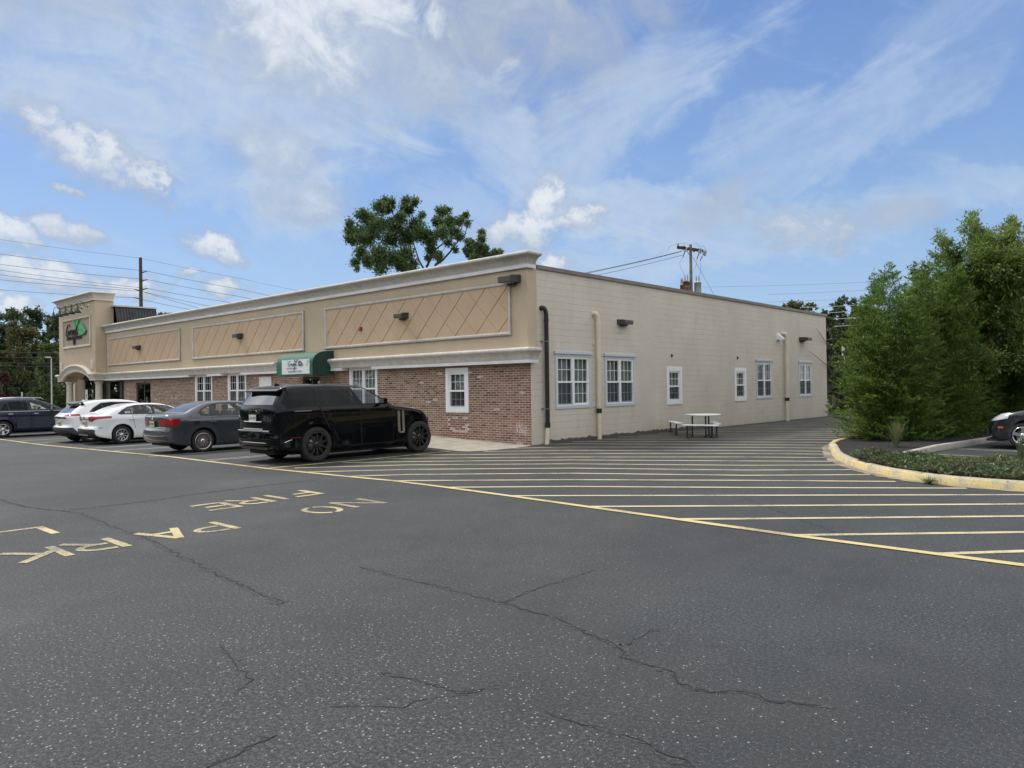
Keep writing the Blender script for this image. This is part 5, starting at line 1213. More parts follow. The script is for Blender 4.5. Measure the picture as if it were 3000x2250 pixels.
# grey sedan -----------------------------------------------------------------
GRY = paint('slate_grey_paint', (.050, .058, .066), .4, .3)
def tail_badge(x, z, r=.045, m=M_chrome):
    def fn(root, half, deform):
        b = MB(); b.lathe([(r, -.004), (r, .004), (r * .8, .006), (r * .8, 0), (0, 0)], (0, 0, 0), 'Y', 20); o = b.build('badge', m, root); o.location = (x, 0, z); o.rotation_euler = (0, 0, R(90))
    return fn
JET = dict(L=4.62, W=.885, axles=(1.10, 3.76), wheel=.325, arch=.385, belt=1.0, sill=.20, paint=GRY, rim_m=M_alloyd, rimr=.232, spokes=10, rimtype='mesh', tumble=.25, inset=.03,
    top=[(.16, .30), (.05, .36), (.0, .52), (.02, .68), (.07, .74), (.055, .90), (.06, 1.05), (.12, 1.095), (.30, 1.11), (.60, 1.125), (.90, 1.27), (1.22, 1.405), (1.55, 1.45), (2.05, 1.46), (2.45, 1.435), (2.75, 1.36), (3.10, 1.18), (3.42, 1.02), (3.9, .93), (4.35, .82), (4.55, .70), (4.61, .55), (4.60, .38), (4.52, .24)],
    carve=[('full', 'rear_window', M_rear, [(.64, 1.14), (.58, 1.12), (1.24, 1.45), (1.26, 1.36), (.75, 1.05)], -.60, .60), ('full', 'windshield', M_cglass, [(2.62, 1.50), (3.38, 1.08), (3.30, .98), (2.58, 1.38)], -.62, .62),
           ('side', 'window_trim', M_gloss, [(.98, 1.15), (1.06, 1.035), (3.16, 1.0), (3.18, 1.03), (2.68, 1.345), (2.45, 1.385), (2.0, 1.405), (1.6, 1.395), (1.32, 1.345), (1.10, 1.24)], .4, 1.1),
           ('end2', 'taillight', M_red, [(.38, .82), (.9, .80), (.9, .985), (.42, .955)], -.1, .42), ('end', 'plate_recess', M_black, [(-.30, .75), (.30, .75), (.33, .93), (-.33, .93)], -.1, .2), ('side', 'headlight', M_clear, [(4.1, .72), (4.65, .60), (4.65, .75), (4.15, .86)], .40, 1.1)],
    doors=[[(1.16, .99), (2.18, .985), (2.18, .24), (1.62, .24), (1.52, .52), (1.36, .70)], [(2.21, .985), (3.18, .97), (3.26, .70), (3.18, .24), (2.21, .24)]],
    cabin=(.75, 3.2), seatx=1.95, mirror=(2.92, 1.05), plate=(.062, .84, M_plate), platetxt='A27 HKV', hz=.87, hx=.14, extra=[tail_badge(.05, 1.0), tubep('bumper_trim', M_chrome, [(.12, -.72, .735), (.065, -.4, .74), (.055, 0, .74), (.065, .4, .74), (.12, .72, .735)], .012), tubep('bumper_crease', GRY, [(.09, -.80, .52), (.01, -.4, .50), (-.005, 0, .50), (.01, .4, .50), (.09, .80, .52)], .014), fuelflap(.92, .86, .07)])
JET['plate'] = (.038, .84, M_plate)
sed = make_car('parked_sedan', 'slate grey sedan with polished mesh wheels parked between the black SUV and white sedan', (-7.28, -7.86, gz(-7.3, -6)), R(90), JET, 'cars parked in front of the store')
split_windows(sed, [([(1.06, 1.14), (1.10, 1.055), (1.36, 1.05), (1.33, 1.30), (1.14, 1.215)], M_cglass), ([(1.40, 1.05), (1.375, 1.325), (1.62, 1.365), (2.0, 1.375), (2.10, 1.37), (2.12, 1.035)], M_cglass), ([(2.20, 1.03), (2.18, 1.37), (2.45, 1.355), (2.64, 1.32), (3.08, 1.03)], M_cglass)])

# white sedan -----------------------------------------------------------------
WHT = paint('white_paint', (.72, .735, .75), 0, .3)
COR = dict(L=4.63, W=.89, axles=(1.0, 3.70), wheel=.325, arch=.39, belt=1.0, sill=.20, paint=WHT, lower=M_clad, rim_m=M_alloy, rimr=.205, spokes=9, sw=(.026, .04), tumble=.26, inset=.03,
    top=[(.20, .28), (.08, .34), (.03, .40), (.0, .52), (.02, .60), (.09, .66), (.07, .86), (.05, .98), (.10, 1.045), (.26, 1.065), (.48, 1.09), (.80, 1.24), (1.12, 1.36), (1.45, 1.42), (1.95, 1.435), (2.40, 1.41), (2.75, 1.33), (3.15, 1.14), (3.50, .99), (4.0, .90), (4.4, .76), (4.60, .58), (4.62, .40), (4.54, .24)],
    carve=[('full', 'rear_window', M_rear, [(.52, 1.13), (.47, 1.08), (1.12, 1.42), (1.15, 1.33), (.68, 1.02)], -.62, .62), ('full', 'windshield', M_cglass, [(2.62, 1.47), (3.45, 1.06), (3.36, .98), (2.58, 1.34)], -.62, .62),
           ('side', 'window_trim', M_gloss, [(.86, 1.07), (.98, 1.04), (3.22, 1.0), (3.24, 1.03), (2.66, 1.315), (2.4, 1.355), (1.95, 1.38), (1.5, 1.365), (1.22, 1.30), (1.02, 1.19)], .4, 1.1),
           ('end2', 'taillight', M_red, [(.36, .83), (.58, .81), (.95, .95), (.95, 1.0), (.50, 1.01), (.36, .975)], -.1, .66), ('full', 'lower_bumper', M_clad, [(-.1, .20), (.62, .20), (.50, .28), (.28, .46), (.20, .555), (-.1, .555)], -.80, .80), ('side', 'headlight', M_clear, [(3.95, .74), (4.6, .62), (4.65, .72), (4.05, .87)], .42, 1.1)],
    doors=[[(1.06, 1.0), (2.14, .99), (2.14, .24), (1.52, .24), (1.46, .52), (1.30, .72)], [(2.17, .99), (3.20, .97), (3.28, .68), (3.18, .24), (2.17, .24)]],
    cabin=(.70, 3.2), seatx=1.9, mirror=(2.95, 1.05), plate=(.058, .76, M_plate), platetxt='R64 NPC', hz=.88, hx=.16, extra=[tail_badge(.05, .955, .045, M_black), tubep('trunk_crease', M_gap, [(.075, -.40, .89), (.055, 0, .895), (.075, .40, .89)], .010), bxp('diffuser_trim', M_bronzetrim, .01, .05, -.42, .42, .33, .36), strake([(.16, .60), (.30, .60), (.30, .61), (.16, .615)], M_gap, 'bumper_line')])
cor = make_car('parked_sedan', 'white sedan with silver wheels and long red taillights left of the grey sedan', (-14.47, -7.30, gz(-14.4, -6)), R(90), COR, 'cars parked in front of the store')
split_windows(cor, [([(1.08, 1.175), (1.10, 1.06), (1.31, 1.055), (1.28, 1.285), (1.22, 1.27)], M_cglass), ([(1.35, 1.05), (1.32, 1.30), (1.55, 1.345), (2.02, 1.355), (2.06, 1.03)], M_cglass), ([(2.15, 1.03), (2.12, 1.35), (2.4, 1.33), (2.62, 1.29), (3.12, 1.03)], M_cglass)])

# white crossover ----------------------------------------------------------------
XOV = dict(L=4.5, W=.91, axles=(.84, 3.56), wheel=.35, arch=.42, belt=1.08, sill=.26, paint=WHT, lower=M_clad, rim_m=M_alloyd, rimr=.23, spokes=5, sw=(.05, .09), tumble=.25, inset=.03,
    top=[(.20, .32), (.05, .38), (-.02, .50), (.0, .60), (.08, .66), (.06, .84), (.03, .97), (.08, 1.04), (.16, 1.08), (.40, 1.27), (.60, 1.41), (.52, 1.46), (.66, 1.50), (1.1, 1.565), (1.6, 1.59), (2.1, 1.575), (2.55, 1.50), (3.0, 1.28), (3.35, 1.10), (3.9, 1.0), (4.3, .85), (4.46, .65), (4.48, .45), (4.42, .28)],
    carve=[('end', 'rear_window', M_rear, [(-.66, 1.10), (.66, 1.10), (.55, 1.40), (-.55, 1.40)], -.1, .70), ('full', 'windshield', M_cglass, [(2.62, 1.56), (3.30, 1.18), (3.22, 1.08), (2.55, 1.44)], -.64, .64),
           ('side', 'window_trim', M_gloss, [(.80, 1.13), (3.15, 1.09), (3.17, 1.12), (2.62, 1.42), (2.3, 1.47), (1.6, 1.49), (1.25, 1.46), (.95, 1.28)], .4, 1.1),
           ('end2', 'taillight', M_red, [(.40, .97), (.9, 1.0), (.9, 1.07), (.52, 1.06)], -.1, .5), ('end', 'light_bar', M_gloss, [(-.66, .90), (.66, .90), (.66, .965), (-.66, .965)], -.1, .3), ('full', 'lower_bumper', M_clad, [(-.1, .24), (.52, .24), (.42, .40), (.25, .58), (-.1, .58)], -1, 1), ('side', 'headlight', M_clear, [(3.9, .80), (4.5, .70), (4.5, .80), (4.0, .92)], .45, 1.1)],
    doors=[[(1.1, 1.08), (2.15, 1.07), (2.15, .32), (1.54, .32), (1.48, .55), (1.30, .78)], [(2.18, 1.07), (3.15, 1.05), (3.22, .75), (3.12, .32), (2.18, .32)]],
    cabin=(.85, 3.1), seatx=1.9, mirror=(2.92, 1.13), plate=(.055, .72, M_plate), platetxt='W53 TMB', fin=(.85, 1.525), hz=.93, hx=.15, extra=[tail_badge(.02, .93, .045, M_black), lambda root, h, d_: MB().prism([(.44, 1.42), (.74, 1.50), (.70, 1.525), (.43, 1.45)], lambda u, v, q: (u, q, v), -.56, .56).build('roof_spoiler', M_clad, root)])
xov = make_car('parked_crossover', 'white crossover with black roof spoiler partly hidden behind the white sedan', (-16.85, -7.38, gz(-17, -6)), R(90), XOV, 'cars parked in front of the store')
split_windows(xov, [([(.90, 1.15), (1.02, 1.28), (1.25, 1.41), (1.28, 1.14)], M_tint), ([(1.34, 1.14), (1.30, 1.435), (1.6, 1.46), (2.06, 1.455), (2.08, 1.12)], M_tint), ([(2.17, 1.12), (2.14, 1.455), (2.3, 1.44), (2.6, 1.38), (3.05, 1.12)], M_cglass)])

# navy small suv ---------------------------------------------------------------------
NVY = paint('navy_paint', (.006, .011, .030), .2, .25, .6, .2)
def rails(root, half, deform):
    for s_ in (-1, 1):
        b = MB(); b.tube([(.55, s_ * .60, 1.56), (.65, s_ * .61, 1.64), (1.5, s_ * .62, 1.685), (2.3, s_ * .61, 1.645), (2.4, s_ * .60, 1.58)], .017, 6); b.build('roof_rail', M_alloy, root)
def vest(root, half, deform):
    b = MB(); b.add([(2.0, -.62, 1.32), (2.3, -.64, 1.33), (2.2, -.60, 1.24), (2.05, -.30, 1.28), (2.25, -.35, 1.36)], [(0, 2, 1), (0, 3, 2), (1, 2, 4), (2, 3, 4), (0, 1, 4, 3)]); b.build('yellow_vest', mat('hi_vis', color=(.55, .75, .10), rough=.7), root)
TRX = dict(L=4.28, W=.885, axles=(.83, 3.40), wheel=.345, arch=.41, belt=1.10, sill=.24, paint=NVY, lower=M_clad, rim_m=M_alloy, rimr=.225, spokes=5, sw=(.045, .095), tumble=.22, inset=.03, flare=.03,
    top=[(.16, .34), (.03, .42), (.0, .60), (.04, .75), (.04, .95), (.08, 1.10), (.25, 1.38), (.36, 1.53), (.55, 1.59), (1.1, 1.635), (1.7, 1.64), (2.15, 1.60), (2.6, 1.42), (3.1, 1.16), (3.3, 1.09), (3.8, 1.0), (4.1, .88), (4.24, .68), (4.27, .45), (4.2, .28)],
    carve=[('end', 'rear_window', M_rear, [(-.60, 1.16), (.60, 1.16), (.52, 1.48), (-.52, 1.48)], -.1, .48), ('full', 'windshield', M_cglass, [(2.28, 1.62), (3.10, 1.24), (3.02, 1.12), (2.18, 1.50)], -.62, .62),
           ('side', 'window_trim', M_gloss, [(.62, 1.14), (3.08, 1.10), (3.10, 1.13), (2.6, 1.385), (2.2, 1.52), (1.6, 1.555), (1.0, 1.54), (.80, 1.42)], .4, 1.1),
           ('end2', 'taillight', M_red, [(.52, .88), (.9, .90), (.9, 1.08), (.56, 1.08)], -.1, .3), ('side', 'headlight', M_clear, [(3.75, .80), (4.3, .70), (4.3, .82), (3.85, .95)], .45, 1.1)],
    doors=[[(.92, 1.09), (1.84, 1.085), (1.84, .30), (1.40, .30), (1.34, .58), (1.16, .80)], [(1.87, 1.085), (2.86, 1.07), (2.92, .75), (2.86, .30), (1.87, .30)]],
    cabin=(.7, 3.0), seatx=1.75, mirror=(2.62, 1.17), plate=(.03, .80, M_plate), platetxt='D81 KGE', hz=.985, hx=.10, handle_m=M_chrome, extra=[beltline(.70, 3.0, 1.115, M_chrome), rails, vest])
nav = make_car('parked_suv', 'navy blue small SUV with five spoke silver wheels at the left edge', (-23.7, -8.5, gz(-23.7, -6)), R(90), TRX, 'cars parked in front of the store')
split_windows(nav, [([(.74, 1.16), (.90, 1.40), (.98, 1.44), (1.04, 1.155)], M_tint), ([(1.09, 1.155), (1.03, 1.475), (1.2, 1.515), (1.72, 1.52), (1.76, 1.145)], M_tint), ([(1.90, 1.14), (1.86, 1.51), (2.18, 1.485), (2.56, 1.35), (2.94, 1.14)], M_cglass)])
# silver car beyond the navy one
SLV = paint('silver_paint', (.42, .43, .45), .6, .3)
T2 = dict(TRX); T2.update(paint=SLV, extra=[], L=4.6, axles=(.95, 3.65), mirror=(2.8, 1.17), platetxt='K20 RSD')
T2['top'] = [(x * 4.6 / 4.28, z) for x, z in TRX['top']]
T2['carve'] = [c for c in TRX['carve'] if c[1] != 'window_trim'][:2]; T2['doors'] = [[(1.05, 1.09), (1.95, 1.085), (1.95, .30), (1.5, .30), (1.42, .6), (1.28, .82)], [(1.98, 1.085), (2.95, 1.07), (3.0, .75), (2.96, .30), (1.98, .30)]]
slv = make_car('parked_crossover', 'silver crossover almost wholly hidden behind the navy SUV at the left edge', (-27.6, -8.35, gz(-26, -6)), R(90), T2, 'cars parked in front of the store')

# dark sedan in the right hand lot ------------------------------------------------------
CHR = paint('charcoal_paint', (.020, .024, .032), .5, .28)
CRZ = dict(JET); CRZ.update(paint=CHR, rim_m=M_alloy, rimr=.222, spokes=5, rimtype='plain', sw=(.05, .085), platetxt='Z39 BFL', handle_m=CHR, inset=.02)
CRZ['top'] = JET['top'][:17] + [(3.42, 1.04), (3.9, .97), (4.30, .87), (4.50, .74), (4.59, .60), (4.61, .45), (4.58, .32), (4.50, .22)]
CRZ['carve'] = [c for c in JET['carve'] if c[1] not in ('headlight',)] + [('side', 'headlight', M_clear, [(4.08, .75), (4.66, .63), (4.66, .74), (4.30, .86), (4.02, .90)], .48, 1.1), ('side', 'side_marker', M_amber, [(4.18, .50), (4.30, .50), (4.30, .545), (4.18, .545)], .6, 1.1)]
CRZ['extra'] = [bxp('lower_grille', M_black, 4.50, 4.60, -.5, .5, .28, .46), bxp('bumper_lip', M_black, 4.2, 4.56, -.72, .72, .17, .23)]
crz = make_car('parked_sedan', 'charcoal sedan with silver five spoke wheels nosed up to the kerb at the right edge', (14.92, 6.48, 0), R(180), CRZ)
split_windows(crz, [([(1.06, 1.14), (1.10, 1.055), (1.36, 1.05), (1.33, 1.30), (1.14, 1.215)], M_cglass), ([(1.40, 1.05), (1.375, 1.325), (1.62, 1.365), (2.0, 1.375), (2.10, 1.37), (2.12, 1.035)], M_cglass), ([(2.20, 1.03), (2.18, 1.37), (2.45, 1.355), (2.64, 1.32), (3.08, 1.03)], M_cglass)])
# ------------------------------------------------------------------ vegetation
CP = Vector((14.28972, -16.48095, 1.72)); FP = 2189.35
def at(px, py, depth):
    d_ = fw * FP + rt * (px - 1500) + up * (1125 - py); return CP + d_ / FP * depth
def gat(px, py, z=0.0):
    d_ = fw * FP + rt * (px - 1500) + up * (1125 - py); return CP + d_ * ((z - CP.z) / d_.z)
def leafmat(name, ca, cb, cc_, trans=.25):
    def fn(t, b):
        g = t.new('ShaderNodeNewGeometry'); r = g.outputs['Random Per Island']; o = t.obj()
        c = t.mix(t.ramp(r, 0, 1, smooth=False), ca, cb); c = t.mix(t.math('MULTIPLY', t.ramp(t.noise(o, .9, 4, .6), .45, .68), .75), c, cc_)
        df = t.new('ShaderNodeBsdfDiffuse'); tl = t.new('ShaderNodeBsdfTranslucent'); t.put(df.inputs[0], c); t.put(tl.inputs[0], c); a = t.new('ShaderNodeMixShader'); a.inputs[0].default_value = trans
        t.l.new(df.outputs[0], a.inputs[1]); t.l.new(tl.outputs[0], a.inputs[2]); gl = t.new('ShaderNodeBsdfGlossy'); gl.inputs['Roughness'].default_value = .45; gl.inputs[0].default_value = (.5, .55, .5, 1)
        m2 = t.new('ShaderNodeMixShader'); m2.inputs[0].default_value = .05; t.l.new(a.outputs[0], m2.inputs[1]); t.l.new(gl.outputs[0], m2.inputs[2]); t.l.new(m2.outputs[0], t.n['Material Output'].inputs[0])
    return mat(name, fn)
L_hedge = leafmat('hedge_leaf', (.050, .110, .022), (.205, .300, .065), (.15, .235, .055), .4)
L_oak = leafmat('oak_leaf', (.095, .160, .036), (.215, .295, .075), (.22, .255, .08), .5)
L_dark = leafmat('dark_leaf', (.040, .068, .030), (.085, .125, .048), (.065, .095, .04), .35)
L_mid = leafmat('mid_leaf', (.055, .085, .03), (.10, .14, .045), (.12, .125, .05), .3)
L_olive = leafmat('olive_leaf', (.075, .085, .032), (.12, .125, .05), (.15, .12, .055), .3)
L_redl = leafmat('purple_leaf', (.045, .014, .016), (.09, .028, .028), (.06, .03, .03), .2)
L_jun = leafmat('juniper_leaf', (.07, .105, .045), (.14, .18, .08), (.09, .08, .045), .25)
L_maple = leafmat('maple_leaf', (.055, .095, .042), (.135, .20, .085), (.10, .15, .065), .5)
M_bark = mat('bark', varied((.045, .038, .032), (.08, .068, .055), 6, .9, .5, 18))
rng = np.random.default_rng(11)
def cards(C, N_, sz, asp=.42, flat=.0, up_bias=.0):
    """C (n,3) centres, N_ (n,3) preferred direction (long axis), sz (n,) length -> verts, faces (one folded leaf card each)"""
    n = len(C); d_ = N_ + rng.normal(0, .55, (n, 3)); d_[:, 2] += up_bias; d_ /= np.linalg.norm(d_, axis=1)[:, None] + 1e-9
    r = rng.normal(0, 1, (n, 3)); s_ = np.cross(d_, r); s_ /= np.linalg.norm(s_, axis=1)[:, None] + 1e-9; nn = np.cross(d_, s_)
    L_ = sz[:, None]; w_ = L_ * asp * .5
    V = np.stack([C - d_ * L_ * .5, C + s_ * w_ + nn * w_ * .25, C + d_ * L_ * .5, C - s_ * w_ + nn * w_ * .25], 1).reshape(-1, 3)
    F = np.arange(n * 4).reshape(-1, 4); return V, F
def card_mesh(name, V, F, m, parent=None):
    me = bpy.data.meshes.new(name); me.vertices.add(len(V)); me.vertices.foreach_set('co', V.astype(np.float32).ravel()); me.loops.add(F.size); me.loops.foreach_set('vertex_index', F.ravel().astype(np.int32))
    me.polygons.add(len(F)); me.polygons.foreach_set('loop_start', np.arange(0, F.size, 4, dtype=np.int32)); me.polygons.foreach_set('loop_total', np.full(len(F), 4, dtype=np.int32)); me.update(calc_edges=True); me.materials.append(m)
    o = bpy.data.objects.new(name, me); col.objects.link(o)
    if parent: o.parent = parent
    return o
def blobs_cards(blobs, n, size, asp=.45, sub=14, subr=.28, up_=.0):
    """blobs: (x,y,z,rx,ry,rz). Leaves sit in twig clumps on the outer part of each blob, with gaps between"""
    W_ = np.array([b_[3] * b_[4] + b_[3] * b_[5] for b_ in blobs]); W_ = W_ / W_.sum(); C = []; D_ = []
    for bl, w_ in zip(blobs, W_):
        k = max(6, int(n * w_)); c = np.array(bl[:3]); r = np.array(bl[3:6]); ns = max(5, sub)
        u = rng.normal(0, 1, (ns, 3)); u /= np.linalg.norm(u, axis=1)[:, None]; sc = c + u * r * (rng.uniform(.45, 1.05, (ns, 1)))
        idx = rng.integers(0, ns, k); p = sc[idx] + rng.normal(0, subr, (k, 3)) * r.mean() * rng.uniform(.5, 1.15, ns)[idx][:, None]; C.append(p); D_.append(p - c)
    C = np.concatenate(C); D_ = np.concatenate(D_); D_ /= np.linalg.norm(D_, axis=1)[:, None] + 1e-6
    return cards(C, D_, size * rng.uniform(.6, 1.35, len(C)), asp, up_bias=up_)
def crown_blobs(h0, h1, r, n, seed, top=.5):
    q = np.random.default_rng(seed); out = []
    for i in range(n):
        f = q.uniform(0, 1); z = h0 + (h1 - h0) * f; rr = r * (math.sin(math.pi * min(1, .18 + f * (.82 - .12)) ** .9) * .9 + .12); a = q.uniform(0, 2 * math.pi); k = rr * q.uniform(.35, .95) ** .6
        s_ = r * q.uniform(.22, .40); out.append((math.cos(a) * k, math.sin(a) * k, z, s_, s_, s_ * .8))
    return out
def trunk_mesh(parent, h, r, blobs, seed, name='trunk', nb=9, low=.3):
    q = np.random.default_rng(seed); b = MB(); zc = h
    b.tube([(0, 0, -.4), (.03, 0, h * .3), (-.04, .05, h * .6), (.05, 0, h * .95)], [r * 1.2, r, r * .7, r * .25], 8)
    for i in range(min(nb, len(blobs))):
        t_ = blobs[q.integers(0, len(blobs))]; z0 = h * q.uniform(low, .85); e = Vector(t_[:3]); s_ = Vector((0, 0, min(z0, e.z * .9))); md_ = s_.lerp(e, .5) + Vector((q.normal(0, .2), q.normal(0, .2), .3))
        b.tube([s_, md_, e], [r * .45, r * .28, r * .08], 6)
    return b.build(name, M_bark, parent)
def tree(name, label, x, y, z, h, h0, r, m, n, size, seed, group=None, tr=.2, cat='tree', nblob=26, trunk=True, sub=14, subr=.28, asp=.5):
    o = thing(name, label, cat, (x, y, z), 0, group); bl = crown_blobs(h0, h * .93, r, nblob, seed)
    if trunk: trunk_mesh(o, h * .8, tr, bl, seed)
    V, F = blobs_cards(bl, n, size, asp, sub, subr); card_mesh('crown', V, F, m, o); return o

# evergreen hedge row in the planting bed
def conifer_mesh(h, rb, n, size, seed, tips=6):
    """feathery sprays carried on the outside of several pointed leaders, darker filling behind them"""
    q = np.random.default_rng(seed); leaders = [(0, 0, h, 1.0)] + [(math.cos(a) * rb * q.uniform(.25, .6), math.sin(a) * rb * q.uniform(.25, .6), h * q.uniform(.78, 1.0), q.uniform(.5, .75)) for a in q.uniform(0, 6.28, tips)]
    C = []; D_ = []; tot = sum(l[3] ** 1.5 for l in leaders)
    for lx, ly, lh, w_ in leaders:
        k = int(n * w_ ** 1.5 / tot); nsp = max(60, k // 62); zs = lh * (1 - q.uniform(0, 1, nsp) ** .62); ang = q.uniform(0, 6.28, nsp)
        prof = rb * w_ * np.clip(1 - (zs / lh) ** 2.1, 0.02, 1) ** .8 * np.clip(.80 + zs / 1.5, .8, 1)
        rad_ = prof * q.uniform(.62, 1.10, nsp); L_ = q.uniform(.28, .62, nsp) * (.55 + .45 * np.clip(prof, 0, 1)); ux, uy = np.cos(ang), np.sin(ang); ty = np.minimum(1, .3 + zs / lh)
        tip = np.stack([lx * ty + ux * rad_, ly * ty + uy * rad_, zs + .05], 1); rise = q.uniform(-.1, .75, nsp) + .5 * (zs / lh); dr = np.stack([ux, uy, rise], 1); dr /= np.linalg.norm(dr, axis=1)[:, None]
        base = tip - dr * L_[:, None]; lat = np.stack([-uy, ux, q.normal(0, .45, nsp)], 1); lat /= np.linalg.norm(lat, axis=1)[:, None]
        i = q.integers(0, nsp, int(k * .80)); f = q.uniform(0, 1, (len(i), 1)) ** .8; sd = q.uniform(-1, 1, (len(i), 1)); wv = (.05 + .17 * (1 - f)) * np.minimum(1, .35 + f * 3)
        p = base[i] + dr[i] * L_[i][:, None] * f + lat[i] * sd * wv + q.normal(0, .012, (len(i), 3)); p[:, 2] -= (f[:, 0] ** 2) * .07 * L_[i]; C.append(p); D_.append(dr[i] * 1.0 + lat[i] * np.sign(sd) * .9 * (1 - f * .6))
        m_ = int(k * .20); z2 = lh * (1 - q.uniform(0, 1, m_) ** .62); a2 = q.uniform(0, 6.28, m_); r2 = rb * w_ * np.clip(1 - (z2 / lh) ** 2.1, .02, 1) ** .8 * q.uniform(.25, .8, m_); t2 = np.minimum(1, .3 + z2 / lh)
        C.append(np.stack([lx * t2 + np.cos(a2) * r2, ly * t2 + np.sin(a2) * r2, z2], 1)); D_.append(q.normal(0, 1, (m_, 3)))
    C = np.concatenate(C); D_ = np.concatenate(D_); D_ /= np.linalg.norm(D_, axis=1)[:, None] + 1e-6; C[:, 2] = np.abs(C[:, 2]) + .04
    return cards2(C, D_, size * rng.uniform(.7, 1.4, len(C)), .26, .22)
def cards2(C, N_, sz, asp, jit):
    n = len(C); d_ = N_ + rng.normal(0, jit, (n, 3)); d_ /= np.linalg.norm(d_, axis=1)[:, None] + 1e-9
    r = rng.normal(0, .5, (n, 3)) + np.array([0, 0, 1.2]); s_ = np.cross(d_, r); s_ /= np.linalg.norm(s_, axis=1)[:, None] + 1e-9; nn = np.cross(d_, s_); L_ = sz[:, None]; w_ = L_ * asp * .5
    V = np.stack([C - d_ * L_ * .5, C + s_ * w_ + nn * w_ * .3, C + d_ * L_ * .5, C - s_ * w_ + nn * w_ * .3], 1).reshape(-1, 3); return V, np.arange(n * 4).reshape(-1, 4)
def twig_cards(blobs, n, size, asp=.34, per=16, tw=.55):
    """leaves strung along many short twigs inside each blob, so that sky shows between them"""
    W_ = np.array([b_[3] ** 2 for b_ in blobs]); W_ = W_ / W_.sum(); C = []; D_ = []
    for bl, w_ in zip(blobs, W_):
        k = max(12, int(n * w_)); nt_ = max(3, k // per); c = np.array(bl[:3]); r = np.array(bl[3:6]); u = rng.normal(0, 1, (nt_, 3)); u /= np.linalg.norm(u, axis=1)[:, None]
        o_ = c + u * r * rng.uniform(.35, 1.0, (nt_, 1)); dr = u + rng.normal(0, .5, (nt_, 3)) + np.array([0, 0, .35]); dr /= np.linalg.norm(dr, axis=1)[:, None]; L_ = r.mean() * tw * rng.uniform(.5, 1.3, nt_)
        i = rng.integers(0, nt_, k); f = rng.uniform(-.5, .6, (k, 1)); side = rng.normal(0, 1, (k, 3)); C.append(o_[i] + dr[i] * L_[i][:, None] * f + side * size * .55); D_.append(dr[i] + side * .6)
    C = np.concatenate(C); D_ = np.concatenate(D_); D_ /= np.linalg.norm(D_, axis=1)[:, None] + 1e-6; return cards2(C, D_, size * rng.uniform(.65, 1.35, len(C)), asp, .35)
protos = {}
HG = [(7.95, 6.35, 5.0, 1.62, 0, 'front evergreen shrub of the hedge, broad, with several pointed tips'), (8.6, 8.3, 5.5, 1.6, 1, 'second evergreen in the hedge row, just behind the front shrub'), (8.6, 10.5, 5.9, 1.65, 2, 'third evergreen in the hedge row'), (9.2, 12.9, 4.9, 1.6, 0, 'fourth evergreen in the hedge row, under the oak crown'),
      (8.9, 15.2, 4.7, 1.6, 1, 'fifth evergreen in the hedge row'), (9.3, 17.6, 4.8, 1.6, 2, 'sixth evergreen in the hedge row'), (9.2, 20.0, 4.9, 1.6, 0, 'seventh evergreen in the hedge row'), (9.4, 22.6, 4.8, 1.6, 1, 'eighth evergreen in the hedge row'), (9.6, 25.4, 5.0, 1.7, 2, 'last evergreen at the far end of the hedge row'),
      (8.1, 16.2, 4.3, 1.4, 2, 'evergreen on the building side of the hedge, near the middle'), (8.0, 21.2, 4.5, 1.5, 0, 'evergreen on the building side of the hedge, near its far end')]
for i, (x, y, h, r, k, l) in enumerate(HG):
    o = thing('evergreen_shrub', l, 'shrub', (x, y, mz(x, y) - .03), 0, 'evergreen hedge row')
    if k not in protos:
        V, F = conifer_mesh(h, r, (120000, 80000, 80000)[k], .085, 30 + k); cm = card_mesh('foliage', V, F, L_hedge, o); b = MB(); b.tube([(0, 0, -.1), (.02, 0, 1.5), (0, .02, h * .8)], [.10, .07, .02], 7)
        for j in range(26):
            a = j * 2.4; zz = .3 + j * .13; b.tube([(0, 0, zz), (math.cos(a) * r * .55, math.sin(a) * r * .55, zz + .35)], [.022, .006], 5)
        tm = b.build('trunk', M_bark, o); protos[k] = (cm.data, tm.data, h)
    else:
        for nm, dt in (('foliage', protos[k][0]), ('trunk', protos[k][1])):
            c = bpy.data.objects.new(nm, dt); col.objects.link(c); c.parent = o
        s_ = h / protos[k][2]; o.scale = (s_, s_, s_); o.rotation_euler[2] = i * 1.3
# light green oak standing over the hedge
O = thing('oak_tree', 'light green broad tree rising above the evergreen hedge at the right edge', 'tree', (9.0, 12.0, .1)); ob = []
q = np.random.default_rng(5)
og = Vector((9.0, 12.0, .1))
for px, py, r in [(2900, 800, 105), (2985, 790, 90), (3070, 800, 110), (2820, 860, 85), (2765, 945, 85), (2700, 965, 55), (2850, 1000, 110), (2960, 930, 120), (3060, 960, 140), (2900, 1085, 75), (3010, 1085, 105), (3110, 1060, 110), (2862, 715, 38), (2850, 672, 30), (2842, 640, 17), (2800, 735, 40), (2772, 700, 20), (2752, 690, 12), (2960, 705, 36), (2962, 665, 24), (2966, 642, 14), (2905, 735, 60), (3030, 715, 48), (3100, 720, 60), (2700, 1010, 50), (2740, 1060, 45)]:
    for j in range(5 if r > 50 else 2):
        u = q.normal(0, 1, 3); u /= np.linalg.norm(u); p = at(px + u[0] * r * .5, py + u[1] * r * .5, 23.2 + u[2] * r / 95 + q.uniform(-.5, .5)) - og; rr = r / FP * 23.2 * (.58 if r > 50 else .85); ob.append((*p, rr, rr, rr))
b = MB(); b.tube([(0, 0, -.1), (.05, 0, 1.3), (-.05, .05, 2.4), (0, 0, 4.2)], [.13, .11, .09, .05], 8)
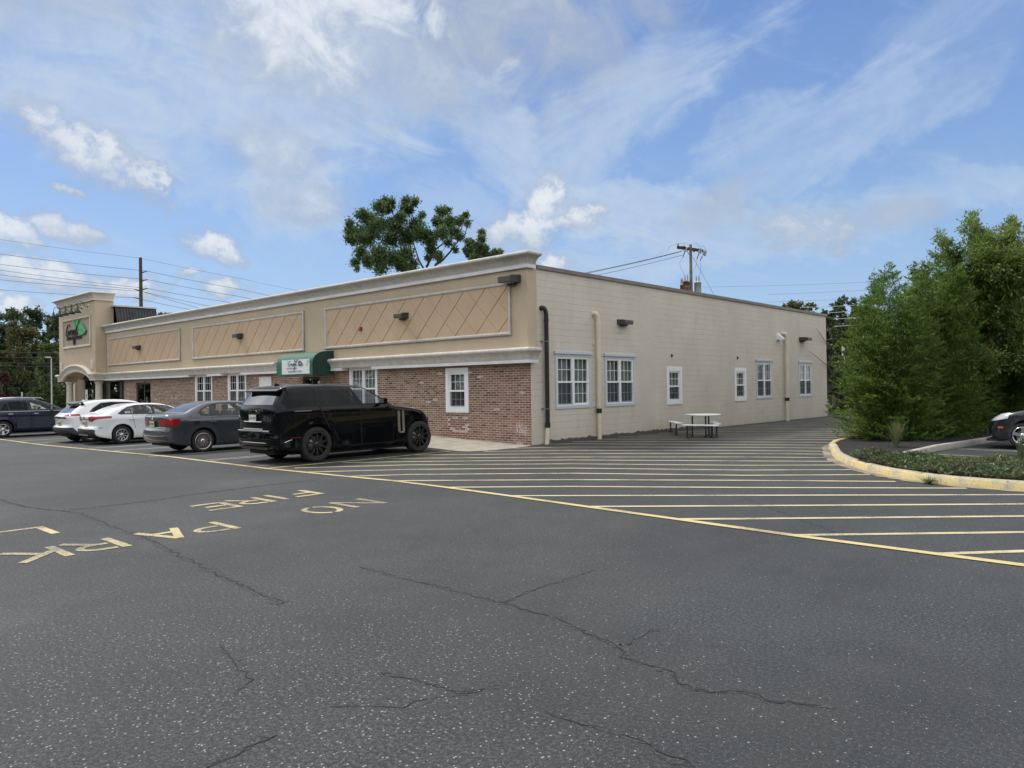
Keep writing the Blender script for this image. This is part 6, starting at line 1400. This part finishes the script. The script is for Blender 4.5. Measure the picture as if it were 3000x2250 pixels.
for e in ob[::3]: b.tube([(0, 0, min(2.0 + e[2] * .25, e[2])), ((e[0]) * .5, e[1] * .5, e[2] * .75 + .4), e[:3]], [.05, .03, .008], 5)
b.build('trunk', M_bark, O); V, F = twig_cards(ob, 120000, .125, .32, 18, .85); card_mesh('crown', V, F, L_oak, O)
# tree standing beyond the store roof
def px_tree(name, label, blobs_px, ox, oy, s, depth, m, n, size, limbs, group=None, base=None, depthspread=2.0, sub=14, subr=.5, asp=.6):
    q = np.random.default_rng(len(blobs_px)); b0 = at(ox + base[0] / s, oy + base[1] / s, depth); g = Vector((b0.x, b0.y, -.4)); o = thing(name, label, 'tree', g, 0, group); bl = []
    for x, y, r in blobs_px:
        p = at(ox + x / s, oy + y / s, depth + q.uniform(-1, 1) * depthspread) - g; rr = r / s / FP * depth; bl.append((*p, rr, rr, rr * .9))
    b2 = []
    for e in bl:
        b2.append((e[0], e[1], e[2], e[3] * 1.08, e[4] * 1.08, e[5] * 1.08))
        for j in range(5):
            u = q.normal(0, 1, 3); u /= np.linalg.norm(u); k_ = e[3] * q.uniform(.25, 1.08); f_ = e[3] * q.uniform(.22, .46); b2.append((e[0] + u[0] * k_, e[1] + u[1] * k_, e[2] + u[2] * k_, f_, f_, f_))
    V, F = twig_cards(b2, n, size, .55, 6, 1.0); card_mesh('crown', V, F, m, o); b = MB()
    for pts, r0, r1 in limbs:
        P = [at(ox + x / s, oy + y / s, depth) - g for x, y in pts]; b.tube(P, list(np.linspace(r0 * .6, r1 * .6, len(P))), 7)
    P = [at(ox + x / s, oy + y / s, depth) - g for x, y in base[2:]] if len(base) > 2 else []
    tp = at(ox + base[0] / s, oy + base[1] / s, depth) - g; b.tube([(tp.x, tp.y, -.2), (tp.x + .1, tp.y, tp.z * .5), tuple(tp)], [.45, .36, .25], 9); b.build('trunk', mat('dark_bark', varied((.022, .019, .017), (.04, .035, .03), 4, .9)), o); return o
TB = [(300, 560, 120), (200, 650, 60), (380, 640, 100), (340, 330, 70), (430, 380, 80), (560, 230, 75), (660, 250, 80), (700, 180, 50), (620, 150, 30), (880, 160, 50), (900, 260, 80), (1000, 180, 50), (560, 470, 100), (760, 480, 110), (830, 380, 70), (1000, 470, 90), (1090, 340, 36), (1080, 580, 100), (900, 620, 110), (700, 650, 100), (480, 560, 90),
      (330, 800, 80), (420, 920, 70), (560, 830, 110), (570, 1000, 90), (740, 880, 110), (900, 820, 90), (960, 960, 80), (250, 930, 50), (280, 1000, 24), (1180, 620, 80), (1330, 300, 60), (1410, 280, 36), (1290, 430, 65), (1440, 420, 80), (1330, 560, 80), (1480, 540, 75), (1570, 420, 55), (1640, 350, 34), (1650, 440, 36), (1560, 600, 45), (1220, 800, 60), (1200, 700, 60), (1300, 870, 50), (1430, 680, 45), (1510, 770, 32), (1160, 880, 36), (190, 440, 44), (180, 540, 50), (840, 1010, 60), (1650, 660, 20)]
px_tree('maple_tree', 'tall open crowned tree with visible dark limbs standing behind the middle of the roof', TB, 980, 550, 4.254, 60, L_maple, 46000, .20, [([(1140, 1200), (1150, 980), (1210, 860), (1270, 760), (1370, 680), (1440, 560)], .20, .05), ([(1230, 1100), (1260, 960), (1340, 910), (1440, 800), (1520, 690), (1630, 580), (1650, 480)], .20, .04), ([(1110, 1010), (1050, 900), (1020, 800), (950, 600), (880, 380)], .13, .03), ([(1100, 1250), (900, 980), (840, 800), (800, 640), (710, 450)], .16, .03), ([(840, 820), (700, 770), (560, 640), (420, 560)], .1, .03), ([(1000, 1150), (700, 950), (480, 860)], .12, .03), ([(1330, 900), (1340, 800), (1410, 700)], .06, .02)], base=(1130, 1300), depthspread=2.2)
px_tree('small_tree', 'smaller dark tree top just right of the big tree above the cornice', [(1750, 790, 60), (1700, 700, 36), (1840, 560, 30), (1830, 640, 36), (1800, 740, 50), (1870, 760, 40), (1680, 820, 40), (1740, 880, 50), (1640, 790, 22), (1850, 840, 50), (2000, 820, 36), (2060, 800, 22), (1940, 840, 30)], 980, 550, 4.254, 60, L_maple, 9000, .19, [([(1800, 1000), (1830, 800), (1850, 580)], .08, .02)], base=(1800, 1100), depthspread=1.2)
# far trees on the left beyond the road
def far(name, label, px, ytop, ybase, depth, wpx, m, seed, n=7000, group='trees at the far left', size=.42, h0f=.22, sub=12, subr=.3, nblob=30, dz=0):
    b0 = at(px, ybase, depth); tp = at(px, ytop, depth); z0 = -.4; h = tp.z - z0; return tree(name, label, b0.x, b0.y, z0, h, h * h0f, wpx / FP * depth, m, n, size, seed, group, .28, nblob=nblob, sub=sub, subr=subr)
far('dark_tree', 'tall dark tree at the extreme left edge', -15, 905, 1180, 112, 50, L_dark, 1); far('dark_tree', 'tall dark tree with an open top, second from the left edge', 55, 884, 1180, 116, 48, L_dark, 2)
far('dark_tree', 'dark tree between the olive tree and the tower', 128, 893, 1180, 118, 48, L_dark, 3); far('dark_tree', 'dark tree directly left of the tower cornice', 178, 905, 1180, 114, 40, L_dark, 4)
far('olive_tree', 'brownish olive tree in front of the darker trees at far left', 62, 930, 1175, 100, 50, L_olive, 5, 8000, size=.38, h0f=.35); far('green_tree', 'mid green tree behind the lot lamp post', 150, 1000, 1178, 96, 46, L_mid, 6, 7000, size=.36, h0f=.12)
far('purple_tree', 'small dark red leaved tree at the left edge', 2, 1085, 1178, 84, 30, L_redl, 7, 5000, size=.28, h0f=.1); far('green_tree', 'mid green tree low at the left behind the navy SUV', -20, 1010, 1180, 98, 50, L_mid, 8, 6000, size=.38)
far('dark_tree', 'dark tree seen through the tower portico', 255, 900, 1180, 120, 50, L_dark, 12); far('dark_tree', 'distant tree top showing above the cornice right of the tower', 492, 900, 1150, 92, 36, L_dark, 13, 5000); 
q = np.random.default_rng(77); bl = []
for i in range(60): p = at(-60 + i * 6, 1150, 104 + q.uniform(-6, 6)); bl.append((p.x, p.y, q.uniform(.5, 3.2), 2.2, 2.2, 1.8))
for i in range(70): p = at(-60 + i * 5.2, 1150, 128 + q.uniform(-5, 5)); bl.append((p.x, p.y, q.uniform(1.0, 9.0), 3.0, 3.0, 2.6))
V, F = blobs_cards(bl, 30000, .6, .5, 12, .3); tag(card_mesh('undergrowth', V, F, L_dark), 'dark undergrowth below the far trees at left', None, None, 'stuff')
# far trees on the right behind the store
for a in [('brown_green_tree', 'round brownish tree top above the far roof edge', 2325, 866, 1180, 66, 42, L_olive, 21), ('dark_tree', 'open dark tree behind the far roof corner', 2400, 858, 1180, 74, 44, L_dark, 22), ('dark_tree', 'dark tree with a ragged top just right of the far roof corner', 2478, 850, 1180, 70, 46, L_dark, 23), ('dark_tree', 'dark tree behind the left shoulder of the hedge', 2545, 846, 1180, 66, 44, L_dark, 24), ('dark_tree', 'dark tree at the far back between store and hedge', 2440, 905, 1180, 60, 40, L_dark, 25)]:
    far(*a[:6], a[6], a[7], a[8], 7000, 'trees behind the store at right', .30, .15, 12, .27, 34)
bl = []
for i in range(46): p = at(2446 + i * 4.2, 1150, 80 + q.uniform(-3, 3)); bl.append((p.x, p.y, q.uniform(0.5, 7.2), 2.2, 2.2, 2.0))
V, F = blobs_cards(bl, 14000, .42, .5, 12, .3); tag(card_mesh('undergrowth', V, F, L_dark), 'dark wood edge behind the far right corner of the store', None, None, 'stuff')
far('dark_tree', 'brownish dark tree top poking above the middle of the hedge', 2740, 758, 1200, 34, 75, L_dark, 26, 11000, 'trees behind the store at right', .17, .3); far('dark_tree', 'dark tree behind the hedge next to the right edge', 2900, 800, 1200, 38, 95, L_dark, 27, 11000, 'trees behind the store at right', .18, .2)
far('green_bush', 'yellow green bush beside the far end of the block wall', 2468, 985, 1200, 44, 26, L_hedge, 28, 9000, None, .14, .05); far('dark_bush', 'tall dark bush low beside the far end of the block wall', 2452, 1085, 1215, 41, 22, L_dark, 29, 7000, None, .15, .02)
far('dark_bush', 'tall dark bush between the far wall corner and the hedge', 2500, 1040, 1215, 43, 30, L_mid, 31, 8000, None, .15, .02)
# wood that closes the view behind the camera and on both sides
q = np.random.default_rng(9); bl = []
for i in range(214):
    a = R(18 + i * 1.14); d_ = q.uniform(62, 78); bl.append((14 + math.sin(a) * d_, -16 + math.cos(a) * d_, q.uniform(1, 11.5) , 4.2, 4.2, 3.2))
for i in range(60): bl.append((-108 + q.uniform(-5, 5), -48 + i * .9, q.uniform(1, 11.5), 4.2, 4.2, 3.2))
V, F = blobs_cards(bl, 38000, 1.5, .6, 12, .35); tag(card_mesh('woodland', V, F, L_dark), 'wood on the far side of the lot behind the viewpoint', None, None, 'stuff')
# juniper ground cover along the front of the island
n = 200000; xs_ = rng.uniform(8.9, 19, n); ys_ = rng.uniform(-2.5, .95, n); C = []
ISLa = np.array(ISL)
OX = [p[0] for p in OUT if p[1] < 3]; OY = [p[1] for p in OUT if p[1] < 3]
yo_ = np.interp(xs_, OX, OY) + .22; jl = np.interp(xs_, [8.9, 9.3, 9.8, 10.6, 12, 19], [.30, .75, .50, .40, .42, .45]); keep = (ys_ > yo_) & (ys_ < jl)
xs_, ys_ = xs_[keep], ys_[keep]; hn = np.array([mnoise.noise((x * 1.6, y * 2.2, 3)) for x, y in zip(xs_, ys_)]); hn2 = np.array([mnoise.noise((x * 5, y * 5, 9)) for x, y in zip(xs_, ys_)])
top_ = np.clip(.10 + .15 * hn + .09 * hn2, 0, .4); keep = top_ > .035; xs_, ys_, top_ = xs_[keep][:70000], ys_[keep][:70000], top_[keep][:70000]
C = np.stack([xs_, ys_, .13 + top_ * rng.uniform(.35, 1.05, len(xs_))], 1); D_ = np.stack([rng.normal(0, .6, len(xs_)), rng.normal(-.1, .6, len(xs_)), np.full(len(xs_), .55)], 1)
V, F = cards(C, D_, rng.uniform(.05, .11, len(C)), .30); tag(card_mesh('juniper_ground_cover', V, F, L_jun), 'low juniper ground cover behind the yellow kerb', None, None, 'stuff')
def tuft(name, label, x, y, z, n, h, m, spread=.35, seed=1, w_=.008):
    q = np.random.default_rng(seed); b = MB(); o = thing(name, label, 'plant', (x, y, z))
    for i in range(n):
        a = q.uniform(0, 6.28); l = h * q.uniform(.5, 1.1); s_ = spread * q.uniform(.1, 1); p0 = Vector((math.cos(a) * .05 * q.uniform(0, 1), math.sin(a) * .05, 0)); p2 = Vector((math.cos(a) * s_, math.sin(a) * s_, l)); p1 = p0.lerp(p2, .5) + Vector((0, 0, l * .12)); sd_ = Vector((-math.sin(a), math.cos(a), 0)) * w_
        b.add([p0 - sd_, p0 + sd_, p1 + sd_ * .8, p1 - sd_ * .8, p2], [(0, 1, 2, 3), (3, 2, 4)])
    b.build('blades', m, o, recalc=False); return o
tuft('grass_tuft', 'tall thin ornamental grass tuft in front of the evergreen shrub', 8.92, 3.25, .15, 170, .62, leafmat('grass_blade', (.10, .13, .05), (.20, .22, .10), (.16, .15, .08)), .30, 4)
tuft('weed', 'small weed stalk rising from the ground cover at the right edge', 11.9, .1, .18, 26, .5, L_jun, .12, 6, .012)
tuft('weed', 'patch of weed grass growing at the foot of the yellow kerb', 11.0, -2.62, .01, 60, .12, L_jun, .28, 8)

# ------------------------------------------------------------------ picnic table
PT = thing('picnic_table', 'white round picnic table with attached white benches and dark legs beside the block wall', 'picnic table', (2.15, 5.65, 0), R(42))
M_hdpe = mat('white_plastic', color=(.74, .75, .76), rough=.5); M_leg = mat('dark_grey_legs', color=(.022, .022, .028), rough=.45)
gzt = gz(2.15, 5.65); inv = (Matrix.Translation((2.15, 5.65, 0)) @ Matrix.Rotation(R(42), 4, 'Z')).inverted()
def P3(px, py, z): return inv @ gat(px, py, z + gzt)
tc_ = P3(2059, 1214.5, .73); b = MB(); b.lathe([(0, .0), (.54, .0), (.575, .01), (.58, .03), (.565, .045), (0, .047)], (tc_.x, tc_.y, .70 + gzt), 'Z', 40); b.build('tabletop', M_hdpe, PT)
def bench(pa, pb, w_=.125):
    a = P3(*pa, .45); c = P3(*pb, .45); d_ = (c - a); d_.z = 0; L_ = d_.length; an = math.atan2(d_.y, d_.x); b = MB(); b.box(-L_ / 2, L_ / 2, -w_, w_, .41, .45); o = b.build('bench', M_hdpe, PT, bevel=.018); o.location = ((a.x + c.x) / 2, (a.y + c.y) / 2, gzt); o.rotation_euler = (0, 0, an); return o
bench((2000, 1243.5), (2105, 1245)); bench((1966, 1233), (1992, 1239)); bench((2088, 1235.5), (2101, 1241))
def leg(px, py, z1, r=.026):
    p = P3(px, py, 0); b = MB(); b.cyl((p.x, p.y, gzt), (p.x, p.y, z1 + gzt), r, n=10); b.cyl((p.x, p.y, gzt), (p.x, p.y, gzt + .03), r * 1.4, n=10); b.build('leg', M_leg, PT); return p
l1 = leg(2029, 1277, .70); l2 = leg(2068, 1281, .70); l3 = leg(2077, 1276, .70); l4 = leg(1965, 1266, .41); l5 = leg(1982, 1275, .41); l6 = leg(2014, 1284, .41); l7 = leg(2086, 1284, .41, .036); l8 = leg(2100, 1280, .41)
for a, c in ((l1, l5), (l5, l4), (l2, l7), (l3, l8), (l1, l6), (l2, l3), (l7, l8)):
    b = MB(); b.cyl((a.x, a.y, gzt + .05), (c.x, c.y, gzt + .05), .018, n=8); b.build('foot_bar', M_leg, PT)

# ------------------------------------------------------------------ poles, signs, wires
M_wood = mat('weathered_pole', varied((.115, .10, .085), (.19, .17, .145), 3, .9)); M_woodd = mat('dark_brown_pole', varied((.050, .032, .024), (.08, .055, .042), 3, .9)); M_wire = mat('wire', color=(.06, .07, .085), rough=.6); M_ins = mat('insulator', color=(.22, .24, .26), rough=.3); M_galv = mat('galvanised', color=(.42, .43, .44), rough=.45, metal=.3)
def post(px, ytop, depth, r, name, label, m, zb=-.5):
    p = at(px, ytop, depth); o = thing(name, label, 'utility pole', (p.x, p.y, zb), 0); b = MB(); b.cyl((0, 0, 0), (0, 0, p.z - zb), r * 1.25, r * .85, 12); b.build('pole', m, o); return o, p
LP_, lp = post(411.5, 754.8, 110, .26, 'utility_pole', 'tall dark brown power pole behind the tower', M_woodd)
def davit(o, p0, px0, py0, px1, py1, dep, zb=-.5):
    a = at(px0, py0, dep); c = at(px1, py1, dep); g = Vector(o.location); b = MB(); b.tube([a - g, (a.lerp(c, .5) - g), c - g], [.10, .085, .06], 6); b.build('insulator_arm', mat('davit', color=(.03, .035, .045), rough=.5), o)
for q_ in ((414, 799, 432, 794), (414, 824, 432, 819), (414, 850, 433, 844.5), (409, 851, 393, 847), (409, 875, 392, 871.5)): davit(LP_, lp, *q_, 110)
WL = [((0, 701.2), (411, 756), (700, 814.8)), ((0, 743.9), (431, 794), (700, 846.9)), ((0, 774.4), (431, 819), (700, 868.4)), ((0, 791.3), (432, 845), (674, 886)), ((0, 805), (394, 847), (560, 896)), ((0, 819.5), (412, 853), (611, 896)), ((0, 848.8), (393, 872), (554, 906.5))]
lab = ['topmost power line at left', 'second power line from the top at left', 'third power line from the top at left', 'fourth power line from the top at left', 'fifth power line from the top at left', 'sixth power line from the top at left', 'lowest power line crossing behind the tower']
def wire(label, pts, r, group, m=M_wire):
    P = []; 
    for i in range(len(pts) - 1):
        a, c = Vector(pts[i]), Vector(pts[i + 1]); L_ = (c - a).length
        for j in range(10): f = j / 10; P.append(a.lerp(c, f) - Vector((0, 0, L_ * .006 * 4 * f * (1 - f))))
    P.append(Vector(pts[-1])); b = MB(); b.tube(P, r, 5); return tag(b.build('power_line', m), label, 'power line', group)
for (a, c, e), l in zip(WL, lab):
    A_ = at(*a, 105); Cc = at(*c, 110); E_ = at(*e, 118); A2 = A_ + (A_ - Cc) * .5; E2 = E_ + (E_ - Cc) * 1.2; wire(l, [A2, A_, Cc, E_, E2], .028 if l != lab[0] else .018, 'power lines at the left')
for i, (y0, y1) in enumerate(((955, 972), (1030, 1034), (1045, 1048), (1062, 1064), (1070, 1074))):
    wire('power line low across the far left trees, number %d from the top' % (i + 1) if False else ['highest dark line crossing the far left trees', 'second dark line crossing the far left trees', 'third dark line crossing the far left trees', 'fourth dark line crossing the far left trees', 'lowest dark line crossing the far left trees'][i], [at(-40, y0, 84), at(185, y1, 88), at(300, y1 + 4, 90)], .03, 'lines across the far left trees', M_black)
RP, rp = post(2023, 716.3, 68, .145, 'utility_pole', 'weathered grey power pole with crossarm and two transformers behind the store', M_wood)
g_ = Vector(RP.location)
def rq(x, y, dd=0): return at(1950 + x / 8.73, 690 + y / 8.73, 68 + dd) - g_
b = MB(); a, c = rq(290, 300), rq(960, 390); dirv = (c - a).normalized(); upv = Vector((0, 0, .13)); sv = dirv.cross(Vector((0, 0, 1))) * .07
b.add([a - upv - sv, a + upv - sv, a + upv + sv, a - upv + sv, c - upv - sv, c + upv - sv, c + upv + sv, c - upv + sv], [(0, 1, 2, 3), (7, 6, 5, 4), (0, 4, 5, 1), (1, 5, 6, 2), (2, 6, 7, 3), (3, 7, 4, 0)]); b.build('crossarm', mat('dark_crossarm', color=(.035, .035, .035), rough=.9), RP)
for pts in ([(320, 270), (320, 210)], [(420, 280), (490, 270)], [(560, 300), (500, 400)], [(885, 330), (850, 450)], [(940, 350), (880, 460)], [(1000, 380), (960, 500)], [(1040, 400), (1000, 520)]):
    b = MB(); b.tube([rq(*p, -.2) for p in pts], [.07, .09], 7); b.build('insulator', M_ins, RP)
for pts in ([(500, 400), (440, 560)], [(850, 470), (800, 600)], [(940, 530), (880, 650)], [(700, 410), (750, 410)]):
    b = MB(); b.tube([rq(*p, -.2) for p in pts], [.045, .035], 6); b.build('fuse_cutout', M_black, RP)
for pts in ([(540, 370), (600, 490)],): b = MB(); b.tube([rq(*p, -.1) for p in pts], .03, 5); b.build('brace', M_black, RP)
M_rust = mat('rusty_tank', varied((.17, .055, .038), (.34, .30, .26), 1.3, .8, lo=.45, hi=.62)); M_tank = mat('grey_tank', varied((.36, .38, .37), (.46, .48, .47), 2, .6))
def can(cx, cy, wpx, hpx, m, dd):
    p = rq(cx, cy, dd); r = wpx / 8.73 / FP * 68 / 2; h = hpx / 8.73 / FP * 68; b = MB(); b.lathe([(0, 0), (r * .95, 0), (r, .05), (r, h - .06), (r * 1.05, h - .06), (r * 1.05, h), (r * .8, h + .08), (0, h + .1)], (p.x, p.y, p.z - h), 'Z', 18); o = b.build('transformer', m, RP)
    for dx_ in (-.4, .4):
        b = MB(); k = Vector((p.x, p.y, p.z)) + Vector((rt.x, rt.y, 0)) * dx_ * r; b.lathe([(.05, 0), (.08, .05), (.05, .1), (.08, .2), (.05, .3), (.07, .4), (.04, .48), (.02, .6)], (k.x, k.y, k.z + .03), 'Z', 8); b.build('bushing', M_ins, o)
can(530, 1180, 165, 380, M_rust, -.35); can(820, 1200, 175, 400, M_tank, .1); can(415, 1260, 90, 300, M_rust, .6)
for i, pts in enumerate([[(440, 560), (360, 690), (385, 830), (480, 1000)], [(800, 600), (780, 760), (700, 920)], [(880, 660), (900, 800), (905, 950), (850, 1030)], [(320, 200), (450, 195), (590, 230)], [(700, 215), (790, 200), (880, 300)], [(900, 270), (980, 270), (1040, 380)], [(40, 390), (120, 270), (310, 205)]]):
    b = MB(); P = [rq(*p) for p in pts]; P2 = [P[0]]
    for j in range(len(P) - 1): P2 += [P[j].lerp(P[j + 1], .5), P[j + 1]]
    b.tube(P2, .012, 5); b.build('jumper_wire', M_wire, RP)
wire('upper overhead wire running left from the pole behind the roof', [at(2008, 733, 68), at(1735, 795, 64), at(1600, 822, 62)], .022, 'wires at the pole behind the store'); wire('middle overhead wire running left from the pole behind the roof', [at(1996, 737, 68), at(1728, 799, 64), at(1600, 824, 62)], .022, 'wires at the pole behind the store'); wire('lower overhead wire running left from the pole behind the roof', [at(2000, 747, 68), at(1760, 804, 64), at(1620, 832, 62)], .02, 'wires at the pole behind the store')
wire('guy wire slanting down right from the pole behind the roof', [at(2030, 753, 68), at(2091, 862, 64), at(2120, 915, 62)], .018, 'wires at the pole behind the store')
for (a, c), l in zip([((2060, 841), (2760, 815)), ((2250, 862.6), (2712, 838)), ((2250, 885), (2600, 868)), ((2350, 901), (2560, 891)), ((2424, 917), (2560, 905)), ((2442, 935), (2560, 926)), ((2443, 956.6), (2560, 947))], ['faint top wire across the sky right of the pole', 'second wire across the sky toward the hedge', 'third wire passing the brownish tree top', 'pale wire at the roof line before the dark trees', 'upper pale wire crossing the dark trees', 'middle pale wire crossing the dark trees', 'lowest pale wire crossing the dark trees']):
    wire(l, [at(*a, 56), at(*c, 54)], .010 if 'pale' not in l else .020, 'wires right of the store', M_galv if 'pale' in l else mat('bright_wire', color=(.20, .25, .32)))
o, p = post(2470, 1002, 57, .12, 'utility_pole', 'pale grey pole among the trees beyond the far wall corner', M_galv)
# lot lamp at left
p = at(150, 1048, 80); zb = at(153, 1176, 80).z; o = thing('lamp_post', 'slim grey parking lot lamp post left of the tower', 'lamp post', (p.x, p.y, -.35)); h = p.z + .35; b = MB(); b.cyl((0, 0, 0), (0, 0, h), .075, .06, 10); b.build('post', M_galv, o)
b = MB(); d0 = Vector((rt.x, rt.y, 0)) * -.35; b.box(d0.x - .3, d0.x + .3, d0.y - .2, d0.y + .2, h - .02, h + .10); b.cyl((0, 0, h), tuple(d0 + Vector((0, 0, h + .04))), .05, n=8); b.build('lamp_head', M_galv, o, bevel=.03)
# accessible parking signs
M_sgreen = mat('sign_green_ink', color=(.05, .25, .10)); M_sblue = mat('sign_blue', color=(.03, .08, .42)); M_sw = mat('sign_white', color=(.75, .77, .78), rough=.4)
def hsign(px, ytop, y, label):
    d_ = fw * FP + rt * (px - 1500) + up * (1125 - ytop); p = CP + d_ * ((y - CP.y) / d_.y); o = thing('parking_sign', label, 'sign', (p.x, p.y, gz(p.x, p.y)), 0, 'accessible parking signs'); h = p.z - gz(p.x, p.y)
    b = MB(); b.box(-.025, .025, 0, .04, 0, h - .02); b.build('post', M_galv, o)
    b = MB(); b.box(-.15, .15, -.012, -.002, h - .45, h); b.box(-.15, .15, -.012, -.002, h - .68, h - .47); pl = b.build('plate', M_sw, o)
    text_mesh('RESERVED', .06, .001, M_sgreen, pl, (0, -.0135, h - .085), R(90), 0); text_mesh('PARKING', .06, .001, M_sgreen, pl, (0, -.0135, h - .15), R(90), 0)
    b = MB(); b.box(-.085, .085, -.0165, -.0125, h - .42, h - .21); b.build('blue_symbol_panel', M_sblue, pl)
    b = MB(); b.lathe([(.018, -.001), (.018, .001), (0, .001)], (0, -.018, h - .24), 'Y', 10); b.tube([(0, -.018, h - .26), (0, -.018, h - .33), (.03, -.018, h - .33), (.045, -.018, h - .38)], .006, 5); b.tube([(-.0 + .035 * math.cos(R(a)), -.018, h - .35 + .035 * math.sin(R(a))) for a in range(100, 340, 20)], .005, 5); b.build('wheelchair_symbol', M_sw, pl)
    text_mesh('VAN ACCESSIBLE', .032, .001, M_sgreen, pl, (0, -.0135, h - .58), R(90), 0)
hsign(64, 1149, -2.0, 'accessible parking sign sticking up behind the navy SUV'); hsign(253.5, 1142, -2.4, 'accessible parking sign in front of the entrance arch')
